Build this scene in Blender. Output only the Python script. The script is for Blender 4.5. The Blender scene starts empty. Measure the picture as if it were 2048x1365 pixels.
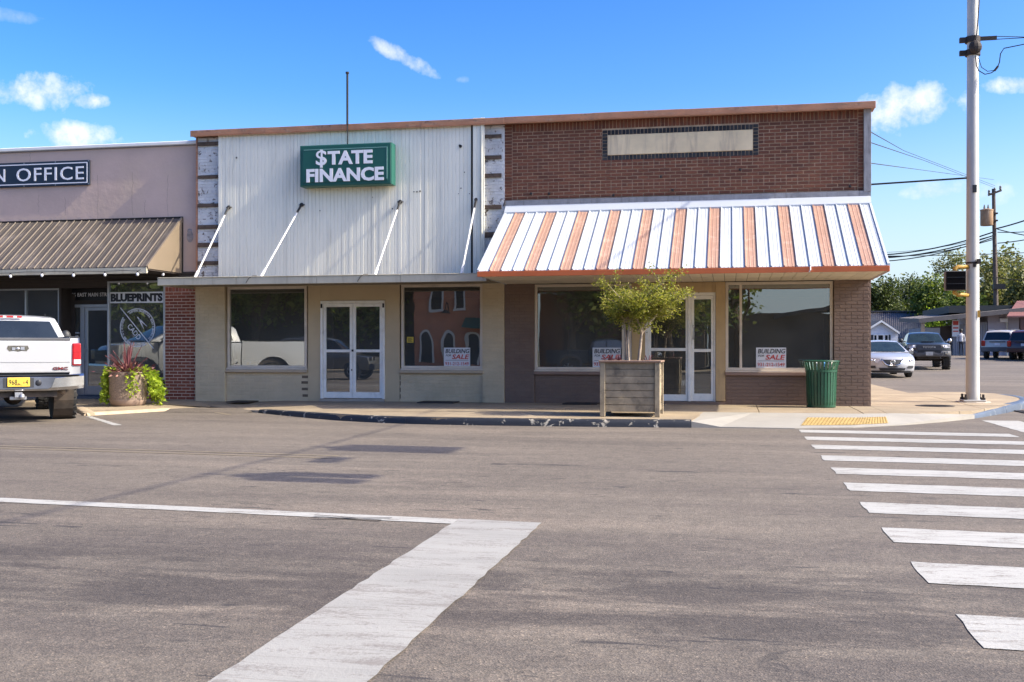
import bpy, bmesh, math, random
import numpy as np
from mathutils import Vector, Matrix

S = bpy.context.scene
C = S.collection
R = random.Random(7)
NR = np.random.RandomState(11)

# ------------------------------------------------------------------ camera
FOC, CX, HY, CAMH, YAW = 2140.0, 1024.0, 699.0, 1.24, math.radians(11.52)
cam = bpy.data.objects.new('camera', bpy.data.cameras.new('camera'))
C.objects.link(cam)
cam.location = (0, 0, CAMH)
cam.rotation_euler = (math.radians(90), 0, YAW)
cam.data.sensor_width = 36.0
cam.data.lens = 36.0 * FOC / 2048.0
cam.data.shift_y = (HY - 682.5) / 2048.0
cam.data.clip_start = 0.1
cam.data.clip_end = 3000
S.camera = cam
FWD = Vector((-math.sin(YAW), math.cos(YAW), 0))
RGT = Vector((math.cos(YAW), math.sin(YAW), 0))

def ray(px, py):
    return FWD + RGT * ((px - CX) / FOC) + Vector((0, 0, 1)) * ((HY - py) / FOC)

# ------------------------------------------------------------------ sky, sun, exposure
SUN_DIR = Vector((1.0, -0.066, 0.845)).normalized()      # towards the sun
SUN_EL = math.asin(SUN_DIR.z)
W = bpy.data.worlds.new('World')
S.world = W
W.use_nodes = True
wn, wl = W.node_tree.nodes, W.node_tree.links
wn.clear()

def N(nodes, t, **kw):
    n = nodes.new(t)
    for k, v in kw.items():
        setattr(n, k, v)
    return n

def inp(links, node, key, v):
    s = node.inputs[key]
    if hasattr(v, 'is_output'):
        links.new(v, s)
    else:
        s.default_value = v

def M(nodes, links, op, a, b=None, clamp=False):
    n = N(nodes, 'ShaderNodeMath', operation=op)
    n.use_clamp = clamp
    inp(links, n, 0, a)
    if b is not None:
        inp(links, n, 1, b)
    return n.outputs[0]

wout = N(wn, 'ShaderNodeOutputWorld')
sky = N(wn, 'ShaderNodeTexSky', sky_type='NISHITA')
sky.sun_disc = False
sky.sun_elevation = SUN_EL
sky.sun_rotation = math.atan2(SUN_DIR.x, SUN_DIR.y)
sky.altitude = 100
sky.air_density = 1.0
sky.dust_density = 2.5
sky.ozone_density = 3.0
hs = N(wn, 'ShaderNodeHueSaturation')
hs.inputs['Saturation'].default_value = 1.18
hs.inputs['Hue'].default_value = 0.505
hs.inputs['Value'].default_value = 0.55
gam = N(wn, 'ShaderNodeGamma')
gam.inputs[1].default_value = 1.5
wl.new(sky.outputs[0], gam.inputs[0])
wl.new(gam.outputs[0], hs.inputs['Color'])
bg1 = N(wn, 'ShaderNodeBackground')
bg1.inputs[1].default_value = 0.13
tc = N(wn, 'ShaderNodeTexCoord')
dirv = tc.outputs['Generated']
# pale haze towards the horizon, the same all the way round
sepd = N(wn, 'ShaderNodeSeparateXYZ')
wl.new(dirv, sepd.inputs[0])
hz_r = N(wn, 'ShaderNodeMapRange', interpolation_type='SMOOTHSTEP')
wl.new(sepd.outputs[2], hz_r.inputs[0])
for _i, _v in ((1, .24), (2, 0.0), (3, 0.0), (4, .78)):
    hz_r.inputs[_i].default_value = _v
hz_m = N(wn, 'ShaderNodeMix', data_type='RGBA')
wl.new(hz_r.outputs[0], hz_m.inputs[0])
wl.new(hs.outputs[0], hz_m.inputs[6])
hz_m.inputs[7].default_value = (3.2, 3.75, 4.4, 1)
wl.new(hz_m.outputs[2], bg1.inputs[0])
bg2 = N(wn, 'ShaderNodeBackground')
bg2.inputs[1].default_value = 0.62
noi = N(wn, 'ShaderNodeTexNoise')
noi.inputs['Scale'].default_value = 34
noi.inputs['Detail'].default_value = 7
noi.inputs['Roughness'].default_value = 0.62
wl.new(dirv, noi.inputs['Vector'])
noi2 = N(wn, 'ShaderNodeTexNoise')
noi2.inputs['Scale'].default_value = 9
noi2.inputs['Detail'].default_value = 3
wl.new(dirv, noi2.inputs['Vector'])
cr_ = N(wn, 'ShaderNodeValToRGB')
cr_.color_ramp.elements[0].position, cr_.color_ramp.elements[0].color = .36, (.66, .73, .88, 1)
cr_.color_ramp.elements[1].position, cr_.color_ramp.elements[1].color = .56, (.95, .96, 1.0, 1)
wl.new(noi.outputs[0], cr_.inputs[0])
wl.new(cr_.outputs[0], bg2.inputs[0])
warp = M(wn, wl, 'ADD', M(wn, wl, 'MULTIPLY', M(wn, wl, 'SUBTRACT', noi.outputs[0], 0.5), 4.6),
         M(wn, wl, 'MULTIPLY', M(wn, wl, 'SUBTRACT', noi2.outputs[0], 0.5), 1.6))
# fair-weather clouds as directions on the sky: (photo x, y, half width, half height, tilt, density)
CL = [(52, 182, 108, 34, -5, 1.0), (178, 203, 34, 15, -8, 1.0), (150, 276, 70, 27, 0, 1.0), (815, 120, 80, 15, 27, 0.75),
      (1822, 214, 100, 42, -4, 1.0), (2028, 170, 56, 16, 5, 0.9), (1872, 379, 62, 17, 0, 0.7), (1990, 386, 34, 22, 0, 0.55),
      (930, 160, 16, 8, 0, 0.3), (20, 32, 40, 12, 0, 0.25)]
clouds = [(ray(x, y).normalized(), w / FOC, h / FOC, math.radians(-t), d) for x, y, w, h, t, d in CL]
for az, el, w, h, d in ((120, 22, .13, .04, 1), (150, 30, .1, .035, 1), (175, 14, .2, .06, 1), (172, 9, .2, .05, 1), (200, 24, .12, .04, 1),
                        (235, 33, .1, .03, .9), (260, 15, .16, .05, 1), (300, 28, .09, .03, 1), (75, 30, .1, .03, .9)):
    a, e = math.radians(az), math.radians(el)
    clouds.append((Vector((math.sin(a) * math.cos(e), math.cos(a) * math.cos(e), math.sin(e))), w, h, 0.0, d))
total = None
for cdir, rw, rh, tilt, dens in clouds:
    u = cdir.cross(Vector((0, 0, 1))).normalized()
    v = u.cross(cdir).normalized()
    u, v = u * math.cos(tilt) + v * math.sin(tilt), v * math.cos(tilt) - u * math.sin(tilt)
    def dot(vec):
        n = N(wn, 'ShaderNodeVectorMath', operation='DOT_PRODUCT')
        wl.new(dirv, n.inputs[0])
        n.inputs[1].default_value = vec
        return n.outputs['Value']
    a2 = M(wn, wl, 'POWER', M(wn, wl, 'ABSOLUTE', M(wn, wl, 'DIVIDE', dot(u), rw)), 2.0)
    b2 = M(wn, wl, 'POWER', M(wn, wl, 'ABSOLUTE', M(wn, wl, 'DIVIDE', dot(v), rh)), 2.0)
    q = M(wn, wl, 'SUBTRACT', 1.0, M(wn, wl, 'ADD', a2, b2))
    side = M(wn, wl, 'GREATER_THAN', dot(cdir), 0.0)
    m = M(wn, wl, 'MULTIPLY', M(wn, wl, 'MULTIPLY', M(wn, wl, 'ADD', q, warp), .62, clamp=True), M(wn, wl, 'MULTIPLY', side, dens))
    total = m if total is None else M(wn, wl, 'MAXIMUM', total, m)
mixw = N(wn, 'ShaderNodeMixShader')
wl.new(total, mixw.inputs[0])
wl.new(bg1.outputs[0], mixw.inputs[1])
wl.new(bg2.outputs[0], mixw.inputs[2])
wl.new(mixw.outputs[0], wout.inputs[0])

sun = bpy.data.objects.new('sun', bpy.data.lights.new('sun', 'SUN'))
C.objects.link(sun)
sun.data.energy = 3.6
sun.data.angle = math.radians(0.53)
sun.data.color = (1.0, 0.915, 0.74)
sun.rotation_euler = SUN_DIR.to_track_quat('Z', 'Y').to_euler()
sun.location = (30, -5, 40)

S.view_settings.view_transform = 'Standard'
S.view_settings.look = 'None'
S.view_settings.exposure = 1.03
S.view_settings.gamma = 1
S.view_settings.use_curve_mapping = False
S.cycles.max_bounces = 8
S.cycles.transparent_max_bounces = 16
S.cycles.caustics_reflective = False
S.cycles.caustics_refractive = False
S.cycles.use_denoising = True

# ------------------------------------------------------------------ pixel -> place
def at_y(px, py, Y):
    d = ray(px, py)
    return Vector((0, 0, CAMH)) + d * (Y / d.y)

def at_z(px, py, z):
    d = ray(px, py)
    return Vector((0, 0, CAMH)) + d * ((z - CAMH) / d.z)

def gh(y):                                   # height of the ground going up the side street
    return 0.0 if y < 37 else 0.0205 * (min(y, 76.0) - 37)

# ------------------------------------------------------------------ mesh helpers
WO = {}                                      # world offset of parents

class MB:
    def __init__(s):
        s.v, s.f, s.m = [], [], []
    def add(s, vs, fs, mi=0):
        b = len(s.v)
        s.v += [tuple(p) for p in vs]
        s.f += [tuple(i + b for i in f) for f in fs]
        s.m += [mi] * len(fs)
        return s
    def box(s, x0, x1, y0, y1, z0, z1, mi=0):
        return s.add([(x0, y0, z0), (x1, y0, z0), (x1, y1, z0), (x0, y1, z0), (x0, y0, z1), (x1, y0, z1), (x1, y1, z1), (x0, y1, z1)],
                     [(0, 3, 2, 1), (4, 5, 6, 7), (0, 1, 5, 4), (1, 2, 6, 5), (2, 3, 7, 6), (3, 0, 4, 7)], mi)
    def cbox(s, c, sx, sy, sz, mi=0, mat=None):
        vs = [Vector((x * sx / 2, y * sy / 2, z * sz / 2)) for z in (-1, 1) for x, y in ((-1, -1), (1, -1), (1, 1), (-1, 1))]
        if mat is not None:
            vs = [mat @ p for p in vs]
        return s.add([p + Vector(c) for p in vs], [(0, 3, 2, 1), (4, 5, 6, 7), (0, 1, 5, 4), (1, 2, 6, 5), (2, 3, 7, 6), (3, 0, 4, 7)], mi)
    def quad(s, a, b, c, d, mi=0):
        return s.add([a, b, c, d], [(0, 1, 2, 3)], mi)
    def prism(s, pts, d, mi=0):              # closed polygon pts pushed by vector d
        n = len(pts)
        pts = [Vector(p) for p in pts]
        d = Vector(d)
        fs = [tuple(range(n - 1, -1, -1)), tuple(range(n, 2 * n))]
        fs += [(i, (i + 1) % n, n + (i + 1) % n, n + i) for i in range(n)]
        return s.add(pts + [p + d for p in pts], fs, mi)
    def tube(s, pts, r, n=8, mi=0, cap=True):
        pts = [Vector(p) for p in pts]
        rs = r if isinstance(r, (list, tuple)) else [r] * len(pts)
        vs, fs = [], []
        ref = None
        for i, p in enumerate(pts):
            t = (pts[min(i + 1, len(pts) - 1)] - pts[max(i - 1, 0)]).normalized()
            if ref is None:
                ref = Vector((0, 0, 1)) if abs(t.z) < .9 else Vector((1, 0, 0))
            a = t.cross(ref).normalized()
            b = t.cross(a).normalized()
            ref = -b if False else ref
            for k in range(n):
                th = 2 * math.pi * k / n
                vs.append(p + (a * math.cos(th) + b * math.sin(th)) * rs[i])
        for i in range(len(pts) - 1):
            for k in range(n):
                k2 = (k + 1) % n
                fs.append((i * n + k, (i + 1) * n + k, (i + 1) * n + k2, i * n + k2))
        if cap:
            fs.append(tuple(range(n)))
            fs.append(tuple((len(pts) - 1) * n + k for k in range(n - 1, -1, -1)))
        return s.add(vs, fs, mi)
    def lathe(s, prof, c=(0, 0, 0), n=24, mi=0, axis='z', cap=True):
        vs, fs = [], []
        for r, h in prof:
            for k in range(n):
                th = 2 * math.pi * k / n
                x, y = r * math.cos(th), r * math.sin(th)
                p = (x, y, h) if axis == 'z' else ((h, x, y) if axis == 'x' else (x, h, -y))
                vs.append((p[0] + c[0], p[1] + c[1], p[2] + c[2]))
        for i in range(len(prof) - 1):
            for k in range(n):
                k2 = (k + 1) % n
                fs.append((i * n + k, i * n + k2, (i + 1) * n + k2, (i + 1) * n + k))
        if cap:
            fs.append(tuple(range(n - 1, -1, -1)))
            fs.append(tuple((len(prof) - 1) * n + k for k in range(n)))
        return s.add(vs, fs, mi)
    def sphere(s, c, rx, ry=None, rz=None, n=12, m=8, mi=0):
        ry = rx if ry is None else ry
        rz = rx if rz is None else rz
        vs = [(c[0], c[1], c[2] - rz)]
        for i in range(1, m):
            ph = -math.pi / 2 + math.pi * i / m
            for k in range(n):
                th = 2 * math.pi * k / n
                vs.append((c[0] + rx * math.cos(ph) * math.cos(th), c[1] + ry * math.cos(ph) * math.sin(th), c[2] + rz * math.sin(ph)))
        vs.append((c[0], c[1], c[2] + rz))
        fs = [(0, 1 + (k + 1) % n, 1 + k) for k in range(n)]
        for i in range(m - 2):
            for k in range(n):
                k2 = (k + 1) % n
                fs.append((1 + i * n + k, 1 + i * n + k2, 1 + (i + 1) * n + k2, 1 + (i + 1) * n + k))
        t = 1 + (m - 2) * n
        fs += [(t + k, t + (k + 1) % n, t + n) for k in range(n)]
        return s.add(vs, fs, mi)

def build(name, mb, mats, parent=None, bevel=0, seg=1, smooth=False, kind=None, label=None, local=False, auto=None, world_parent=True):
    """ONE mesh object out of a MB; coordinates are world ones unless the parent sits at its own origin"""
    me = bpy.data.meshes.new(name)
    off = WO.get(parent.name, Vector((0, 0, 0))) if parent is not None else Vector((0, 0, 0))
    me.from_pydata([(p[0] - off.x, p[1] - off.y, p[2] - off.z) for p in mb.v], [], mb.f)
    if not isinstance(mats, (list, tuple)):
        mats = [mats]
    for m in mats:
        me.materials.append(m)
    if any(mb.m):
        me.polygons.foreach_set('material_index', mb.m)
    if bevel:
        bm = bmesh.new()
        bm.from_mesh(me)
        es = [e for e in bm.edges if len(e.link_faces) == 2 and e.calc_face_angle(0) > 0.5]
        bmesh.ops.bevel(bm, geom=es, offset=bevel, segments=seg, affect='EDGES', profile=0.6, clamp_overlap=True)
        bm.to_mesh(me)
        bm.free()
    if smooth or auto:
        me.polygons.foreach_set('use_smooth', [True] * len(me.polygons))
        if auto:
            me.set_sharp_from_angle(angle=math.radians(auto))
    me.update()
    o = bpy.data.objects.new(name, me)
    C.objects.link(o)
    if parent is not None:
        o.parent = parent
        WO[o.name] = off
    if kind:
        o['kind'] = kind
    if label:
        o['label'] = label
    return o

def link_mesh(name, me, loc, parent=None, rot=None, scale=None):
    o = bpy.data.objects.new(name, me)
    C.objects.link(o)
    off = Vector((0, 0, 0))
    if parent is not None:
        o.parent = parent
        off = WO.get(parent.name, off)
    o.location = Vector(loc) - off
    if rot is not None:
        o.rotation_euler = rot
    if scale is not None:
        o.scale = scale
    return o

def thing(name, label, cat, loc=(0, 0, 0), rz=0.0, group=None, local=False):
    o = bpy.data.objects.new(name, None)
    o.empty_display_size = .2
    C.objects.link(o)
    o.location = loc
    o.rotation_euler = (0, 0, rz)
    WO[o.name] = Vector((0, 0, 0)) if local else Vector(loc)
    tag(o, label, cat, group)
    return o

def tag(o, label, cat, group=None):
    o['label'] = label
    o['category'] = cat
    if group:
        o['group'] = group
    return o

def struct(o):
    o['kind'] = 'structure'
    return o

def dup(root, loc, rz, label=None, group=None):
    r = root.copy()
    C.objects.link(r)
    r.location = loc
    r.rotation_euler = (0, 0, rz)
    if label:
        r['label'] = label
    if group:
        r['group'] = group
    for ch in list(root.children):
        c = ch.copy()
        C.objects.link(c)
        c.parent = r
        for g in ch.children:
            d = g.copy()
            C.objects.link(d)
            d.parent = c
    return r

def text_data(body, w, h, offset=0.0, shear=0.0, extrude=0.004, spacing=1.0):
    """letter outlines scaled to a w x h box centred on (0,0), in the x-z plane facing -y"""
    cu = bpy.data.curves.new('lettering', 'FONT')
    cu.body = body
    cu.offset = offset
    cu.shear = shear
    cu.extrude = 0.01
    cu.space_character = spacing
    cu.resolution_u = 3
    o = bpy.data.objects.new('lettering', cu)
    me = bpy.data.meshes.new_from_object(o)
    vs = np.array([v.co[:] for v in me.vertices])
    fs = [tuple(p.vertices) for p in me.polygons]
    bpy.data.objects.remove(o)
    bpy.data.meshes.remove(me)
    lo, hi = vs.min(0), vs.max(0)
    sx = w / (hi[0] - lo[0])
    sz = h / (hi[1] - lo[1]) if h else sx
    out = [((x - (lo[0] + hi[0]) / 2) * sx, -(z / 0.01) * extrude, (y - (lo[1] + hi[1]) / 2) * sz) for x, y, z in vs]
    return out, fs

def put_text(mb, body, c, w, h, mi=0, rot=0.0, **kw):
    vs, fs = text_data(body, w, h, **kw)
    cr, sr = math.cos(rot), math.sin(rot)
    mb.add([(c[0] + x * cr - z * sr, c[1] + y, c[2] + x * sr + z * cr) for x, y, z in vs], fs, mi)

# ------------------------------------------------------------------ materials
def new_mat(name):
    m = bpy.data.materials.new(name)
    m.use_nodes = True
    nt = m.node_tree
    return m, nt.nodes, nt.links, nt.nodes['Principled BSDF']

def col4(c):
    return (c[0], c[1], c[2], 1)

def ramp(nodes, links, fac, stops):
    r = N(nodes, 'ShaderNodeValToRGB')
    e = r.color_ramp.elements
    while len(e) < len(stops):
        e.new(0.5)
    for i, (p, c) in enumerate(stops):
        e[i].position = p
        e[i].color = col4(c) if len(c) == 3 else c
    links.new(fac, r.inputs[0])
    return r.outputs[0]

def noise(nodes, links, vec, scale, detail=4, rough=.6, dist=0, stretch=None):
    n = N(nodes, 'ShaderNodeTexNoise')
    n.inputs['Scale'].default_value = scale
    n.inputs['Detail'].default_value = detail
    n.inputs['Roughness'].default_value = rough
    n.inputs['Distortion'].default_value = dist
    if stretch:
        mp = N(nodes, 'ShaderNodeMapping')
        mp.inputs['Scale'].default_value = stretch
        links.new(vec, mp.inputs[0])
        vec = mp.outputs[0]
    links.new(vec, n.inputs['Vector'])
    return n.outputs[0]

def mixc(nodes, links, fac, a, b, blend='MIX'):
    n = N(nodes, 'ShaderNodeMix', data_type='RGBA', blend_type=blend)
    inp(links, n, 0, fac)
    inp(links, n, 6, col4(a) if isinstance(a, (tuple, list)) else a)
    inp(links, n, 7, col4(b) if isinstance(b, (tuple, list)) else b)
    return n.outputs[2]

def smooth(nodes, links, v, lo, hi):
    n = N(nodes, 'ShaderNodeMapRange', interpolation_type='SMOOTHSTEP')
    inp(links, n, 0, v)
    n.inputs[1].default_value = lo
    n.inputs[2].default_value = hi
    return n.outputs[0]

def mat(name, col, rough=.6, metal=0.0, var=.12, scale=3.0, dirt=None, dirt_amt=.5, dirt_scale=1.2, streak=False, bump=0.0, bscale=60,
        rand=0.0, spec=.5, coat=0.0, fine=0.0, local=False, trans=0.0):
    m, n, l, b = new_mat(name)
    vec = N(n, 'ShaderNodeTexCoord').outputs['Object'] if local else N(n, 'ShaderNodeNewGeometry').outputs['Position']
    c = [max(0, x) for x in col]
    f = noise(n, l, vec, scale, 5, .62)
    out = ramp(n, l, f, [(.3, [x * (1 - var) for x in c]), (.72, [min(1, x * (1 + var)) for x in c])])
    if fine:
        f2 = noise(n, l, vec, bscale * 1.7, 2, .5)
        g = ramp(n, l, f2, [(.3, (1 - fine,) * 3), (.7, (1 + fine,) * 3)])
        out = mixc(n, l, 1.0, out, g, 'MULTIPLY')
    if rand:
        oi = N(n, 'ShaderNodeObjectInfo').outputs['Random']
        ii = N(n, 'ShaderNodeNewGeometry').outputs['Random Per Island']
        fr = M(n, l, 'FRACT', M(n, l, 'ADD', oi, ii))
        g = ramp(n, l, fr, [(0, (1 - rand,) * 3), (.5, (1, 1, 1)), (1, (1 + rand, 1 + rand * .9, 1 + rand * .8))])
        out = mixc(n, l, 1.0, out, g, 'MULTIPLY')
    if dirt is not None:
        d = noise(n, l, vec, dirt_scale, 7, .68, .6, (3.2, 3.2, .35) if streak else None)
        out = mixc(n, l, M(n, l, 'MULTIPLY', smooth(n, l, d, .48, .72), dirt_amt), out, dirt)
    l.new(out, b.inputs['Base Color'])
    b.inputs['Metallic'].default_value = metal
    rr = M(n, l, 'ADD', M(n, l, 'MULTIPLY', f, .16), rough - .08, clamp=True)
    l.new(rr, b.inputs['Roughness'])
    b.inputs['Specular IOR Level'].default_value = spec
    b.inputs['Coat Weight'].default_value = coat
    b.inputs['Coat Roughness'].default_value = .06
    if bump:
        bp = N(n, 'ShaderNodeBump')
        bp.inputs['Strength'].default_value = 1.0
        bp.inputs['Distance'].default_value = bump
        l.new(noise(n, l, vec, bscale, 4, .6), bp.inputs['Height'])
        l.new(bp.outputs[0], b.inputs['Normal'])
    return m

def glass_mat(name, refl, tint, wave=.0):
    m, n, l, b = new_mat(name)
    n.remove(b)
    out = n['Material Output']
    tr = N(n, 'ShaderNodeBsdfTransparent')
    tr.inputs[0].default_value = col4(tint)
    gl = N(n, 'ShaderNodeBsdfGlossy')
    gl.inputs['Roughness'].default_value = 0.0
    gl.inputs['Color'].default_value = (.93, .96, .94, 1)
    lw = N(n, 'ShaderNodeFresnel')
    lw.inputs[0].default_value = 1.5
    fac = M(n, l, 'ADD', M(n, l, 'MULTIPLY', lw.outputs[0], 1.2), refl, clamp=True)
    if wave:
        vec = N(n, 'ShaderNodeNewGeometry').outputs['Position']
        bp = N(n, 'ShaderNodeBump')
        bp.inputs['Distance'].default_value = wave
        l.new(noise(n, l, vec, .9, 2, .4), bp.inputs['Height'])
        l.new(bp.outputs[0], gl.inputs['Normal'])
    df = N(n, 'ShaderNodeBsdfDiffuse')          # grey veil mixed in to lift the dark panes, as a dust film would
    df.inputs[0].default_value = (.55, .56, .52, 1)
    dm_ = N(n, 'ShaderNodeMixShader')
    vec2 = N(n, 'ShaderNodeNewGeometry').outputs['Position']
    l.new(M(n, l, 'MULTIPLY', noise(n, l, vec2, 1.1, 5, .6), .22), dm_.inputs[0])
    l.new(tr.outputs[0], dm_.inputs[1])
    l.new(df.outputs[0], dm_.inputs[2])
    mx = N(n, 'ShaderNodeMixShader')
    l.new(fac, mx.inputs[0])
    l.new(dm_.outputs[0], mx.inputs[1])
    l.new(gl.outputs[0], mx.inputs[2])
    l.new(mx.outputs[0], out.inputs[0])
    return m

def leaf_mat(name, a, b2, c3, trans=.35, rough=.5):
    m, n, l, b = new_mat(name)
    out = n['Material Output']
    isl = N(n, 'ShaderNodeNewGeometry').outputs['Random Per Island']
    colr = ramp(n, l, isl, [(0, a), (.55, b2), (1, c3)])
    l.new(colr, b.inputs['Base Color'])
    b.inputs['Roughness'].default_value = rough
    b.inputs['Specular IOR Level'].default_value = .35
    t = N(n, 'ShaderNodeBsdfTranslucent')
    l.new(mixc(n, l, 1.0, colr, (1.0, 1.1, .55), 'MULTIPLY'), t.inputs[0])
    mx = N(n, 'ShaderNodeMixShader')
    mx.inputs[0].default_value = trans
    l.new(b.outputs[0], mx.inputs[1])
    l.new(t.outputs[0], mx.inputs[2])
    l.new(mx.outputs[0], out.inputs[0])
    return m

def asphalt_mat():
    m, n, l, b = new_mat('asphalt')
    vec = N(n, 'ShaderNodeNewGeometry').outputs['Position']
    sep = N(n, 'ShaderNodeSeparateXYZ')
    l.new(vec, sep.inputs[0])
    big = noise(n, l, vec, .22, 5, .6)
    base = ramp(n, l, big, [(.3, (.116, .101, .086)), (.7, (.164, .143, .119))])
    # wheel-worn lanes: long streaks along the street
    lane = noise(n, l, vec, 1.0, 5, .65, .3, (.16, 1.1, 1))
    base = mixc(n, l, M(n, l, 'MULTIPLY', smooth(n, l, lane, .5, .66), .42), base, (.088, .075, .068))
    base = mixc(n, l, M(n, l, 'MULTIPLY', smooth(n, l, lane, .5, .34), .55), base, (.20, .17, .14))
    # drip-stained near lane
    near = M(n, l, 'MULTIPLY', smooth(n, l, sep.outputs[1], 7.6, 6.7), 1.0)
    dk = noise(n, l, vec, 1.6, 6, .7, .4, (.35, 1.2, 1))
    band = M(n, l, 'MULTIPLY', smooth(n, l, sep.outputs[1], 4.2, 4.9), smooth(n, l, sep.outputs[1], 6.4, 5.7))
    base = mixc(n, l, M(n, l, 'MULTIPLY', M(n, l, 'MULTIPLY', near, smooth(n, l, dk, .38, .6)), .5), base, (.075, .065, .061))
    base = mixc(n, l, M(n, l, 'MULTIPLY', M(n, l, 'MULTIPLY', band, smooth(n, l, dk, .36, .58)), .6), base, (.045, .039, .037))
    # aggregate
    v = N(n, 'ShaderNodeTexVoronoi')
    v.inputs['Scale'].default_value = 125
    l.new(vec, v.inputs['Vector'])
    stone = ramp(n, l, v.outputs['Color'], [(0, (.5, .48, .48)), (.5, (1, .99, .97)), (.84, (1.4, 1.3, 1.18)), (1, (2.6, 2.4, 2.1))])
    base = mixc(n, l, .85, base, stone, 'MULTIPLY')
    fine = noise(n, l, vec, 30, 4, .7)
    base = mixc(n, l, 1.0, base, ramp(n, l, fine, [(.3, (.78,) * 3), (.7, (1.2,) * 3)]), 'MULTIPLY')
    mid = noise(n, l, vec, 7, 4, .65)
    base = mixc(n, l, 1.0, base, ramp(n, l, mid, [(.32, (.86,) * 3), (.68, (1.12,) * 3)]), 'MULTIPLY')
    # short tar marks and cracks
    cr = noise(n, l, vec, 2.3, 3, .5, 1.5, (.5, 3.0, 1))
    base = mixc(n, l, M(n, l, 'MULTIPLY', smooth(n, l, cr, .665, .70), .7), base, (.03, .028, .03))
    ck = noise(n, l, vec, .7, 6, .62, 1.0, (.35, 1.5, 1))
    ln = M(n, l, 'SUBTRACT', 1.0, smooth(n, l, M(n, l, 'ABSOLUTE', M(n, l, 'SUBTRACT', ck, .52)), .0, .006))
    gate = smooth(n, l, noise(n, l, vec, .35, 3, .5), .5, .6)
    base = mixc(n, l, M(n, l, 'MULTIPLY', M(n, l, 'MULTIPLY', ln, gate), .6), base, (.035, .032, .032))
    l.new(base, b.inputs['Base Color'])
    b.inputs['Roughness'].default_value = .82
    b.inputs['Specular IOR Level'].default_value = .35
    bp = N(n, 'ShaderNodeBump')
    bp.inputs['Distance'].default_value = .0022
    l.new(M(n, l, 'ADD', v.outputs['Distance'], M(n, l, 'MULTIPLY', fine, 1.0)), bp.inputs['Height'])
    l.new(bp.outputs[0], b.inputs['Normal'])
    return m

def paint_mat(name, col, under, wear=.5, sc=5):
    """road paint, scuffed down to the asphalt in places"""
    m, n, l, b = new_mat(name)
    vec = N(n, 'ShaderNodeNewGeometry').outputs['Position']
    f = noise(n, l, vec, sc, 8, .75, .5, (.6, 2.4, 1))
    g = noise(n, l, vec, 60, 5, .7)
    s = M(n, l, 'ADD', M(n, l, 'MULTIPLY', f, .65), M(n, l, 'MULTIPLY', g, .35))
    tone = ramp(n, l, noise(n, l, vec, 1.3, 5, .65, 0, (.4, 1.6, 1)), [(.28, [c * .74 for c in col]), (.5, [c * .93 for c in col]), (.72, col)])
    base = mixc(n, l, M(n, l, 'MULTIPLY', smooth(n, l, s, .50, .60), wear), tone, under)
    ck = noise(n, l, vec, 1.6, 5, .6, .8, (.3, 2.0, 1))
    ln = M(n, l, 'SUBTRACT', 1.0, smooth(n, l, M(n, l, 'ABSOLUTE', M(n, l, 'SUBTRACT', ck, .5)), .0, .012))
    base = mixc(n, l, M(n, l, 'MULTIPLY', ln, .55), base, under)
    l.new(base, b.inputs['Base Color'])
    b.inputs['Roughness'].default_value = .7
    bp = N(n, 'ShaderNodeBump')
    bp.inputs['Distance'].default_value = .003
    l.new(g, bp.inputs['Height'])
    l.new(bp.outputs[0], b.inputs['Normal'])
    return m

def brick_mat(name, cols, rand=.2, dirt=(.05, .035, .03), amt=.22, rough=.85):
    m, n, l, b = new_mat(name)
    vec = N(n, 'ShaderNodeNewGeometry').outputs['Position']
    oi = N(n, 'ShaderNodeObjectInfo').outputs['Random']
    ii = N(n, 'ShaderNodeNewGeometry').outputs['Random Per Island']
    fr = M(n, l, 'FRACT', M(n, l, 'ADD', oi, ii))
    k = len(cols) - 1
    base = ramp(n, l, fr, [(i / k, c) for i, c in enumerate(cols)])
    base = mixc(n, l, 1.0, base, ramp(n, l, noise(n, l, vec, 45, 4, .7), [(.3, (.72,) * 3), (.7, (1.25,) * 3)]), 'MULTIPLY')
    base = mixc(n, l, M(n, l, 'MULTIPLY', smooth(n, l, noise(n, l, vec, .9, 6, .7, .6, (1, 1, .7)), .5, .75), amt), base, dirt)
    l.new(base, b.inputs['Base Color'])
    b.inputs['Roughness'].default_value = rough
    bp = N(n, 'ShaderNodeBump')
    bp.inputs['Distance'].default_value = .002
    l.new(noise(n, l, vec, 90, 4, .7), bp.inputs['Height'])
    l.new(bp.outputs[0], b.inputs['Normal'])
    return m

def chipped_mat(name, top, under, under2, lo, hi, sc=6, rough=.6, stretch=None, bump=.004):
    """a paint coat flaked off to what lies below"""
    m, n, l, b = new_mat(name)
    vec = N(n, 'ShaderNodeNewGeometry').outputs['Position']
    f = noise(n, l, vec, sc, 8, .72, .4, stretch)
    u = ramp(n, l, noise(n, l, vec, 14, 4, .6), [(.35, under), (.65, under2)])
    t = mixc(n, l, 1.0, top, ramp(n, l, noise(n, l, vec, 3, 5, .65), [(.3, (.78,) * 3), (.7, (1.15,) * 3)]), 'MULTIPLY')
    base = mixc(n, l, smooth(n, l, f, lo, hi), t, u)
    l.new(base, b.inputs['Base Color'])
    b.inputs['Roughness'].default_value = rough
    bp = N(n, 'ShaderNodeBump')
    bp.inputs['Distance'].default_value = bump
    l.new(M(n, l, 'ADD', f, noise(n, l, vec, 50, 3, .6)), bp.inputs['Height'])
    l.new(bp.outputs[0], b.inputs['Normal'])
    return m

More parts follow.
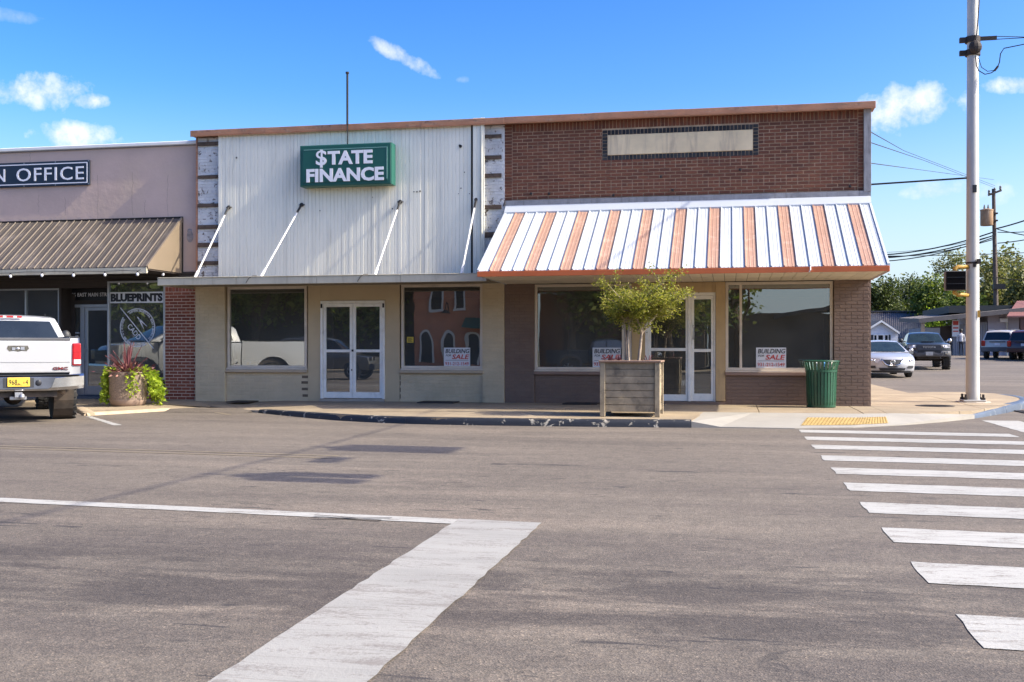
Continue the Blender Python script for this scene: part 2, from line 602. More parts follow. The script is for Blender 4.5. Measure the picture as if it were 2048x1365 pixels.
K = {}
K['asphalt'] = asphalt_mat()
K['ground'] = mat('earth', (.12, .11, .07), .9, var=.3, scale=.3)
K['paint'] = paint_mat('road_paint', (.41, .402, .37), (.19, .17, .145), .8)
K['paint_bar'] = paint_mat('stop_bar_paint', (.33, .322, .295), (.2, .18, .16), .9, 3)
K['yellow_worn'] = paint_mat('worn_yellow_paint', (.205, .165, .11), (.17, .147, .12), 1.0, 9)
K['walk'] = mat('exposed_aggregate_walk', (.30, .238, .158), .88, var=.22, scale=1.1, dirt=(.2, .145, .095), dirt_amt=.5, dirt_scale=1.6, bump=.004, bscale=120, fine=.25, rand=.08)
K['ramp'] = mat('pale_concrete', (.30, .282, .245), .85, var=.09, scale=1.6, dirt=(.36, .33, .29), dirt_amt=.45, dirt_scale=3, bump=.0015, bscale=160, fine=.08)
K['joint'] = mat('joint', (.07, .055, .04), .95)
K['tactile'] = mat('tactile_yellow', (.42, .29, .10), .7, var=.15, scale=5, dirt=(.4, .26, .1), dirt_amt=.5, dirt_scale=6)
K['kerb_black'] = chipped_mat('black_kerb_paint', (.018, .021, .028), (.36, .32, .25), (.48, .44, .36), .585, .63, 5.5, .55)
K['kerb_plain'] = mat('worn_kerb', (.46, .36, .24), .88, var=.2, scale=3, dirt=(.24, .18, .11), dirt_amt=.5, dirt_scale=4, bump=.004, bscale=80)
K['kerb_blue'] = chipped_mat('grey_blue_kerb_paint', (.07, .09, .125), (.3, .29, .26), (.42, .4, .35), .56, .64, 4, .45)
K['iron'] = mat('cast_iron', (.045, .037, .033), .7, .4, var=.25, scale=20, bump=.003, bscale=60)
K['brick'] = brick_mat('red_brown_brick', [(.105, .036, .02), (.15, .05, .025), (.17, .058, .029), (.19, .067, .034), (.155, .053, .027), (.125, .045, .025)])
K['brick_dark'] = brick_mat('blue_black_brick', [(.012, .014, .018), (.025, .028, .032), (.04, .042, .044)], amt=.1)
K['mortar'] = mat('mortar', (.50, .36, .235), .92, var=.25, scale=6, dirt=(.2, .15, .11), dirt_amt=.5, dirt_scale=1, bump=.003, bscale=90)
K['pier_brick'] = brick_mat('red_pier_brick', [(.18, .05, .028), (.24, .07, .038), (.27, .085, .046), (.21, .06, .034)], dirt=(.07, .03, .025), amt=.3)
K['pier_mortar'] = mat('pale_mortar', (.62, .50, .40), .92, var=.15, scale=9)
K['stone'] = mat('cast_stone', (.74, .60, .38), .85, var=.14, scale=2.2, dirt=(.34, .27, .2), dirt_amt=.6, dirt_scale=1.8, streak=True, bump=.003, bscale=70)
K['siding'] = mat('pale_metal_siding', (.83, .805, .68), .48, .0, var=.05, scale=.8, dirt=(.5, .48, .4), dirt_amt=.45, dirt_scale=.9, streak=True, rand=.035)
K['rust'] = chipped_mat('rusty_coping', (.40, .19, .105), (.46, .28, .18), (.18, .09, .06), .52, .62, 3.5, .55, (.5, 3, 3))
K['white_brick'] = chipped_mat('flaking_white_brick', (.62, .62, .61), (.1, .075, .06), (.2, .17, .15), .56, .61, 9, .8)
K['old_wood'] = mat('bare_nailer_wood', (.10, .07, .052), .9, var=.4, scale=14, dirt=(.03, .022, .018), dirt_amt=.7, dirt_scale=9, bump=.004, bscale=80)
K['trim_wood'] = mat('weathered_trim', (.27, .27, .28), .85, var=.25, scale=5, dirt=(.13, .12, .12), dirt_amt=.7, dirt_scale=4, streak=True)
K['tan'] = mat('tan_paint', (.57, .465, .31), .75, var=.08, scale=1.4, dirt=(.43, .345, .21), dirt_amt=.45, dirt_scale=1.3, bump=.002, bscale=70, rand=.035)
K['tan2'] = mat('tan_stucco', (.52, .41, .26), .75, var=.08, scale=1.4, dirt=(.58, .47, .30), dirt_amt=.4, dirt_scale=1.2, bump=.0015, bscale=70)
K['brown'] = mat('brown_paint', (.185, .125, .092), .62, var=.08, scale=1.5, dirt=(.135, .082, .062), dirt_amt=.5, dirt_scale=1.4, bump=.003, bscale=40, rand=.05)
K['brown_sill'] = mat('brown_sill_paint', (.25, .165, .125), .6, var=.08, scale=2)
K['tan_sill'] = mat('tan_sill_paint', (.47, .37, .255), .7, var=.08, scale=2, dirt=(.3, .23, .15), dirt_amt=.4)
K['ply'] = mat('tan_door_surround', (.50, .35, .18), .7, var=.12, scale=2.2, dirt=(.25, .17, .09), dirt_amt=.4, dirt_scale=2, streak=True)
K['frame'] = mat('window_frame_paint', (.66, .57, .46), .55, var=.1, scale=3, dirt=(.26, .22, .18), dirt_amt=.4)
K['white_frame'] = mat('white_door_frame', (.86, .84, .78), .4, var=.06, scale=3, dirt=(.45, .42, .38), dirt_amt=.4, dirt_scale=4)
K['steel_frame'] = mat('aluminium_frame', (.42, .43, .44), .35, .5, var=.08)
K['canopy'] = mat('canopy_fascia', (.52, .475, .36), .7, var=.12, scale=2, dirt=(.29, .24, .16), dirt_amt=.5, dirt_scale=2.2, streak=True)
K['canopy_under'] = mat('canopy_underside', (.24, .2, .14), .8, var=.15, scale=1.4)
K['white_metal'] = mat('white_awning_metal', (.50, .53, .56), .38, var=.03, scale=1.2, dirt=(.62, .62, .62), dirt_amt=.35, dirt_scale=1.6)
K['orange_metal'] = mat('faded_orange_metal', (.40, .24, .175), .5, var=.06, scale=1.2, dirt=(.72, .5, .4), dirt_amt=.4, dirt_scale=5)
K['orange_trim'] = mat('orange_fascia_metal', (.52, .125, .035), .45, var=.08, scale=2, dirt=(.36, .1, .04), dirt_amt=.4)
K['soffit'] = mat('soffit_plank', (.70, .61, .46), .7, var=.08, scale=2, dirt=(.38, .32, .24), dirt_amt=.4, rand=.03)
K['dark_gap'] = mat('dark_gap', (.02, .016, .013), .9)
K['rod'] = mat('white_rod', (.72, .71, .68), .5, .0, var=.08)
K['black_iron'] = mat('black_iron', (.02, .02, .021), .6, .3, var=.2)
K['sign_green'] = mat('sign_green', (.012, .088, .066), .38, var=.06)
K['sign_green2'] = mat('sign_case_green', (.02, .115, .085), .42, var=.05)
K['sign_line'] = mat('sign_pale_green', (.26, .46, .40), .4, var=.02)
K['matte_black'] = mat('matte_black', (.004, .004, .005), .95, spec=.1)
K['sign_white'] = mat('sign_white', (.78, .78, .82), .45, var=.02)
K['navy'] = mat('navy_sign', (.012, .022, .04), .42, var=.1)
K['stucco'] = mat('pink_stucco', (.58, .425, .35), .8, var=.1, scale=.9, dirt=(.60, .45, .335), dirt_amt=.7, dirt_scale=.7, bump=.006, bscale=7)
K['cap_white'] = mat('white_cap_metal', (.78, .77, .75), .45, var=.05)
K['brown_metal'] = mat('brown_awning_metal', (.075, .063, .053), .45, var=.05, scale=1.5, dirt=(.25, .21, .185), dirt_amt=.4)
K['brown_rib'] = mat('pale_awning_rib', (.19, .16, .132), .45, var=.05)
K['brown_end'] = mat('tan_awning_end', (.21, .165, .115), .5, var=.05)
K['dark_wood'] = mat('dark_storefront_board', (.045, .034, .028), .75, var=.2, scale=3, rand=.12)
K['slate'] = mat('slate_blue_base', (.085, .1, .125), .6, var=.1)
K['black_panel'] = mat('black_panel', (.008, .008, .01), .35, var=.1)
K['black'] = mat('black_letter', (.01, .011, .016), .5, var=.05)
K['red'] = mat('red_letter', (.5, .045, .03), .5, var=.05)
K['poster'] = mat('sign_board_white', (.68, .69, .72), .5, var=.03)
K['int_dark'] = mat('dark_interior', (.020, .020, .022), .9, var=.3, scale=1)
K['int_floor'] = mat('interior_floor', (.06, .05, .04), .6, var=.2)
K['curtain'] = mat('grey_blind', (.16, .17, .15), .9, var=.12, scale=1.2)
K['glass'] = glass_mat('shop_glass', .2, (.34, .36, .35), .0022)
K['glass2'] = glass_mat('clear_shop_glass', .13, (.5, .52, .51), .0018)
K['glass3'] = glass_mat('reflecting_shop_glass', .21, (.3, .32, .31), .003)
K['car_glass'] = mat('car_glass', (.018, .03, .032), .1, spec=.5, var=.3, local=True)
K['car_glass_dark'] = mat('tinted_car_glass', (.012, .015, .019), .1, spec=.5, var=.3, local=True)
K['rubber'] = mat('tyre_rubber', (.028, .028, .028), .85, var=.3, scale=10, dirt=(.075, .065, .055), dirt_amt=.6, dirt_scale=6, local=True)
K['chrome'] = mat('chrome', (.62, .62, .62), .16, 1.0, var=.08, local=True)
K['alloy'] = mat('alloy', (.45, .45, .46), .35, .8, var=.08, local=True)
K['plastic'] = mat('dark_plastic', (.03, .032, .036), .55, var=.15, local=True)
K['grey_plastic'] = mat('grey_plastic', (.1, .1, .105), .6, var=.15, local=True)
K['under'] = mat('underbody', (.05, .04, .033), .8, var=.4, scale=6, dirt=(.12, .085, .06), dirt_amt=.6, local=True)
K['galv'] = mat('galvanised_steel', (.47, .455, .42), .5, .25, var=.09, scale=1.8, dirt=(.42, .42, .42), dirt_amt=.4, dirt_scale=1.2, streak=True)
K['concrete'] = mat('grey_concrete', (.38, .33, .27), .9, var=.15, bump=.003, bscale=70)
K['signal_yellow'] = mat('signal_yellow', (.42, .24, .035), .5, var=.15)
K['cable'] = mat('cable_black', (.018, .018, .02), .7)
K['pole_wood'] = mat('pole_wood', (.11, .085, .07), .9, var=.3, scale=6, streak=True, dirt=(.05, .04, .035), dirt_amt=.6)
K['bark'] = mat('bark', (.12, .09, .065), .9, var=.35, scale=8, bump=.01, bscale=20)
K['pale_bark'] = mat('pale_bark', (.40, .32, .235), .8, var=.25, scale=14, dirt=(.2, .14, .1), dirt_amt=.5, dirt_scale=12)
K['leaf_myrtle'] = leaf_mat('myrtle_leaf', (.11, .135, .016), (.31, .31, .045), (.50, .43, .11), .45)
K['leaf_lime'] = leaf_mat('lime_leaf', (.2, .29, .02), (.34, .44, .035), (.46, .55, .06), .4)
K['leaf_purple'] = leaf_mat('purple_leaf', (.07, .02, .03), (.19, .06, .075), (.42, .22, .17), .25)
K['leaf_oak'] = leaf_mat('dark_tree_leaf', (.025, .04, .012), (.075, .10, .028), (.15, .165, .05), .3, .6)
K['leaf_green'] = leaf_mat('green_tree_leaf', (.04, .07, .012), (.12, .165, .034), (.22, .25, .06), .35, .6)
K['leaf_olive'] = leaf_mat('olive_tree_leaf', (.06, .075, .024), (.18, .185, .065), (.31, .28, .11), .35, .6)
K['grass'] = K['leaf_green']
# ------------------------------------------------------------------ ground, road and markings
def strip_sheet(name, x0, x1, ys, dz, m):
    mb = MB()
    vs = []
    for y in ys:
        vs += [(x0, y, gh(y) + dz), (x1, y, gh(y) + dz)]
    mb.add(vs, [(2 * i, 2 * i + 1, 2 * i + 3, 2 * i + 2) for i in range(len(ys) - 1)])
    return struct(build(name, mb, m))

ground = strip_sheet('ground', -900, 900, [-700, 37, 76, 95, 300, 1500], -.03, K['ground'])
road = strip_sheet('road', -140, 140, [-9.2, 0, 15, 25, 37, 60, 76, 95], 0, K['asphalt'])

def road_mark(name, pts, m=None, dz=.004, rag=0.012):
    """a painted sheet on the road with slightly ragged edges"""
    pts = [Vector((p[0], p[1], 0)) for p in pts]
    out = []
    for i, a in enumerate(pts):
        b = pts[(i + 1) % len(pts)]
        n = max(1, int((b - a).length / .12))
        d = (b - a).normalized()
        nor = Vector((d.y, -d.x, 0))
        for k in range(n):
            p = a + (b - a) * k / n
            out.append(p + nor * R.uniform(-rag, rag) * (1 if k else .2))
    mb = MB().add([(p.x, p.y, gh(p.y) + dz) for p in out], [tuple(range(len(out)))])
    return build(name, mb, m or K['paint'], road)

TILT = math.radians(-5)
for y in (17.03, 15.69, 14.36, 12.95, 11.64, 10.35, 9.05, 7.79, 6.57, 5.31, 4.08, 2.85):
    dx = 2.97
    road_mark('crosswalk_stripe', [(1.03, y), (1.03, y - .58), (1.03 + dx, y - .58 + dx * math.tan(TILT)), (1.03 + dx, y + dx * math.tan(TILT))][::1])
for i in range(5):
    x = 4.28 + i * 1.22
    road_mark('crosswalk_stripe', [(x, 19.85), (x, 17.0), (x + .6, 17.0), (x + .6, 19.85)])
a, b = at_z(915, 1040, 0), at_z(1082, 1048, 0)
q = [at_z(*c, 0) for c in ((918, 1040), (420, 1365), (738, 1365), (1083, 1048))]
q[1] += (q[1] - q[0]) * .6
q[2] += (q[2] - q[3]) * .6
road_mark('stop_bar', [(c.x, c.y) for c in q], K['paint_bar'], dz=.008, rag=.008)
a, b = at_z(0, 997, 0), at_z(915, 1040, 0)
d = (b - a) / (b.x - a.x)
a2 = a - d * 30
road_mark('lane_line', [(a2.x, a2.y), (a2.x, a2.y - .2), (b.x + .06, b.y - .2), (b.x + .06, b.y)], rag=.006)
road_mark('parking_line', [(-11.62, 17.72), (-9.82, 15.75), (-9.72, 15.83), (-11.54, 17.78)])
road_mark('parking_line', [(-10.2, 19.7), (-9.3, 18.7), (-9.22, 18.76), (-10.12, 19.76)], K['yellow_worn'])
for o in (0, .26):
    p, q = at_z(0, 896, 0), at_z(1000, 926, 0)
    e = (q - p).normalized()
    p, q = p - e * 25, q - e * 2
    road_mark('centre_line', [(p.x, p.y + o), (p.x, p.y + o - .1), (q.x, q.y + o - .1), (q.x, q.y + o)], K['yellow_worn'])
p = at_z(700, 1039, 0)
mb = MB()
for s, w in ((1, .30), (-1, .26)):
    n = 10
    up = [(p.x + w * (t / n * 2 - 1), p.y + s * (.012 + .05 * abs(t / n * 2 - 1)) + .012, .013) for t in range(n + 1)]
    lo = [(x, y - .022, z) for x, y, z in up]
    mb.add(up + lo[::-1], [tuple(range(2 * n + 2))])
build('lane_marker_scar', mb, K['iron'], road)

# ------------------------------------------------------------------ sidewalk
EDGE = [(-24, 20.9, .12), (-14.4, 20.9, .10), (-13.7, 20.35, .08), (-12.1, 18.4, .055), (-11.76, 17.96, .05), (-11.06, 19.76, .05), (-10.4, 20.3, .035), (-9.65, 20.0, .035),
        (-9.0, 19.5, .06), (-7.8, 18.5, .085), (-6.63, 17.62, .1), (-5.6, 17.18, .105), (-4.75, 17.0, .11), (-3, 17.0, .11), (-.6, 17.15, .115)]
RAMP_BACK = [(-.42, 19.0), (2.2, 19.05), (3.2, 19.5), (4.24, 20.42)]
CORNER = [(4.24, 20.42, .07), (5.0, 21.85, .12), (5.63, 23.2, .14), (6.15, 24.4, .14), (6.5, 25.6, .14), (6.68, 27.2, .14), (6.45, 28.5, .13), (5.9, 29.25, .12), (5.1, 29.1, .1), (4.4, 28.3, .09), (4.35, 37, .09), (4.35, 60, .09)]

def swz(x, y):
    if y > 21.6 or x > 2.7:
        return .14 + gh(y)
    xs = [e[0] for e in EDGE]
    xx = min(max(x, -24), -.6)
    best = (.1, 17)
    for (x0, y0, z0), (x1, y1, z1) in zip(EDGE, EDGE[1:]):
        if min(x0, x1) <= xx <= max(x0, x1):
            t = 0 if x1 == x0 else (xx - x0) / (x1 - x0)
            best = (z0 + (z1 - z0) * t, y0 + (y1 - y0) * t)
    z0, y0 = best
    t = min(1, max(0, (y - y0) / (21.6 - y0)))
    return z0 + (.155 - z0) * t

def clip(poly, x0, x1, y0, y1):
    for ax, lim, sgn in ((0, x0, 1), (0, x1, -1), (1, y0, 1), (1, y1, -1)):
        out = []
        for i, p in enumerate(poly):
            q = poly[(i + 1) % len(poly)]
            ip, iq = (p[ax] - lim) * sgn >= 0, (q[ax] - lim) * sgn >= 0
            if ip:
                out.append(p)
            if ip != iq:
                t = (lim - p[ax]) / (q[ax] - p[ax])
                out.append((p[0] + (q[0] - p[0]) * t, p[1] + (q[1] - p[1]) * t))
        poly = out
        if not poly:
            return []
    return poly

def area(p):
    return abs(sum(a[0] * b[1] - b[0] * a[1] for a, b in zip(p, p[1:] + p[:1]))) / 2

def tess(c):
    from mathutils.geometry import tessellate_polygon
    return [tuple(t) if ((c[t[1]][0] - c[t[0]][0]) * (c[t[2]][1] - c[t[0]][1]) - (c[t[1]][1] - c[t[0]][1]) * (c[t[2]][0] - c[t[0]][0])) > 0 else (t[0], t[2], t[1]) for t in tessellate_polygon([[Vector((p[0], p[1], 0)) for p in c]])]

poly = [(e[0], e[1]) for e in EDGE] + RAMP_BACK + [(c[0], c[1]) for c in CORNER[1:]] + [(2.55, 60), (2.55, 22.3), (-24, 22.3)]
base = MB().add([(x, y, swz(x, y) - .05) for x, y in poly], tess(poly))
sidewalk = struct(build('sidewalk', base, K['joint']))
xs = [-24 + 1.75 * i for i in range(19)]
xs = [x for x in xs if x < 2.4] + [2.65, 4.6, 7]
ys = [16.8, 18.55, 20.2, 22.35, 24.4, 26.5, 29.4, 33, 37, 41, 46, 52, 60]
for i in range(len(xs) - 1):
    for j in range(len(ys) - 1):
        c = clip(poly, xs[i] + .007, xs[i + 1] - .007, ys[j] + .007, ys[j + 1] - .007)
        if len(c) < 3 or area(c) < .004:
            continue
        # cut finer so that the slab follows the fall of the walk
        c = [p for k, p in enumerate(c) if (Vector(p) - Vector(c[k - 1])).length > .002]
        n = len(c)
        dz = R.uniform(-.002, .002)
        mb = MB().add([(x, y, swz(x, y) + dz) for x, y in c] + [(x, y, swz(x, y) - .08) for x, y in c],
                      tess(c) + [(k, k + n, (k + 1) % n + n, (k + 1) % n) for k in range(n)])
        build('paving_slab', mb, K['walk'], sidewalk)

def kerb(pts, m, w=.15, lip=.006, parent=None):
    """one kerb piece following pts (x, y, top z); the outer face is on the line, the body lies to its left"""
    P = [Vector((p[0], p[1], 0)) for p in pts]
    vs, fs = [], []
    for i, p in enumerate(P):
        t = (P[min(i + 1, len(P) - 1)] - P[max(i - 1, 0)]).normalized()
        nl = Vector((-t.y, t.x, 0))
        g = gh(p.y)
        z = pts[i][2] + lip + g
        j = R.uniform(-.006, .006)
        for off, zz in ((-.045 + j, g - .03), (-.035 + j, g + (z - g) * .55), (-.022 + j, z - .014), (.0, z), (w, z), (w, g - .03)):
            q = p + nl * off
            vs.append((q.x, q.y, zz))
    for i in range(len(P) - 1):
        for k in range(5):
            a = i * 6 + k
            fs.append((a, a + 6, a + 7, a + 1))
    fs += [tuple(range(6)), tuple((len(P) - 1) * 6 + k for k in range(5, -1, -1))]
    o = build('kerb', MB().add(vs, fs), m, auto=40)
    return struct(o)

def refine(pts, step=.25):
    out = []
    for a, b in zip(pts, pts[1:]):
        n = max(1, int(math.hypot(b[0] - a[0], b[1] - a[1]) / step))
        out += [tuple(a[k] + (b[k] - a[k]) * i / n for k in range(3)) for i in range(n)]
    return out + [pts[-1]]

def round_corner(pts, it=2):
    for _ in range(it):
        out = [pts[0]]
        for a, b in zip(pts, pts[1:]):
            out += [tuple(a[k] * .75 + b[k] * .25 for k in range(3)), tuple(a[k] * .25 + b[k] * .75 for k in range(3))]
        pts = out + [pts[-1]]
    return pts

kerb(refine(EDGE[0:5]), K['kerb_plain'])
kerb(refine(EDGE[4:9]), K['kerb_plain'])
kp = refine(round_corner(EDGE[8:], 2))
cuts = [0, int(len(kp) * .26), int(len(kp) * .5), int(len(kp) * .74), len(kp) - 1]
for a, b in zip(cuts, cuts[1:]):
    kerb(kp[a:b + 1], K['kerb_black'])
kc = refine(round_corner(CORNER[:10], 2))
h = [int(len(kc) * f) for f in (0, .18, .36, .6, 1)]
for a, b in zip(h, h[1:]):
    kerb(kc[a:min(b + 1, len(kc))], K['kerb_blue'])
kerb(refine(CORNER[9:], 2), K['kerb_plain'])

# asphalt drawn up flush to the walk at the head of the open parking bay
ap = [(-11.02, 19.70, .05), (-10.4, 20.34, .052), (-10.0, 20.20, .05), (-9.62, 20.04, .052), (-9.2, 19.72, .03)]
ao = [(-10.9, 19.2, .004), (-10.35, 19.45, .004), (-9.95, 19.4, .004), (-9.55, 19.3, .004), (-9.2, 19.3, .004)]
struct(build('road_apron', MB().add(ao + ap, [(i, i + 1, 6 + i, 5 + i) for i in range(4)]), K['asphalt']))

# pale kerb ramp with the tactile plate
rf = [(-.6, 17.13, .1), (-.15, 17.15, .02), (.99, 17.2, .012), (1.9, 17.6, .012), (2.75, 18.35, .015), (3.5, 19.25, .06), (4.28, 20.38, .075)]
rb = [(-.46, 19.0, .142), (.4, 19.02, .142), (1.3, 19.04, .142), (2.2, 19.06, .142), (2.75, 19.3, .142), (3.25, 19.55, .13), (4.2, 20.44, .085)]
mb = MB()
n = len(rf)
mb.add([(x, y, z) for x, y, z in rf] + [(x, y, z) for x, y, z in rb] + [(x, y, -.02) for x, y, z in rf],
       [(i, i + 1, n + i + 1, n + i) for i in range(n - 1)] + [(2 * n + i, 2 * n + i + 1, i + 1, i) for i in range(n - 1)])
kerb_ramp = struct(build('kerb_ramp', mb, K['ramp']))
tp = MB()
def ramp_at(u, v):
    k = min(n - 2, int(u * (n - 1)))
    f_ = u * (n - 1) - k
    a_ = [rf[k][i] + (rf[k + 1][i] - rf[k][i]) * f_ for i in range(3)]
    b_ = [rb[k][i] + (rb[k + 1][i] - rb[k][i]) * f_ for i in range(3)]
    return [a_[i] + (b_[i] - a_[i]) * v for i in range(3)]
U0, U1, V0, V1 = .345, .62, .14, .66
nu, nv = 12, 4
vs = [ramp_at(U0 + (U1 - U0) * i / nu, V0 + (V1 - V0) * j / nv) for i in range(nu + 1) for j in range(nv + 1)]
tp.add([(x, y, z + .008) for x, y, z in vs], [(i * (nv + 1) + j, (i + 1) * (nv + 1) + j, (i + 1) * (nv + 1) + j + 1, i * (nv + 1) + j + 1) for i in range(nu) for j in range(nv)])
for i in range(26):
    for j in range(9):
        x, y, z = ramp_at(U0 + (U1 - U0) * (i + .5) / 26, V0 + (V1 - V0) * (j + .5) / 9)
        tp.lathe([(.016, 0), (.012, .007)], (x, y, z + .008), 6)
build('tactile_plate', tp, K['tactile'], kerb_ramp)

mc = thing('manhole_cover', 'rusty round iron cover set in the tan corner pavement', 'manhole cover', (3.9, 22.0, .14))
build('ring', MB().lathe([(.36, .0), (.36, .006), (.30, .007), (.30, .0)], (3.9, 22.0, .141), 32, cap=False), K['iron'], mc)
mb = MB().lathe([(.297, .003), (.297, .006), (0.01, .006)], (3.9, 22.0, .141), 32, cap=False)
for i in range(-3, 4):
    hw = math.sqrt(.27 ** 2 - (i * .075) ** 2)
    mb.box(3.9 - hw, 3.9 + hw, 22.0 + i * .075 - .012, 22.0 + i * .075 + .012, .146, .152)
build('lid', mb, K['iron'], mc)
dr = thing('storm_drain', 'dark street drain grate in the gutter beside the blue-grey corner kerb', 'drain', (5.9, 22.6, 0))
mb = MB()
for i in range(9):
    mb.box(5.62 + i * .07, 5.65 + i * .07, 22.25, 22.95, .004, .022)
build('grate', mb, K['iron'], dr)
build('rim', MB().box(5.56, 6.28, 22.2, 22.245, .003, .02).box(5.56, 6.28, 22.955, 23.0, .003, .02).box(5.56, 5.6, 22.247, 22.953, .003, .02).box(6.24, 6.28, 22.247, 22.953, .003, .02), K['iron'], dr)
for nm, px0, px1, lab in (('a', 840, 912, 'dark flat cellar hatch by the wall under the window with the orange reflection'),
                          ('b', 1128, 1196, 'dark flat cellar hatch by the brown wall behind the wooden planter'),
                          ('c', 462, 505, 'small dark cellar hatch by the tan wall left of the white double door')):
    x0, x1 = at_y(px0, 800, 21.2).x, at_y(px1, 800, 21.2).x
    t = thing('cellar_hatch', lab, 'hatch', ((x0 + x1) / 2, 21.25, .15))
    z = swz(x0, 21.2) + .004
    build('rim', MB().box(x0, x1, 20.98, 21.02, z - .01, z + .012).box(x0, x1, 21.46, 21.5, z - .01, z + .012).box(x0, x0 + .04, 21.021, 21.459, z - .01, z + .012).box(x1 - .04, x1, 21.021, 21.459, z - .01, z + .012), K['iron'], t)
    build('plate', MB().box(x0 + .042, x1 - .042, 21.022, 21.458, z - .01, z + .008), K['dark_gap'], t)

# ------------------------------------------------------------------ brickwork helpers
F = 21.6                                      # street front
def brick_mesh(name, m, depth=.010):
    mb = MB()
    b, c = .5, .5
    e = .03
    # unit brick, front towards -y, front edges eased
    mb.add([(-b, 0, -c), (b, 0, -c), (b, 0, c), (-b, 0, c), (-b, -.8 * depth, -c), (b, -.8 * depth, -c), (b, -.8 * depth, c), (-b, -.8 * depth, c),
            (-b + e, -depth, -c + e * 2), (b - e, -depth, -c + e * 2), (b - e, -depth, c - e * 2), (-b + e, -depth, c - e * 2)],
           [(0, 1, 5, 4), (1, 2, 6, 5), (2, 3, 7, 6), (3, 0, 4, 7), (4, 5, 9, 8), (5, 6, 10, 9), (6, 7, 11, 10), (7, 4, 8, 11), (8, 9, 10, 11)])
    me = bpy.data.meshes.new(name)
    me.from_pydata(mb.v, [], mb.f)
    me.materials.append(m)
    return me, mb

def lay_bricks(parent, spots, me, unit, m, y, limit, stuff_name, jit=.002):
    """spots: (x, z, w, h): the first `limit` become parts of their own, the rest one piece of stuff"""
    rest = MB()
    for i, (x, z, w, h) in enumerate(spots):
        yy = y + R.uniform(-jit, jit)
        if i < limit:
            link_mesh('brick', me, (x, yy, z), parent, (0, R.uniform(-.006, .006), 0), (w, 1, h))
        else:
            rest.add([(x + v[0] * w, yy + v[1], z + v[2] * h) for v in unit.v], unit.f)
    if rest.v:
        build(stuff_name, rest, m, parent, kind='stuff')

def courses(x0, x1, z0, z1, bl=.215, bh=.0685, joint=.0155, header_every=0, skip=None, start=0):
    out = []
    nrow = int(round((z1 - z0) / bh))
    bh = (z1 - z0) / nrow
    for r in range(nrow):
        z = z1 - (r + .5) * bh
        hdr = header_every and (r + 2) % header_every == 0
        L = bl / 2 if hdr else bl
        x = x0 - (L * .5 if (r + start) % 2 else 0) * (1 if not hdr else 1)
        while x < x1 - .02:
            a, b = max(x, x0), min(x + L, x1)
            x += L
            if b - a < .04:
                continue
            segs = [(a, b)]
            if skip and skip[2] < z < skip[3]:
                segs = [(p, q) for p, q in ((a, min(b, skip[0])), (max(a, skip[1]), b)) if q - p > .03]
            for p, q in segs:
                out.append(((p + q) / 2, z, q - p - joint + R.uniform(-.003, .003), bh - joint + R.uniform(-.002, .002)))
    return out

def painted_wall(parent, name, x0, x1, z0, z1, y, m, thick=.25, relief=.006, bricks=True):
    """painted masonry: the courses stand proud of their joints"""
    mb = MB().box(x0, x1, y + relief, y + thick, z0, z1)
    if bricks:
        for x, z, w, h in courses(x0 + .002, x1 - .002, z0, z1, joint=.009, header_every=6):
            e = .004
            w2, h2 = w / 2, h / 2
            j = R.uniform(-.0015, .0015)
            mb.add([(x - w2, y + relief, z - h2), (x + w2, y + relief, z - h2), (x + w2, y + relief, z + h2), (x - w2, y + relief, z + h2),
                    (x - w2 + e, y + j, z - h2 + e), (x + w2 - e, y + j, z - h2 + e), (x + w2 - e, y + j, z + h2 - e), (x - w2 + e, y + j, z + h2 - e)],
                   [(0, 1, 5, 4), (1, 2, 6, 5), (2, 3, 7, 6), (3, 0, 4, 7), (4, 5, 6, 7)])
    return build(name, mb, m, parent, kind='stuff' if bricks else None)

def X(px, Y=F):
    return at_y(px, 700, Y).x

def window(parent, x0, x1, z0, z1, y, fw=.05, mull=(), glass=None, m=None, depth=.07, rails=(), name='window', label=None):
    mb = MB()
    mb.box(x0, x0 + fw, y - depth / 2, y + depth / 2, z0, z1).box(x1 - fw, x1, y - depth / 2, y + depth / 2, z0, z1)
    mb.box(x0 + fw, x1 - fw, y - depth / 2, y + depth / 2, z1 - fw, z1).box(x0 + fw, x1 - fw, y - depth / 2, y + depth / 2, z0, z0 + fw)
    for mx in mull:
        mb.box(mx - fw * .45, mx + fw * .45, y - depth / 2, y + depth / 2, z0 + fw, z1 - fw)
    f = build(name, mb, m or K['frame'], parent, bevel=.004)
    if label:
        f['label'] = label
    cuts = [x0 + fw] + [q for mx in mull for q in (mx - fw * .45, mx + fw * .45)] + [x1 - fw]
    for a, b in zip(cuts[::2], cuts[1::2]):
        build('pane', MB().quad((a - .004, y + .01, z0 + fw - .004), (b + .004, y + .01, z0 + fw - .004), (b + .004, y + .01, z1 - fw + .004), (a - .004, y + .01, z1 - fw + .004)), glass or K['glass'], f)
    return f

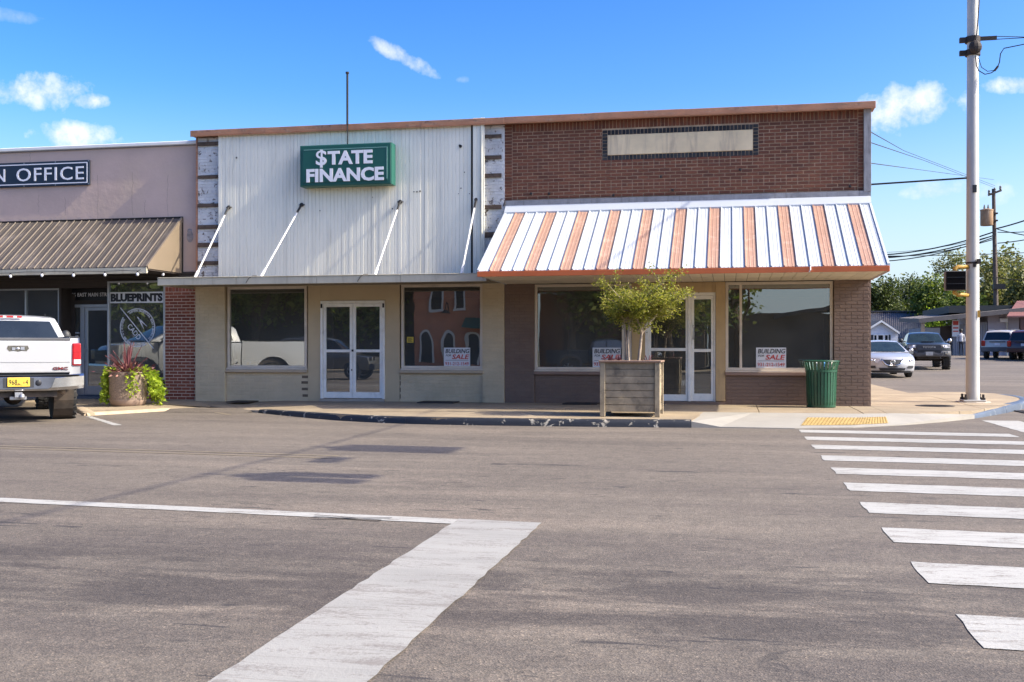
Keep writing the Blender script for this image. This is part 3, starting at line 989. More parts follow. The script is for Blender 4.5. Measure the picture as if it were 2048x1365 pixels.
def door(parent, x0, x1, z0, z1, y, m, glass, st=.06, rail_z=None, bot=.14, handle=None, depth=.045, name='door', top=.07):
    mb = MB()
    mb.box(x0, x0 + st, y, y + depth, z0, z1).box(x1 - st, x1, y, y + depth, z0, z1)
    mb.box(x0 + st, x1 - st, y, y + depth, z1 - top, z1).box(x0 + st, x1 - st, y, y + depth, z0, z0 + bot)
    zs = [z0 + bot, z1 - top]
    if rail_z:
        mb.box(x0 + st, x1 - st, y, y + depth, rail_z - .03, rail_z + .03)
        zs = [z0 + bot, rail_z - .03, rail_z + .03, z1 - top]
    d = build(name, mb, m, parent, bevel=.004)
    for a, b in zip(zs[::2], zs[1::2]):
        build('pane', MB().quad((x0 + st - .003, y + .02, a - .003), (x1 - st + .003, y + .02, a - .003), (x1 - st + .003, y + .02, b + .003), (x0 + st - .003, y + .02, b + .003)), glass, d)
    if handle:
        hx, ha, hb = handle
        build('handle', MB().tube([(hx, y, ha), (hx, y - .05, ha), (hx, y - .06, ha + .03), (hx, y - .06, hb - .03), (hx, y - .05, hb), (hx, y, hb)], .011, 6), K['alloy'], d, smooth=True)
    return d

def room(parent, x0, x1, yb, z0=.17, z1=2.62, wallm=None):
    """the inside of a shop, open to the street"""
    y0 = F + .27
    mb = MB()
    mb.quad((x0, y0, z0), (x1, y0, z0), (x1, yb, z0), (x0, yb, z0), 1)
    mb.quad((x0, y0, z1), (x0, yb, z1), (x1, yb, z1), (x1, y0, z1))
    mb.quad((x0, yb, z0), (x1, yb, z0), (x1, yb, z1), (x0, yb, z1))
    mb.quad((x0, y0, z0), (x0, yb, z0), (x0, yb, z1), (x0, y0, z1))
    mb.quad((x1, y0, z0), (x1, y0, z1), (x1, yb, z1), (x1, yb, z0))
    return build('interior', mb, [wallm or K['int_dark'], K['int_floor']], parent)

# ------------------------------------------------------------------ the metal-clad shop
XL, XM, XR = -11.46, -4.555, 2.65
clad = thing('metal_clad_shop', 'one storey shop with pale ribbed metal front above a flat canopy', 'building', ((XL + XM) / 2, F, .1))
TOP = 5.88
build('wall', MB().box(XL, XM - .002, F + .08, 44, 2.64, TOP).box(XL, XL + .2, F + .26, 44, .1, 2.639).box(XM - .2, XM - .002, F + .26, 44, .1, 2.639).box(XL + .21, XM - .21, 43.8, 44, .1, 2.639), K['tan2'], clad)
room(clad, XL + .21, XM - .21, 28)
# flaking white brick strips with bare nailers, beside the siding
s0, s1 = X(440), X(967)
sp = []
for a, b in ((XL + .03, s0 + .02), (s1 - .02, XM - .004)):
    painted_wall(clad, 'white_brick_strip', a, b, 2.64, TOP - .01, F - .005, K['white_brick'], .084, .008)
    fr = ((.02, .11), (.255, .09), (.455, .1), (.605, .11), (.73, .12), (.86, .11)) if a < -9 else ((.05, .09), (.19, .1), (.31, .11), (.52, .11), (.70, .15), (.86, .13), (.95, .09))
    for f_, h_ in fr:
        z = TOP - .05 - f_ * 3.1
        w = b - a
        aa = a + (.02 if a < -9 else 0)
        bb = b - (0 if a < -9 else .06)
        build('nailer', MB().box(aa, bb, F - .045, F - .009, z - h_ * .75, z), K['old_wood'], clad, bevel=.006)
# drain pipe strip in the corner between the two shops
build('corner_flashing', MB().box(XL - .005, XL + .029, F - .02, F + .079, 2.72, TOP), K['rust'], clad)
# ribbed siding, one plank at a time
npl = 68
pw = (X(944) - s0) / npl
pl = MB()
e = .012
prof = [(-.5 * pw, .0), (-.5 * pw + .003, -.006), (-.5 * pw + .008, -.009), (.5 * pw - .008, -.009), (.5 * pw - .004, -.006), (.5 * pw - .001, .0)]
zs0, zs1 = 2.70, TOP + .02
def plank_mesh(z0, z1, prof):
    mb = MB()
    n = len(prof)
    mb.add([(x, y, z) for z in (z0, z1) for x, y in prof], [(i, i + 1, n + i + 1, n + i) for i in range(n - 1)])
    mb.quad((prof[0][0], .001, z1), (prof[-1][0], .001, z1), (prof[-2][0], prof[-2][1], z1), (prof[1][0], prof[1][1], z1))
    me = bpy.data.meshes.new('siding_plank')
    me.from_pydata(mb.v, [], mb.f)
    me.materials.append(K['siding'])
    return me
pm = plank_mesh(zs0, zs1, prof)
build('siding_backing', MB().box(s0, s1, F - .075, F - .01, zs0 + .01, TOP + .01), K['dark_gap'], clad)
for i in range(npl):
    link_mesh('siding_plank', pm, (s0 + (i + .5) * pw, F - .076 + R.uniform(-.002, .002), 0), clad, (0, 0, R.uniform(-.012, .012)))
pm2 = plank_mesh(zs0, TOP + .13, prof)
for i in range(3):
    link_mesh('siding_plank', pm2, (X(946.5) + .02 + (i + .5) * pw, F - .115, 0), clad)
build('siding_edge', MB().box(X(966.5) - .012, X(966.5) + .006, F - .15, F - .02, zs0, TOP + .13), K['siding'], clad)
# small holes and fixings left in the siding
mb = MB()
for px, py, r in ((473, 316, .02), (640, 422, .012), (921, 293, .035), (919, 291, .018), (922, 377, .014), (929, 345, .012), (828, 384, .012), (834, 384, .016), (840, 383, .018), (745, 395, .01), (939, 388, .01), (785, 418, .014), (917, 388, .01)):
    p = at_y(px, py, F - .101)
    mb.lathe([(r, -.004), (r * .8, 0.004)], tuple(p), 8, axis='y')
build('bolt_hole', mb, K['black_iron'], clad)
# coping
def coping(parent, x0, x1, n):
    for i in range(n):
        a, b = x0 + (x1 - x0) * i / n, x0 + (x1 - x0) * (i + 1) / n
        dz = R.uniform(-.006, .006)
        build('coping', MB().box(a, b + .02, F - .17 - .003 * (i % 2), F + .3, TOP + dz, TOP + .115 + dz).box(a, b + .02, F - .17 - .003 * (i % 2), F - .155, TOP - .02 + dz, TOP + dz - .001), K['rust'], parent, bevel=.004)
coping(clad, XL - .06, XM, 4)
build('roof', MB().box(XL + .05, XM - .05, F + .31, 43.9, TOP - .3, TOP - .1), K['black_panel'], clad)
vp = at_y(702, 153, F + .02)
build('vent_pipe', MB().tube([(vp.x, F - .19, 5.55), (vp.x, F - .19, TOP + .16)], .014, 6).tube([(vp.x, F - .2, TOP + .1), (vp.x, F - .2, vp.z)], .024, 8).lathe([(.04, 0), (.04, .035)], (vp.x, F - .2, vp.z), 8), K['black_iron'], clad, smooth=False)
# flat canopy on tie rods
CY = 20.0
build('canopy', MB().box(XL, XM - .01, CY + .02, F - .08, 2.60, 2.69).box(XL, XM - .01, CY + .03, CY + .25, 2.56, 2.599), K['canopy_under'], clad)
for i in range(4):
    a, b = XL + (XM - .02 - XL) * i / 4, XL + (XM - .02 - XL) * (i + 1) / 4
    build('canopy_fascia', MB().box(a + .003, b - .003, CY - .012 - .002 * i, CY + .018, 2.545, 2.69).box(a + .003, b - .003, CY - .03, CY + .018, 2.691, 2.705), K['canopy'], clad, bevel=.004)
build('canopy_fascia', MB().box(XL - .012, XL - .001, CY - .01, F - .09, 2.545, 2.705), K['canopy'], clad)
for a, b, lift in (((457, 415), (390, 552), 0), ((603, 410), (522, 550), 0), ((800, 404), (750, 546), 0), ((952, 400), (923, 545), 0)):
    p, q = at_y(a[0], a[1], F - .12), at_y(b[0], b[1], CY + .12)
    q.z = 2.70
    mid = p + (q - p) * .12
    t = build('tie_rod', MB().tube([p, q], .019, 6), K['rod'], clad)
    build('eye_bolt', MB().sphere((p.x, F - .11, p.z), .045, .03, .045, 8, 6).tube([p, mid], .023, 6).cbox((p.x, F - .1, p.z), .13, .012, .02), K['black_iron'], t)
    build('clevis', MB().tube([q + (p - q) * .09, q], .03, 6), K['rod'], t)
# loose cable ends hanging over the fascia
for px in (492, 715):
    p = at_y(px, 560, CY - .04)
    build('loose_cable', MB().tube([(p.x + .16, CY + .1, 2.72), (p.x + .12, CY - .0, 2.715), (p.x + .06, CY - .045, 2.66), (p.x, CY - .045, 2.57)], .007, 5), K['cable'], clad)
p = at_y(640, 548, F - .3)
build('loose_cable', MB().tube([(p.x, F - .3, 2.70), (p.x + .2, F - .2, 2.78), (p.x + .45, F - .15, 2.80), (p.x + .55, F - .15, 2.74), (p.x + .56, F - .2, 2.70)], .007, 5), K['cable'], clad)
# ground storey
zb = .1
w1a, w1b, d0, d1, w2a, w2b = X(454), X(613), X(641), X(770), X(802), X(965)
ZS, ZT = .83, 2.60
painted_wall(clad, 'pilaster', XL, X(452), zb, 2.64, F - .06, K['tan'], .3)
painted_wall(clad, 'pilaster', w2b + .005, XM - .003, zb, 2.64, F - .04, K['tan'], .3)
painted_wall(clad, 'bulkhead', X(452) + .002, w1b + .03, zb, .735, F + .01, K['tan'])
painted_wall(clad, 'bulkhead', w2a - .03, w2b + .004, zb, .735, F + .01, K['tan'])
painted_wall(clad, 'plaster_panel', w1b + .032, d0, zb, 2.645, F, K['tan2'], bricks=False)
painted_wall(clad, 'plaster_panel', d1, w2a - .032, zb, 2.645, F, K['tan2'], bricks=False)
painted_wall(clad, 'plaster_panel', d0 + .001, d1 - .001, 2.275, 2.646, F + .002, K['tan2'], bricks=False)
painted_wall(clad, 'plaster_panel', X(452) + .001, w1b + .031, ZT, 2.644, F + .003, K['tan2'], bricks=False)
painted_wall(clad, 'plaster_panel', w2a - .031, w2b + .004, ZT, 2.644, F + .003, K['tan2'], bricks=False)
# broken toothing where the bulkheads meet the plaster
mb = MB()
for z in (.22, .36, .5, .62):
    mb.box(w1b - .10 + R.uniform(-.02, .02), w1b + .028, F + .004, F + .012, z, z + .055)
    mb.box(w2a - .026, w2a - .012, F + .003, F + .012, z - .02, z + .07)
build('missing_brick', mb, mat('raw_toothing', (.15, .11, .075), .9, var=.3, scale=20), clad)
for a, b in ((w1a, w1b), (w2a, w2b)):
    build('sill', MB().box(a - .02, b + .03, F - .06, F + .05, .737, .80), K['tan_sill'], clad, bevel=.008)
    build('sill', MB().box(a - .01, b + .02, F - .035, F + .09, .801, .835), K['frame'], clad, bevel=.005)
window(clad, w1a, w1b, ZS + .006, ZT - .002, F + .045, .055, glass=K['glass3'])
window(clad, w2a, w2b, ZS + .006, ZT - .002, F + .045, .055, glass=K['glass3'])
build('blind', MB().box(w1a + .06, w1b + .5, F + .28, F + .29, .2, 2.6), K['curtain'], clad)
dm = (d0 + d1) / 2
build('door_frame', MB().box(d0 + .002, d0 + .055, F - .02, F + .09, .17, 2.27).box(d1 - .055, d1 - .002, F - .02, F + .09, .17, 2.27).box(d0 + .055, d1 - .055, F - .02, F + .09, 2.215, 2.272), K['white_frame'], clad, bevel=.004)
door(clad, d0 + .058, dm - .004, .20, 2.212, F + .01, K['white_frame'], K['glass'], .065, 1.205, .13)
door(clad, dm + .004, d1 - .058, .20, 2.212, F + .01, K['white_frame'], K['glass'], .065, 1.205, .13)
build('hinge_plate', MB().box(d0 + .012, d0 + .05, F - .03, F - .021, 2.12, 2.21).box(d1 - .05, d1 - .012, F - .03, F - .021, 2.12, 2.21).box(dm - .02, dm + .02, F - .012, F + .009, 1.19, 1.235).box(dm - .03, dm - .01, F + .0, F + .009, .78, .82), K['black_iron'], clad)
build('threshold', MB().box(d0, d1, F - .05, F + .25, .1, .19), K['concrete'], clad)

# ------------------------------------------------------------------ the brick shop on the corner
bs = thing('brick_corner_shop', 'one storey corner shop with red-brown brick front above a striped metal awning', 'building', ((XM + XR) / 2, F, .1))
ZA = 4.30                                     # bottom of the open brickwork
build('wall', MB().box(XM + .002, XR - .002, F + .03, 44, 2.66, TOP - .01).box(XR - .25, XR - .002, F + .26, 44, .1, 2.659).box(XM + .002, XM + .2, F + .26, 44, .1, 2.659).box(XM + .21, XR - .26, 43.8, 44, .1, 2.659), K['mortar'], bs)
painted_wall(bs, 'side_wall', XR - .24, XR, .05, .1, F + .27, K['brown'], .2, bricks=False)
mb = MB().box(XR - .001, XR + .012, F + .01, 44, .1, TOP - .02)
build('side_wall', mb, K['brown'], bs)
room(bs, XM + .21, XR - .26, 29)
me_b, unit_b = brick_mesh('brick', K['brick'])
me_d, unit_d = brick_mesh('dark_brick', K['brick_dark'])
bx0, bx1 = X(1005), X(1727)
lx = X(1024)
rx = X(1716)
SOL = .175
sx0, sx1, sz0, sz1 = -2.434, .442, 5.165, 5.575
bd = .105
spots = []
c = courses(lx, rx, ZA - .05, TOP - SOL, header_every=6, skip=(sx0 - bd, sx1 + bd, sz0 - bd, sz1 + bd))
spots += c
nsol = int((rx - lx) / .0735)
for i in range(nsol):
    w = (rx - lx) / nsol
    spots.append((lx + (i + .5) * w, TOP - SOL / 2, w - .012, SOL - .012))
n = int((TOP - ZA + .05) / .0685)
for i in range(n):
    z = TOP - (i + .5) * .0685
    spots.append(((bx0 + lx) / 2, z, lx - bx0 - .012, .0565))
    spots.append(((rx + bx1) / 2, z, bx1 - rx - .012, .0565))
spots.sort(key=lambda s: -(s[2] * s[3]) * (1 + .02 * s[0]) if s[2] > .15 or s[3] > .15 else 1)
lay_bricks(bs, spots, me_b, unit_b, K['brick'], F + .03, 300, 'brickwork')
dk = []
nb = int((sx1 - sx0) / .0735)
for i in range(nb):
    w = (sx1 - sx0) / nb
    for z in (sz0 - bd / 2, sz1 + bd / 2):
        dk.append((sx0 + (i + .5) * w, z, w - .014, bd - .012))
nv = int((sz1 - sz0 + 2 * bd) / .0685)
for i in range(nv):
    hgt = (sz1 - sz0 + 2 * bd) / nv
    for x in (sx0 - bd / 2, sx1 + bd / 2):
        dk.append((x, sz0 - bd + (i + .5) * hgt, bd - .012, hgt - .012))
lay_bricks(bs, dk, me_d, unit_d, K['brick_dark'], F + .028, 999, 'border')
build('name_stone', MB().box(sx0 + .004, sx1 - .004, F + .008, F + .05, sz0 + .003, sz1 - .003), K['stone'], bs, bevel=.004)
mb = MB()
for px, py in ((1062, 388), (1227, 391), (1322, 354), (1345, 381), (1700, 373), (1098, 388), (1480, 340)):
    p = at_y(px, py, F - .003)
    mb.sphere(tuple(p), .028, .012, .028, 8, 5)
build('patch_plug', mb, K['black_iron'], bs)
build('corner_board', MB().box(X(1727.5), XR + .014, F - .035, F + .02, ZA - .02, TOP - .005), K['trim_wood'], bs, bevel=.004)
coping(bs, XM + .022, XR + .06, 4)
build('coping', MB().box(XR - .2, XR + .06, F + .31, 44, TOP - .0, TOP + .11), K['rust'], bs)
build('roof', MB().box(XM + .05, XR - .25, F + .31, 43.9, TOP - .3, TOP - .1), K['black_panel'], bs)
# striped awning
AX0, AX1, AY0, AZ0, AY1, AZ1 = XM + .03, XR - .005, F - .04, 4.065, 19.05, 2.665
aw = build('awning', MB().box(AX0 + .03, AX1 - .03, AY0 - .02, AY0 + .01, AZ0 - .08, AZ0 - .03), K['white_metal'], bs)
for gx in (AX0, AX1 - .02):
    build('gable_end', MB().prism([(gx, AY0 + .02, AZ0 - .02), (gx, AY1 + .03, AZ1 - .012), (gx, AY1 + .03, 2.575), (gx, AY0 + .02, 2.575)], (.02, 0, 0)), K['white_metal'], aw)
L = math.hypot(AY0 - AY1, AZ0 - AZ1)
ang = math.atan2(AZ0 - AZ1, AY0 - AY1)
npn = 33
pw = (AX1 - AX0) / npn
def awning_panel(name, m, L, pw, rib=.028):
    h = pw / 2
    pr = [(-h, .002), (-h + .004, rib), (-h + .022, rib), (-h + .03, .003), (-h * .33, .003), (-h * .33 + .006, .008), (-h * .33 + .014, .008), (-h * .33 + .02, .003),
          (h * .33, .003), (h * .33 + .006, .008), (h * .33 + .014, .008), (h * .33 + .02, .003), (h - .001, .003)]
    mb = MB()
    n = len(pr)
    mb.add([(x, t, z) for t in (0, L) for x, z in pr] + [(x, 0, -.006) for x, z in pr], [(i, i + 1, n + i + 1, n + i) for i in range(n - 1)] + [(2 * n + i, 2 * n + i + 1, i + 1, i) for i in range(n - 1)])
    me = bpy.data.meshes.new(name)
    me.from_pydata(mb.v, [], mb.f)
    me.materials.append(m)
    return me
pw_me = awning_panel('awning_panel', K['white_metal'], L, pw)
po_me = awning_panel('awning_panel', K['orange_metal'], L, pw)
for i in range(npn):
    o = link_mesh('awning_panel', po_me if i % 3 == 1 else pw_me, (AX0 + (i + .5) * pw, AY1, AZ1), aw, (ang, 0, 0))
    if i % 3 == 1:
        o['label'] = 'faded orange awning panel'
build('edge_trim', MB().prism([(AX1 - .03, AY0, AZ0 + .03), (AX1 - .03, AY1, AZ1 + .033), (AX1 - .03, AY1, AZ1 - .02), (AX1 - .03, AY0, AZ0 - .03)], (.04, 0, 0)), K['white_metal'], aw)
build('edge_trim', MB().prism([(AX0 - .01, AY0, AZ0 + .03), (AX0 - .01, AY1, AZ1 + .033), (AX0 - .01, AY1, AZ1 - .02), (AX0 - .01, AY0, AZ0 - .03)], (.04, 0, 0)), K['white_metal'], aw)
sl = Vector((0, math.cos(ang), math.sin(ang)))
nn = Vector((0, -math.sin(ang), math.cos(ang)))
q0 = Vector((0, AY0, AZ0)) + nn * .034
for i in range(2):
    a, b = AX0 - .01 + (AX1 - AX0 + .02) * i / 2, AX0 - .012 + (AX1 - AX0 + .02) * (i + 1) / 2
    p1 = q0 - sl * .1
    build('head_flashing', MB().prism([(a, p1.y, p1.z), (a, F - .03, q0.z + .1), (a, F - .028, q0.z + .092), (a, p1.y + .004, p1.z - .03)], (b - a, 0, 0)), K['white_metal'], aw)
    build('head_flashing', MB().box(a, b, F - .028, F - .006, q0.z + .08, ZA - .0), K['trim_wood'], aw)
build('fascia', MB().box(AX0 - .005, AX1 + .005, AY1 - .012, AY1 + .022, 2.565, AZ1 - .008), K['orange_trim'], aw, bevel=.004)
build('fascia', MB().box(AX1 + .0, AX1 + .012, AY1 + .023, F - .05, 2.565, 2.65), K['orange_trim'], aw)
build('soffit_backing', MB().box(AX0 + .021, AX1 - .021, AY1 + .03, F - .05, 2.597, 2.605), K['dark_gap'], aw)
nso = 34
ww = (AX1 - AX0 - .05) / nso
mb = MB().box(-ww / 2 + .004, ww / 2 - .004, AY1 + .026, F - .05, 2.58, 2.596)
me = bpy.data.meshes.new('soffit_plank')
me.from_pydata(mb.v, [], mb.f)
me.materials.append(K['soffit'])
for i in range(nso):
    link_mesh('soffit_plank', me, (AX0 + .025 + (i + .5) * ww, 0, 0), aw)
# ground storey
w3a, w3m, w3b = X(1069), X(1246), X(1263)
dr0, dr1 = X(1290), X(1431)
w4a, w4m, w4b = X(1451), X(1481.5), X(1666)
painted_wall(bs, 'pier', XM + .002, w3a - .002, zb, 2.58, F - .02, K['brown'], .28)
painted_wall(bs, 'pier', w4b + .012, XR - .003, .05, 2.58, F - .05, K['brown'], .31, .007)
painted_wall(bs, 'bulkhead', w3a, w3b, zb, .72, F + .02, K['brown'])
painted_wall(bs, 'bulkhead', w4a, w4b + .01, zb, .72, F + .02, K['brown'])
for a, b in ((w3a, w3b), (w4a, w4b + .01)):
    build('sill', MB().box(a - .01, b + .005, F - .045, F + .06, .722, .785), K['brown_sill'], bs, bevel=.007)
    build('sill', MB().box(a - .005, b, F - .03, F + .09, .786, .82), K['frame'], bs, bevel=.005)
window(bs, w3a, w3b, .822, 2.57, F + .045, .055, (w3m,), K['glass2'])
window(bs, w4a, w4b, .822, 2.57, F + .045, .055, (w4m,), K['glass3'])
build('door_surround', MB().box(w3b + .004, dr0 - .003, F + .0, F + .24, zb, 2.578).box(dr1 + .003, w4a - .004, F - .01, F + .24, .21, 2.578).box(dr0 - .002, dr1 + .002, F + .003, F + .24, 2.372, 2.577), K['ply'], bs, bevel=.004)
dxm = X(1379)
build('door_frame', MB().box(dr0, dr0 + .07, F + .01, F + .1, .2, 2.37).box(dr1 - .03, dr1, F + .01, F + .1, .2, 2.37).box(dr0 + .07, dr1 - .03, F + .01, F + .1, 2.31, 2.371).box(dxm - .03, dxm + .03, F + .01, F + .1, .2, 2.309), K['white_frame'], bs, bevel=.004)
door(bs, dr0 + .073, dxm - .033, .205, 2.306, F + .03, K['white_frame'], K['glass2'], .045, 1.235, .13)
door(bs, dxm + .033, dr1 - .033, .205, 2.306, F + .03, K['white_frame'], K['glass2'], .055, 1.215, .15, handle=(dxm + .075, 1.44, 1.72))
build('threshold', MB().box(w3b, w4a, F - .03, F + .25, .1, .2), K['brown'], bs)
build('lamp_hook', MB().tube([(1.35, AY1 - .03, 2.67), (1.35, AY1 - .045, 2.6), (1.33, AY1 - .03, 2.57)], .012, 5), K['rod'], bs)

# ------------------------------------------------------------------ the stucco shop on the other side
PW = F + .13
PX0, PX1 = -24.0, XL - .002
pk = thing('stucco_shop', 'old pink stucco shop front with a brown ribbed awning and dark glazed storefront', 'building', ((PX0 + PX1) / 2, F, .1))
build('wall', MB().box(PX0, PX1, PW, 40, 2.95, 5.74).box(PX0, PX0 + .2, PW, 40, .1, 2.949).box(PX1 - .2, PX1, PW + .3, 40, .1, 2.949), K['stucco'], pk)
build('wall_cap', MB().box(PX0, PX1, PW - .06, PW + .4, 5.76, 5.84), K['cap_white'], pk, bevel=.012)
build('wall_cap', MB().box(PX0, PX1, PW - .03, PW + .3, 5.742, 5.758), K['trim_wood'], pk)
mb = MB()
for px, py0, py1 in ((77, 425, 390), (195, 440, 350), (265, 432, 345), (335, 434, 350), (60, 300, 330), (130, 430, 395), (290, 430, 400)):
    pts = []
    for i in range(9):
        t = i / 8
        p = at_y(px + R.uniform(-1.5, 1.5), py0 + (py1 - py0) * t, PW - .001)
        pts.append(tuple(p))
    for a, b in zip(pts, pts[1:]):
        mb.add([(a[0] - .003, a[1], a[2]), (a[0] + .003, a[1], a[2]), (b[0] + .0025, b[1], b[2]), (b[0] - .0025, b[1], b[2])], [(0, 1, 2, 3)])
build('stucco_crack', mb, mat('crack_line', (.26, .19, .17), .9), pk)
p = at_y(379, 462, PW - .004)
build('patch_plug', MB().sphere((p.x, PW, p.z), .06, .02, .05, 8, 6).sphere((p.x + .01, PW, p.z - .13), .08, .012, .13, 8, 6), mat('mortar_smear', (.33, .30, .29), .9, var=.3, scale=12), pk)
# its brick pier
me_p, unit_p = brick_mesh('brick', K['pier_brick'])
px0, px1 = -12.22, XL - .012
build('pier', MB().box(px0, px1, F + .012, F + .3, .12, 2.62), K['pier_mortar'], pk)
ps = courses(px0 + .004, px1 - .004, .13, 2.5, bl=.2, bh=.0705)
for i in range(9):
    ps.append((px0 + .045 + i * (px1 - px0) / 9.2, 2.56, .068, .1))
lay_bricks(pk, ps, me_p, unit_p, K['pier_brick'], F + .012, 300, 'brickwork')
# brown awning
BX1, BY0, BZ0, BY1, BZ1 = -11.87, PW - .03, 4.13, 20.25, 2.95
L2 = math.hypot(BY0 - BY1, BZ0 - BZ1)
ang2 = math.atan2(BZ0 - BZ1, BY0 - BY1)
pw2 = .187
def brown_panel():
    h = pw2 / 2
    mb = MB()
    pr = [(-h, .002), (-h + .22 * pw2, .002), (-h + .24 * pw2, .006), (-h + .3 * pw2, .006), (-h + .32 * pw2, .002), (h - .016, .002)]
    n = len(pr)
    mb.add([(x, t, z) for t in (0, L2) for x, z in pr], [(i, i + 1, n + i + 1, n + i) for i in range(n - 1)], 0)
    rb = [(h - .016, .002), (h - .013, .024), (h - .003, .024), (h, .002)]
    mb.add([(x, t, z) for t in (0, L2) for x, z in rb] + [(x, 0, .0) for x, z in rb], [(i, i + 1, 5 + i, 4 + i) for i in range(3)] + [(0, 1, 2, 3)], 1)
    me = bpy.data.meshes.new('awning_panel')
    me.from_pydata(mb.v, [], mb.f)
    me.materials.append(K['brown_metal'])
    me.materials.append(K['brown_rib'])
    me.polygons.foreach_set('material_index', mb.m)
    return me
bp_me = brown_panel()
BX0 = BX1 - pw2 * 60
aw2 = build('awning', MB().box(BX0, BX1 - .02, BY0 - .02, BY0 + .0, BZ0 - .06, BZ0 - .02), K['brown_end'], pk)
for gx in (BX1 - .002, BX0):
    build('gable_end', MB().prism([(gx, BY0 + .01, BZ0 - .01), (gx, BY1 + .02, BZ1 - .002), (gx, BY1 + .02, BZ1 - .03), (gx, BY0 + .01, BZ1 - .03)], (.015, 0, 0)), K['brown_end'], aw2)
for i in range(60):
    link_mesh('awning_panel', bp_me, (BX1 - (i + .5) * pw2, BY1, BZ1), aw2, (ang2, 0, 0))
build('edge_trim', MB().prism([(BX1 - .02, BY0, BZ0 + .03), (BX1 - .02, BY1, BZ1 + .03), (BX1 - .02, BY1 + .02, BZ1 - .02), (BX1 - .02, BY0, BZ0 - .08)], (.045, 0, 0)), K['brown_end'], aw2)
build('head_flashing', MB().box(BX0, BX1, BY0 - .01, BY0 + .028, BZ0 + .0, BZ0 + .04), K['dark_gap'], aw2)
build('end_post', MB().box(BX1 - .0, BX1 + .025, BY0 - .01, BY0 + .028, BZ1 - .02, BZ0 + .04), K['dark_gap'], aw2)
build('fascia', MB().box(BX0, BX1 - .003, BY1 + .0, BY1 + .04, BZ1 - .13, BZ1 - .008), K['canopy'], aw2)
build('soffit', MB().box(BX0, BX1 - .003, BY1 + .041, BY0, BZ1 - .06, BZ1 - .035), K['dark_wood'], aw2)
# boarded head over the shop windows, one board at a time
for i, (z0, z1) in enumerate(((2.76, 2.82), (2.825, 2.885), (2.89, 2.94))):
    build('head_board', MB().box(PX0, PX1 - .01, PW - .05 - .006 * i, PW + .3, z0, z1), K['dark_wood'], pk, bevel=.004)
# display window nearest the truck
gx0, gx1 = X(0) - 3, X(114)
window(pk, gx0, gx1, .62, 2.62, PW - .02, .035, (X(46),), K['glass2'], K['steel_frame'])
build('bulkhead', MB().box(gx0, gx1, PW - .05, PW + .2, .1, .615), K['slate'], pk)
build('head_board', MB().box(gx0, -13.64, PW - .05, PW + .2, 2.625, 2.755), K['dark_wood'], pk)
build('post', MB().box(gx1 + .002, gx1 + .06, PW - .06, PW + .36, .1, 2.624).box(gx1 + .061, gx1 + .15, PW + .3, PW + .36, .1, 2.5), K['dark_wood'], pk)
# recessed entrance
EY = PW + .34
ex0, ex1 = gx1 + .15, -13.3
build('transom', MB().box(gx1 + .065, ex1, EY, EY + .06, 2.36, 2.62), K['black_panel'], pk)
build('head_board', MB().box(gx1 + .065, ex1, EY - .03, EY + .06, 2.27, 2.358), K['dark_wood'], pk)
tx = MB()
x0, x1 = X(145, EY), X(217, EY)
put_text(tx, '35 EAST MAIN STREET', ((x0 + x1) / 2 + .06, EY - .004, 2.49), (x1 - x0) * 1.15, .088, spacing=1.1, offset=.012)
build('address_lettering', tx, K['sign_white'], pk)
fx = [X(p, EY) for p in (129, 134, 162, 170, 176)]
build('entrance_frame', MB().box(fx[0], fx[1] + .02, EY - .03, EY + .05, .15, 2.265).box(fx[2], fx[3], EY - .03, EY + .05, .15, 2.265).box(fx[1] + .02, fx[2], EY - .03, EY + .05, 2.2, 2.265).box(fx[3], ex1, EY - .03, EY + .05, 2.2, 2.265).box(fx[1] + .02, fx[2], EY - .03, EY + .05, .15, .5), K['steel_frame'], pk)
build('pane', MB().quad((fx[1], EY + .01, .5), (fx[2] + .01, EY + .01, .5), (fx[2] + .01, EY + .01, 2.21), (fx[1], EY + .01, 2.21)), K['glass'], pk)
door(pk, fx[3] + .004, ex1 + .3, .2, 2.196, EY - .01, K['steel_frame'], K['glass'], .07, None, .2, handle=(fx[3] + .04, .95, 1.25))
tx = MB()
c = X(148, EY)
for i, w_ in enumerate((.25, .2, .21, .16)):          # too small to read in the photo: rows of short strokes
    x_ = c - w_ / 2
    while x_ < c + w_ / 2:
        l_ = R.uniform(.012, .04)
        tx.box(x_, x_ + l_, EY - .004, EY - .001, 1.60 - i * .07, 1.628 - i * .07)
        x_ += l_ + .01
tx.sphere((c + .05, EY - .002, 1.2), .03, .002, .05, 8, 6).box(c - .08, c, EY - .004, EY - .001, 1.18, 1.215)
build('hours_lettering', tx, K['sign_white'], pk)
build('step', MB().box(gx1, ex1 + .5, PW + .02, EY + .2, .1, .17), K['slate'], pk)
build('recess_base', MB().box(fx[0], ex1, EY - .05, EY + .06, .1, .199), K['slate'], pk)
# blueprint window
ux0, ux1, uz0, uz1 = -13.63, px0 - .002, .57, 2.76
window(pk, ux0, ux1, uz0, uz1, F + .04, .04, (), K['glass'], K['steel_frame'])
build('bulkhead', MB().box(ux0, ux1, F + .005, F + .3, .3, .565), K['dark_wood'], pk)
pb = MB()
build('base_course', MB().box(ux0, ux1, F + .012, F + .3, .1, .299), K['pier_mortar'], pk)
lay_bricks(pk, courses(ux0 + .004, ux1 - .004, .13, .295, bl=.2, bh=.0705), me_p, unit_p, K['pier_brick'], F + .012, 300, 'brickwork')
build('return_wall', MB().box(ux0 + .0, ux0 + .05, F + .08, EY - .04, .1, 2.755), K['dark_wood'], pk)
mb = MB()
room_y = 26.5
mb.quad((PX0 + .2, EY + .5, .15), (PX1 - .2, EY + .5, .15), (PX1 - .2, room_y, .15), (PX0 + .2, room_y, .15))
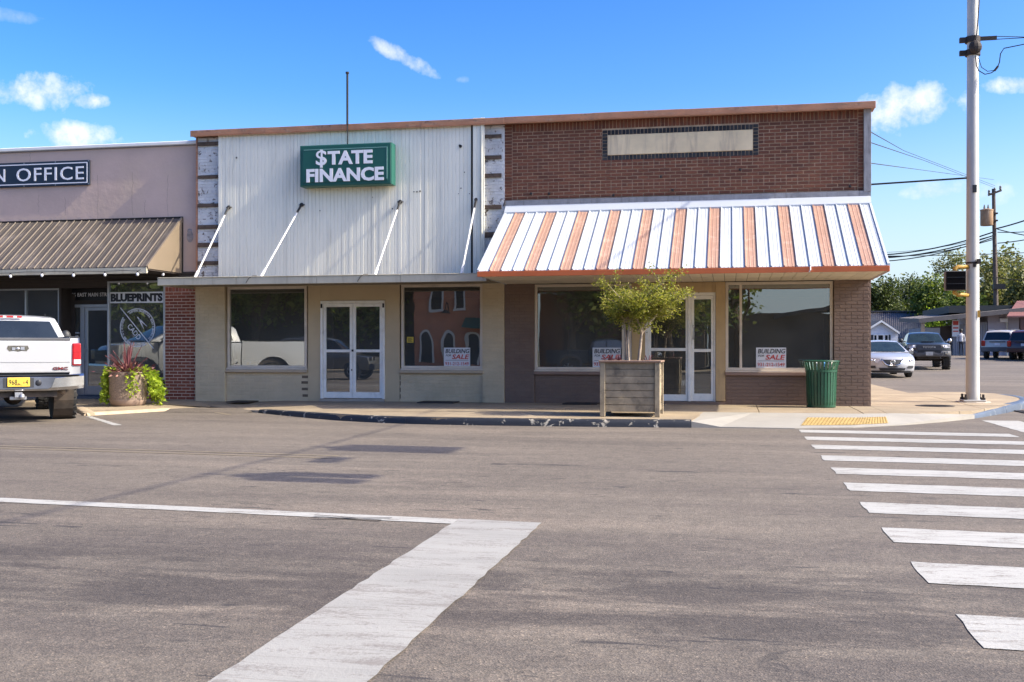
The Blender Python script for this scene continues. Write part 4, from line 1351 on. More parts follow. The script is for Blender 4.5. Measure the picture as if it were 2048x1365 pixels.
mb.quad((PX0 + .2, room_y, .15), (PX1 - .2, room_y, .15), (PX1 - .2, room_y, 2.94), (PX0 + .2, room_y, 2.94))
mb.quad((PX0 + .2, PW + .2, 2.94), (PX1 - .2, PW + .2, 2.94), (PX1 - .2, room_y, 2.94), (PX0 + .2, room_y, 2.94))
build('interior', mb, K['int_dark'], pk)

# string lights under the brown awning
sl_ = thing('string_lights', 'string of white bulbs hanging under the brown awning edge', 'string lights', (-14, 20.2, 2.7))
bulbs = [(21, 553), (84, 551), (147, 551), (210, 550), (275, 549), (293, 543), (326, 549)]
wire = []
for i, (px, py) in enumerate(bulbs):
    y = 20.2 if i < 5 else (20.35 if i == 5 else 21.0)
    p = at_y(px, py, y)
    build('bulb', MB().sphere((p.x, y, p.z), .03, .03, .038, 10, 8), K['sign_white'], sl_, smooth=True)
    build('socket', MB().lathe([(.017, .03), (.015, .075)], (p.x, y, p.z), 8), K['black_iron'], sl_)
    wire.append(Vector((p.x, y, p.z + .07)))
pts = [wire[0] + Vector((-6, 0, 0))]
for a, b in zip(wire, wire[1:]):
    pts += [a, (a + b) / 2 + Vector((0, 0, .012))]
build('wire', MB().tube(pts + [wire[-1]], .006, 5), K['cable'], sl_)

# ------------------------------------------------------------------ signs
def frame_lines(mb, x0, x1, z0, z1, y, w, mi, d=.004):
    mb.box(x0, x1, y - d, y, z1 - w, z1, mi).box(x0, x1, y - d, y, z0, z0 + w, mi).box(x0, x0 + w, y - d, y, z0 + w, z1 - w, mi).box(x1 - w, x1, y - d, y, z0 + w, z1 - w, mi)

gsx0, gsx1, gsz0, gsz1, gsy = -8.89, -6.87, 4.665, 5.53, 21.22
g = thing('shop_sign', 'green box sign with white capital lettering on the pale metal front', 'sign', ((gsx0 + gsx1) / 2, F - .1, gsz0))
build('case', MB().box(gsx0, gsx1, gsy, F - .1, gsz0, gsz1), K['sign_green2'], g, bevel=.012, seg=2)
build('face', MB().box(gsx0 + .02, gsx1 - .02, gsy - .012, gsy - .001, gsz0 + .02, gsz1 - .02), K['sign_green'], g, bevel=.004)
mb = MB()
mb.box(gsx0 + .07, gsx1 - .07, gsy - .03, gsy - .013, gsz0 + .08, gsz1 - .08)
build('raised_panel', mb, K['sign_green'], g, bevel=.012, seg=2)
mb = MB()
mb.box(gsx0 + .1, gsx1 - .09, gsy - .034, gsy - .0305, gsz1 - .105, gsz1 - .096).box(gsx1 - .096, gsx1 - .084, gsy - .034, gsy - .0305, gsz0 + .11, gsz1 - .1)
build('edge_line', mb, K['sign_line'], g)
mb = MB()
gcx = (gsx0 + gsx1) / 2
put_text(mb, 'TATE', (gcx + .115, gsy - .036, 5.245), .985, .285, offset=.038, extrude=.005, spacing=1.0)
put_text(mb, '$', (gcx - .52, gsy - .036, 5.235), .235, .375, offset=.016, extrude=.005)
put_text(mb, 'FINANCE', (gcx + .0, gsy - .036, 4.885), 1.70, .285, offset=.038, extrude=.005)
build('lettering', mb, K['sign_white'], g)

n0, n1, nz0, nz1, ny = -19.4, -14.12, 4.94, 5.5, PW - .05
g = thing('office_sign', 'long navy board sign with thin pale border and capital lettering on pink stucco', 'sign', ((n0 + n1) / 2, PW, nz0))
build('board', MB().box(n0, n1, ny, PW - .004, nz0, nz1), K['navy'], g, bevel=.004)
mb = MB()
frame_lines(mb, n0 + .045, n1 - .045, nz0 + .045, nz1 - .045, ny - .001, .022, 0)
build('border', mb, K['sign_white'], g)
mb = MB()
xa, xb = X(-13, ny), X(167.5, ny)
put_text(mb, 'N', (xa + .165, ny - .004, 5.215), .27, .29, offset=.002)
build('lettering', mb, K['sign_white'], g)
mb = MB()
xo = X(33, ny)
put_text(mb, 'OFFICE', ((xo + xb) / 2, ny - .004, 5.215), xb - xo, .30, offset=.002, spacing=1.12)
build('lettering', mb, K['sign_white'], g)
for x in (n1 - .02, n1 - .85, n1 - 1.65, n1 - 2.45):
    for z in (nz0 + .02, nz1 - .02):
        build('screw', MB().lathe([(.012, -.006), (.012, 0)], (x, ny - .001, z), 6, axis='y'), K['alloy'], g)

# lettering stuck to the blueprint window
wy = F + .04
g = thing('window_decal', 'white blueprint band and round drawing firm emblem stuck on dark shop glass', 'decal', ((ux0 + ux1) / 2, wy, 1.5))
build('band', MB().box(ux0 + .042, ux1 - .042, wy - .004, wy + .004, 2.27, 2.515), K['poster'], g)
mb = MB()
put_text(mb, 'BLUEPRINTS', ((ux0 + ux1) / 2, wy - .006, 2.392), (ux1 - ux0) - .14, .185, offset=.062, extrude=.002)
build('band_lettering', mb, K['black'], g)
lc = at_y(275, 656, wy)
mb = MB()
Rr = .425
def arc(a0, a1, r0, r1, n=40):
    vs = []
    for i in range(n + 1):
        a = math.radians(a0 + (a1 - a0) * i / n)
        vs += [(lc.x + r0 * math.cos(a), wy - .003, lc.z + r0 * math.sin(a)), (lc.x + r1 * math.cos(a), wy - .003, lc.z + r1 * math.sin(a))]
    mb.add(vs, [(2 * i, 2 * i + 1, 2 * i + 3, 2 * i + 2) for i in range(n)])
arc(125, -47, Rr - .012, Rr + .004)
arc(146, 302, Rr - .012, Rr + .004)
def arc_text(s, a0, a1, r, flip):
    n = len(s)
    for i, ch in enumerate(s):
        if ch == ' ':
            continue
        a = math.radians(a0 + (a1 - a0) * (i + .5) / n)
        rot = a - math.pi / 2 if not flip else a + math.pi / 2
        w = .011 if ch in 'I.-,' else .026
        put_text(mb, ch, (lc.x + r * math.cos(a), wy - .003, lc.z + r * math.sin(a)), w, .044 if ch not in '.-,' else .012, rot=rot, extrude=.001)
arc_text('CRAFTSMAN ARCHITECTURAL DESIGN & DRAWING LLC', 122, -44, Rr - .045, False)
arc_text('DESIGNED BY T. M. WEBB DESIGNING SPEAKEASIES', 149, 299, Rr - .045, True)
dd = Vector((.62, 0, -.785)).normalized()
dp = Vector((dd.z, 0, -dd.x))
ca, cb = lc + Vector((-.42, 0, .45)), lc + Vector((.39, 0, -.46))
dd = (cb - ca).normalized()
dp = Vector((-dd.z, 0, dd.x)) * .009
mb.add([(ca + dp) + Vector((0, -.003, 0)), (ca - dp) + Vector((0, -.003, 0)), (cb - dp) + Vector((0, -.003, 0)), (cb + dp) + Vector((0, -.003, 0))], [(0, 1, 2, 3)])
put_text(mb, 'CADD', (lc.x - .08, wy - .003, lc.z - .09), .40, .115, rot=math.atan2(dd.z, dd.x), extrude=.001, offset=-.005)
def stroke(p, q, w0, w1):
    p, q = Vector((lc.x + p[0], wy - .003, lc.z + p[1])), Vector((lc.x + q[0], wy - .003, lc.z + q[1]))
    t = (q - p).normalized()
    k = Vector((-t.z, 0, t.x))
    mb.add([p + k * w0, p - k * w0, q - k * w1, q + k * w1], [(0, 1, 2, 3)])
stroke((.0, .24), (.055, .17), .011, .011)
stroke((.045, .19), (.155, -.03), .016, .004)
stroke((.045, .19), (.23, .03), .016, .004)
stroke((.085, .1), (.13, .105), .004, .004)
build('emblem', mb, K['sign_white'], g)

def sale_sign(x0, z0, w, h, y, label, tilt=0.0):
    g = thing('sale_poster', label, 'poster', (x0 + w / 2, y, z0), tilt, 'for sale posters in the shop windows', local=True)
    build('card', MB().box(-w / 2, w / 2, -.005, .005, 0, h), K['poster'], g)
    mb = MB()
    put_text(mb, 'BUILDING', (0.01, -.008, h * .83), w * .92, h * .22, 0, offset=.012, shear=.2, extrude=.002)
    put_text(mb, 'FOR', (-w * .33, -.008, h * .61), w * .2, h * .1, 0, offset=.008, shear=.2, extrude=.002)
    put_text(mb, 'SALE', (w * .14, -.008, h * .54), w * .66, h * .24, 1, offset=.02, shear=.2, extrude=.002)
    mb.box(-w * .44, w * .44, -.008, -.006, h * .355, h * .37, 0)
    put_text(mb, '931-212-1549', (0, -.008, h * .19), w * .9, h * .17, 1, offset=.006, extrude=.002)
    build('lettering', mb, [K['black'], K['red']], g)
    return g
p0, p1 = at_y(888, 733, F + .03), at_y(940, 733, F + .03)
sale_sign(p0.x, .862, p1.x - p0.x, .41, F + .035, 'white for sale poster in the window with the orange reflection', .0)
p0, p1 = at_y(1186, 733, F + .1), at_y(1244, 733, F + .1)
sale_sign(p0.x, .862, p1.x - p0.x - .02, .41, F + .04, 'white for sale poster in the brown shop window partly hidden by the wooden planter')
p0, p1 = at_y(1512, 733, F + .1), at_y(1574, 733, F + .1)
sale_sign(p0.x, .862, p1.x - p0.x - .02, .41, F + .04, 'white for sale poster in the window beside the green litter bin')
x = X(819)
g = thing('notice_card', 'small yellow notice stuck on the glass beside the double door', 'notice', (x, F + .05, 1.4))
build('card', MB().box(x - .07, x + .07, F + .047, F + .053, 1.38, 1.5), mat('yellow_card', (.55, .42, .05), .6), g)
mb = MB()
for i in range(4):
    mb.box(x - .05, x + .05 - .02 * (i % 2), F + .045, F + .0465, 1.395 + i * .024, 1.405 + i * .024)
build('print_line', mb, K['black'], g)

# things standing on the window ledges
x = X(491)
t = thing('cardboard_box', 'pale printed cardboard box behind the glass of the left tan window', 'box', (x, F + .2, .84))
build('carton', MB().box(x - .15, x + .15, F + .12, F + .3, .84, .99), mat('carton_white', (.6, .57, .5), .7, dirt=(.5, .42, .25), dirt_amt=.5, dirt_scale=9), t, bevel=.004)
build('tape', MB().box(x - .03, x + .03, F + .118, F + .1195, .88, .96).sphere((x + .11, F + .119, .95), .035, .004, .035, 10, 6), mat('carton_print', (.6, .42, .1), .6), t)
x = X(466)
t = thing('spray_bottle', 'blue spray bottle on the ledge of the left tan window', 'bottle', (x, F + .18, .84))
build('body', MB().lathe([(.035, 0), (.038, .08), (.02, .13), (.013, .15)], (x, F + .18, .84), 12), mat('blue_liquid', (.04, .1, .35), .25), t, smooth=True)
build('trigger', MB().box(x - .03, x + .015, F + .17, F + .19, .99, 1.03), K['sign_white'], t)
x = X(473)
t = thing('potted_plant', 'dark spiky potted plant behind the glass of the left tan window', 'plant', (x + .1, F + .45, .6))
build('pot', MB().lathe([(.07, 0), (.1, .25)], (x + .1, F + .45, .6), 14), K['black_iron'], t)
mb = MB()
for k in range(9):
    a = k * 2.4
    d = Vector((math.cos(a) * .22, math.sin(a) * .1, .32 + .05 * (k % 3)))
    b0 = Vector((x + .1, F + .45, .85))
    sd = Vector((-d.y, d.x, 0)).normalized() * .02
    mb.add([b0 - sd, b0 + sd, b0 + d * .6 + sd, b0 + d * .6 - sd, b0 + d], [(0, 1, 2, 3), (3, 2, 4)])
build('leaves', mb, K['leaf_oak'], t)
x = X(1458)
t = thing('small_bottle', 'small yellow green bottle on the window ledge right of the glass doors', 'bottle', (x, F + .12, .83))
build('body', MB().lathe([(.028, 0), (.03, .09), (.012, .13), (.012, .15)], (x, F + .13, .822), 12), mat('olive_bottle', (.3, .32, .06), .25), t, smooth=True)
build('cap', MB().lathe([(.014, .15), (.014, .175)], (x, F + .13, .822), 8), K['black'], t)
# ------------------------------------------------------------------ plants
def leaf_cloud(name, pts, size, m, parent, aspect=.55, droop=0.0, seed=1, kind=None, outward=None):
    """many single leaves: each a bent four-cornered blade of its own"""
    rs = np.random.RandomState(seed)
    n = len(pts)
    off = WO.get(parent.name, Vector((0, 0, 0)))
    p = np.asarray(pts, dtype=float) - np.array(off[:])
    d = rs.normal(size=(n, 3))
    d[:, 2] = d[:, 2] * .7 - droop
    if outward is not None:
        d += outward
    d /= np.linalg.norm(d, axis=1)[:, None]
    q = rs.normal(size=(n, 3))
    w = np.cross(d, q)
    w /= np.linalg.norm(w, axis=1)[:, None]
    nn_ = np.cross(d, w)
    s = size * rs.uniform(.65, 1.3, n)[:, None]
    base = p
    tip = p + d * s
    mid = p + d * s * .45 + nn_ * s * .10
    l = mid + w * s * aspect * .5
    r = mid - w * s * aspect * .5
    v = np.stack([base, l, tip, r], 1).reshape(-1, 3)
    me = bpy.data.meshes.new(name)
    me.vertices.add(4 * n)
    me.vertices.foreach_set('co', v.ravel())
    me.loops.add(4 * n)
    me.loops.foreach_set('vertex_index', np.arange(4 * n, dtype=np.int32))
    me.polygons.add(n)
    me.polygons.foreach_set('loop_start', np.arange(0, 4 * n, 4, dtype=np.int32))
    me.polygons.foreach_set('loop_total', np.full(n, 4, dtype=np.int32))
    me.materials.append(m)
    me.update(calc_edges=True)
    o = bpy.data.objects.new(name, me)
    C.objects.link(o)
    o.parent = parent
    WO[o.name] = off
    if kind:
        o['kind'] = kind
    return o

def bent(p, q, n=5, sag=.1, rng=R):
    p, q = Vector(p), Vector(q)
    L_ = (q - p).length
    o = Vector((rng.uniform(-1, 1), rng.uniform(-1, 1), rng.uniform(-.4, .4))) * L_ * sag
    return [p.lerp(q, i / n) + o * math.sin(math.pi * i / n) for i in range(n + 1)]

def tree(name, label, loc, h, rx, ry, base, leafm, leaf, ntwig=420, per=16, seed=1, group=None, trunk_r=.22, barkm=None, lumps=9, twig=1.1, tl=None):
    """a trunk with forked limbs; leaves sit on twigs round uneven lumps of crown"""
    rng = random.Random(seed)
    rs = np.random.RandomState(seed)
    t = thing(name, label, 'tree', loc, 0, group)
    L0 = Vector(loc)
    mb = MB()
    cz = (h + base) / 2
    cents = []
    for i in range(lumps):
        a = rng.uniform(0, 2 * math.pi)
        rr = math.sqrt(rng.uniform(.08, 1)) * .72
        zz = rng.uniform(-.75, .8)
        k = math.sqrt(max(.1, 1 - zz * zz * .8))
        cents.append((L0 + Vector((math.cos(a) * rr * rx * k, math.sin(a) * rr * ry * k, cz + zz * (h - base) / 2)), rng.uniform(.28, .5)))
    top = L0 + Vector((rng.uniform(-.1, .1) * rx, rng.uniform(-.1, .1) * ry, base + (h - base) * .45))
    tr = bent(L0 + Vector((0, 0, -.1)), top, 6, .04, rng)
    mb.tube(tr, [trunk_r * (1 - .6 * i / 6) for i in range(7)], 8)
    for c, s_ in cents:
        p = tr[rng.choice((2, 3, 4, 5))]
        br = bent(p, c, 5, .1, rng)
        mb.tube(br, [trunk_r * .42 * (1 - .75 * i / 5) + .01 for i in range(6)], 5)
    pts, dirs = [], []
    sc = (rx + ry + (h - base) * .5) / 2.5
    for k in range(ntwig):
        c, s_ = cents[k % lumps]
        d = rs.normal(size=3)
        d /= np.linalg.norm(d)
        d[2] = d[2] * .9 + .12
        r0 = s_ * sc * rng.uniform(.35, .95)
        st = np.array(c[:]) + d * r0 * np.array([1, 1, .75])
        dd = d + rs.normal(size=3) * .45
        dd /= np.linalg.norm(dd)
        for j in range(per):
            pts.append(st + dd * twig * (j / per) + rs.normal(size=3) * leaf * .9)
    build('trunk', mb, barkm or K['bark'], t, auto=60)
    leaf_cloud('crown', pts, leaf, leafm, t, .6, .15, seed)
    return t

# the crape myrtle in its wooden box
bx_, by_, bw, z0_, z1_ = -1.625, 18.2, .99, .135, 1.055
t = thing('wooden_planter', 'square weathered wooden plank planter box on the tan pavement by the kerb', 'planter', (bx_, by_, z0_))
K['plank'] = mat('weathered_plank', (.28, .23, .155), .85, var=.34, scale=4, dirt=(.075, .066, .052), dirt_amt=.85, dirt_scale=3.2, bump=.003, bscale=50, rand=.22)
K['plank_lit'] = K['plank']
hw_ = bw / 2
for nx, ny_ in ((0, -1), (1, 0), (0, 1), (-1, 0)):
    for i in range(7):
        a, b = z0_ + .07 + i * .118, z0_ + .07 + (i + 1) * .118 - .006
        o = R.uniform(-.003, .003)
        if nx == 0:
            y_ = by_ + ny_ * (hw_ - .045) + o
            build('plank', MB().box(bx_ - hw_ + .085, bx_ + hw_ - .085, y_ - .014, y_ + .014, a, b), K['plank'], t, bevel=.004)
        else:
            x_ = bx_ + nx * (hw_ - .045) + o
            build('plank', MB().box(x_ - .014, x_ + .014, by_ - hw_ + .085, by_ + hw_ - .085, a, b), K['plank'], t, bevel=.004)
for sx in (-1, 1):
    for sy in (-1, 1):
        build('corner_post', MB().box(bx_ + sx * hw_ - (.085 if sx > 0 else 0), bx_ + sx * hw_ + (0 if sx > 0 else .085), by_ + sy * hw_ - (.085 if sy > 0 else 0), by_ + sy * hw_ + (0 if sy > 0 else .085), z0_ - .012, z1_ - .035), K['plank'], t, bevel=.006)
K['cap_plank'] = mat('reddish_cap_board', (.23, .15, .11), .8, var=.25, scale=4, bump=.002)
for nx, ny_ in ((0, -1), (1, 0), (0, 1), (-1, 0)):
    if nx == 0:
        build('rim_board', MB().box(bx_ - hw_ - .02, bx_ + hw_ + .02, by_ + ny_ * (hw_ - .05) - .07, by_ + ny_ * (hw_ - .05) + .07, z1_ - .034, z1_), K['cap_plank'], t, bevel=.005)
    else:
        build('rim_board', MB().box(bx_ + nx * (hw_ - .05) - .07, bx_ + nx * (hw_ - .05) + .07, by_ - hw_ + .122, by_ + hw_ - .122, z1_ - .034, z1_ - .001), K['cap_plank'], t, bevel=.005)
K['soil'] = mat('dark_soil', (.04, .028, .02), .95, var=.4, scale=20, bump=.02, bscale=20)
build('soil', MB().box(bx_ - hw_ + .07, bx_ + hw_ - .07, by_ - hw_ + .07, by_ + hw_ - .07, z1_ - .2, z1_ - .07), K['soil'], t)

t = thing('small_tree', 'small multi-stemmed crape myrtle growing from the wooden planter box', 'tree', (bx_, by_, z1_ - .07))
rng = random.Random(5)
rs = np.random.RandomState(5)
mb = MB()
stems = [((-.10, -.05), (-.13, -.08, 1.72), .024), ((-.045, -.08), (-.03, -.1, 1.75), .022), ((.1, -.05), (.16, -.06, 1.50), .03)]
tips = []
for (sx, sy), e_, r_ in stems:
    p0 = Vector((bx_ + sx, by_ + sy, z1_ - .1))
    p1 = Vector((bx_ + e_[0], by_ + e_[1], e_[2]))
    mb.tube(bent(p0, p1, 5, .04, rng), [r_ * (1 - .05 * i) for i in range(6)], 7)
    for k in range(7):
        a = rng.uniform(0, 6.28)
        rr = rng.uniform(.28, .6)
        q = Vector((bx_ + .13 + math.cos(a) * rr, by_ + math.sin(a) * rr, rng.uniform(1.85, 2.45)))
        if k == 0 and r_ == .027:
            q = p1 + Vector((.30, .0, .42))
        mb.tube(bent(p1, q, 4, .07, rng), [r_ * .72, r_ * .6, r_ * .45, r_ * .32, r_ * .2], 5)
        tips.append((p1, q))
tw_pts, twm = [], MB()
cx_, cy_ = bx_ + .16, by_
for k in range(225):
    p1, q = tips[k % len(tips)]
    f_ = rng.uniform(.25, 1.05)
    s_ = p1.lerp(q, f_)
    a = rng.uniform(0, 6.28)
    out = Vector((math.cos(a), math.sin(a) * .85, rng.uniform(-.25, .75)))
    out = (out + Vector((s_.x - cx_, s_.y - cy_, 0)) * 1.2).normalized()
    L_ = rng.uniform(.22, .5)
    e_ = s_ + out * L_ + Vector((0, 0, .03))
    # keep an uneven bowl: wide above, narrow below
    hz = (e_.z - 1.5) / 1.15
    lim = .30 + .66 * max(0, min(1, hz * 1.35)) - (.30 * max(0, hz - .72) / .28)
    dxy = math.hypot(e_.x - cx_, e_.y - cy_)
    if dxy > lim:
        e_.x, e_.y = cx_ + (e_.x - cx_) * lim / dxy, cy_ + (e_.y - cy_) * lim / dxy
    e_.z = min(e_.z, 2.66)
    if e_.z < 1.42:
        e_.z = 1.42 + rng.random() * .25
    tb = bent(s_, e_, 3, .06, rng)
    twm.tube(tb, [.006, .005, .004, .002], 4, cap=False)
    for j in range(82):
        u = rng.uniform(.1, 1.04)
        p = s_.lerp(e_, u)
        tw_pts.append((p.x + rs.normal() * .03, p.y + rs.normal() * .03, p.z + rs.normal() * .028))
build('trunk', mb, K['pale_bark'], t, auto=60)
build('twigs', twm, K['bark'], t, kind='stuff')
leaf_cloud('crown', tw_pts, .038, K['leaf_myrtle'], t, .55, -.1, 5)

def spiky(name, label, c, n, L_, w_, m, seed, spread=1.0, group=None):
    rng = random.Random(seed)
    t = thing(name, label, 'plant', c, 0, group)
    for i in range(n):
        a = rng.uniform(0, 6.28)
        el = math.radians(rng.uniform(35, 88)) if i > n // 3 else math.radians(rng.uniform(65, 88))
        l = L_ * rng.uniform(.7, 1.05)
        d = Vector((math.cos(a) * math.cos(el) * spread, math.sin(a) * math.cos(el) * spread, math.sin(el)))
        sd = d.cross(Vector((0, 0, 1))).normalized()
        up = sd.cross(d)
        p = Vector(c)
        vs = []
        for k, (f_, ww_) in enumerate(((0, .5), (.3, 1), (.65, .8), (1.0, .05))):
            q = p + d * l * f_ - Vector((0, 0, 1)) * (f_ ** 2) * l * .18 * (1 - math.sin(el)) * 2
            vs += [q - sd * w_ * ww_ / 2 + up * .004, q - up * .006, q + sd * w_ * ww_ / 2 + up * .004]
        fs = []
        for k in range(3):
            b_ = k * 3
            fs += [(b_, b_ + 3, b_ + 4, b_ + 1), (b_ + 1, b_ + 4, b_ + 5, b_ + 2)]
        build('leaf', MB().add(vs, fs), m, t)
    return t

for k, (dx, dy) in enumerate(((-.36, -.33), (.30, -.30), (-.2, -.36))):
    spiky('purple_plant', ('low purple-leaved plant at the rim of the wooden planter near its street corner', 'reddish spiky seedling at the rim of the wooden planter beside the glass doors', 'second low purple plant behind the wooden planter rim, nearer the tree stems')[k],
          (bx_ + dx, by_ + dy, z1_ - .07), 12, .17, .022, K['leaf_purple'], 20 + k, 1.0, 'purple bedding plants in the wooden planter')

# the round aggregate planter
pcx, pcy, pz = -12.02, 19.8, .05
t = thing('concrete_planter', 'round pebbled concrete planter with smooth rounded foot beside the white pickup', 'planter', (pcx, pcy, pz))
K['pebble'] = mat('exposed_pebble', (.27, .2, .15), .85, var=.2, scale=3, bump=.012, bscale=42, fine=.55)
K['smooth_conc'] = mat('smooth_pink_concrete', (.35, .25, .19), .85, var=.12, scale=4, bump=.001)
build('foot', MB().lathe([(.20, 0), (.27, .02), (.335, .075), (.36, .15), (.362, .17)], (pcx, pcy, pz), 40), K['smooth_conc'], t, auto=50)
build('bowl', MB().lathe([(.357, .171), (.358, .18), (.37, .72), (.375, .735), (.335, .735), (.325, .66), (.0, .66)], (pcx, pcy, pz), 40, cap=False), K['pebble'], t, auto=50)
build('soil', MB().lathe([(.32, .63), (.32, .672)], (pcx, pcy, pz), 20), K['soil'], t)
spiky('spiky_plant', 'tall purple spiky cordyline in the middle of the round concrete planter', (pcx, pcy, pz + .67), 30, .68, .036, K['leaf_purple'], 3, 1.0)
def bushy(name, label, c, n, sp, m, size, seed):
    rs = np.random.RandomState(seed)
    t = thing(name, label, 'plant', c)
    pts = np.array(c) + rs.normal(size=(n, 3)) * np.array(sp)
    mb = MB()
    for p in pts[:30]:
        mb.tube([c, tuple((np.array(c) + p) / 2 + [0, 0, .02]), tuple(p)], [.006, .005, .003], 4)
    build('stem', mb, m, t)
    leaf_cloud('foliage', pts, size, m, t, .3, -.2, seed)
    return t
bushy('purple_heart_plant', 'bushy purple leaved plant filling the rim of the round planter', (pcx + .04, pcy - .08, pz + .75), 260, (.17, .14, .05), K['leaf_purple'], .12, 8)
def vine(label, angs, seed, reach, length, n):
    rng = random.Random(seed)
    rs = np.random.RandomState(seed)
    t = thing('trailing_vine', label, 'plant', (pcx, pcy, pz + .72), 0, 'lime green vines hanging from the round planter')
    mb = MB()
    pts, outw = [], []
    for a0, a1, k in angs:
        for i in range(k):
            a = math.radians(rng.uniform(a0, a1))
            o = Vector((math.cos(a), math.sin(a), 0))
            L_ = length * rng.uniform(.55, 1.0)
            r1 = reach * rng.uniform(.3, 1)
            sway = rng.uniform(-.08, .08)
            sd = Vector((-o.y, o.x, 0))
            base_ = Vector((pcx, pcy, pz + .70))
            path = [base_ + o * .22, base_ + o * .34 + Vector((0, 0, .07)), base_ + o * (.40 + r1 * .35) + Vector((0, 0, .0))]
            for s_ in range(1, 6):
                path.append(base_ + o * (.395 + r1 * (.35 + .65 * min(1, s_ / 3))) + sd * sway * s_ / 3 + Vector((0, 0, -L_ * s_ / 5)))
            for p in path:
                p.z = max(p.z, pz + .03)
            mb.tube(path, .004, 4, cap=False)
            for j in range(n):
                u = rng.uniform(0, len(path) - 1.01)
                q = path[int(u)].lerp(path[int(u) + 1], u % 1)
                pts.append((q.x + rs.normal() * .035, q.y + rs.normal() * .035, q.z + rs.normal() * .03))
                outw.append((o.x * 1.1, o.y * 1.1, -.5))
    build('stem', mb, K['leaf_lime'], t)
    leaf_cloud('foliage', pts, .072, K['leaf_lime'], t, .85, .2, seed, outward=np.array(outw))
# the street lies towards -60 degrees as seen from the planter
vine('lime green vine hanging down the side of the round planter next to the truck', ((170, 235, 8),), 31, .05, .62, 60)
vine('lime green vine spilling wide over the brick pier side of the round planter', ((-14, 62, 14),), 32, .28, .66, 60)
vine('short lime green vine hanging over the street face of the round planter', ((-47, -40, 2),), 33, .03, .5, 40)

# ------------------------------------------------------------------ litter bin
tx_, ty_, tr_, tz_ = 1.69, 21.02, .30, .15
t = thing('litter_bin', 'green slatted steel litter bin in front of the brown corner pier', 'litter bin', (tx_, ty_, tz_))
K['bin_green'] = mat('bin_green', (.008, .075, .037), .38, var=.12, scale=5, coat=.4)
nsl = 28
for i in range(nsl):
    a = 2 * math.pi * i / nsl
    c_, s_ = math.cos(a), math.sin(a)
    w2 = .024
    vs = []
    for rr, zz in ((.255, .03), (.262, .10), (.28, .66), (.285, .70), (.325, .86)):
        for sg in (-1, 1):
            for th in (0, .006):
                vs.append((tx_ + c_ * (rr + th) - s_ * w2 * sg, ty_ + s_ * (rr + th) + c_ * w2 * sg, tz_ + zz))
    fs = []
    for k in range(4):
        b_ = k * 4
        fs += [(b_ + 1, b_ + 3, b_ + 7, b_ + 5), (b_, b_ + 4, b_ + 6, b_ + 2), (b_, b_ + 1, b_ + 5, b_ + 4), (b_ + 2, b_ + 6, b_ + 7, b_ + 3)]
    build('slat', MB().add(vs, fs), K['bin_green'], t)
build('base_ring', MB().lathe([(.25, 0), (.268, .0), (.272, .04), (.25, .04)], (tx_, ty_, tz_), 36, cap=False), K['bin_green'], t)
build('band', MB().lathe([(.282, .66), (.294, .66), (.296, .70), (.284, .70)], (tx_, ty_, tz_), 36, cap=False), K['bin_green'], t)
mb = MB()
n = 36
mb.tube([(tx_ + .328 * math.cos(2 * math.pi * i / n), ty_ + .328 * math.sin(2 * math.pi * i / n), tz_ + .865) for i in range(n + 1)], .014, 8, cap=False)
build('rim', mb, K['bin_green'], t, smooth=True)
build('liner', MB().lathe([(.235, .02), (.24, .6), (.25, .68)], (tx_, ty_, tz_), 24), K['black_panel'], t)
cols = {'white_cup': (.7, .7, .72), 'red_can': (.45, .08, .05), 'blue_wrapper': (.05, .2, .4), 'brown_bag': (.33, .2, .1), 'pale_bag': (.62, .6, .55)}
for i, (nm, lab, dx, dy, cc) in enumerate((('paper_cup', 'white paper cup poking out of the green litter bin', -.12, -.15, 'white_cup'), ('paper_cup', 'second white cup in the green litter bin next to a blue wrapper', -.02, -.19, 'pale_bag'),
                                  ('wrapper', 'blue wrapper stuffed in the top of the green litter bin', .03, -.12, 'blue_wrapper'), ('drink_can', 'red drink can on top of the green litter bin', .1, -.1, 'red_can'), ('paper_bag', 'pale crumpled bag inside the green litter bin', .15, -.15, 'pale_bag'))):
    g = thing(nm, lab, 'litter', (tx_ + dx, ty_ + dy, tz_ + .7))
    m_ = mat(cc, cols[cc], .5, var=.1)
    if nm == 'wrapper' or nm == 'paper_bag':
        mb = MB().sphere((tx_ + dx, ty_ + dy, tz_ + .78), .07, .06, .085, 9, 7)
        mb.v = [(v[0] + R.uniform(-.015, .015), v[1] + R.uniform(-.015, .015), v[2] + R.uniform(-.015, .015)) for v in mb.v]
        build('crumpled_sheet', mb, m_, g)
    else:
        build('cup_body', MB().lathe([(.03, .0), (.037, .13)], (tx_ + dx, ty_ + dy, tz_ + .72), 12), m_, g, auto=40)
        build('lid', MB().lathe([(.038, .131), (.038, .145), (.02, .15)], (tx_ + dx, ty_ + dy, tz_ + .72), 12), K['sign_white'], g, auto=40)

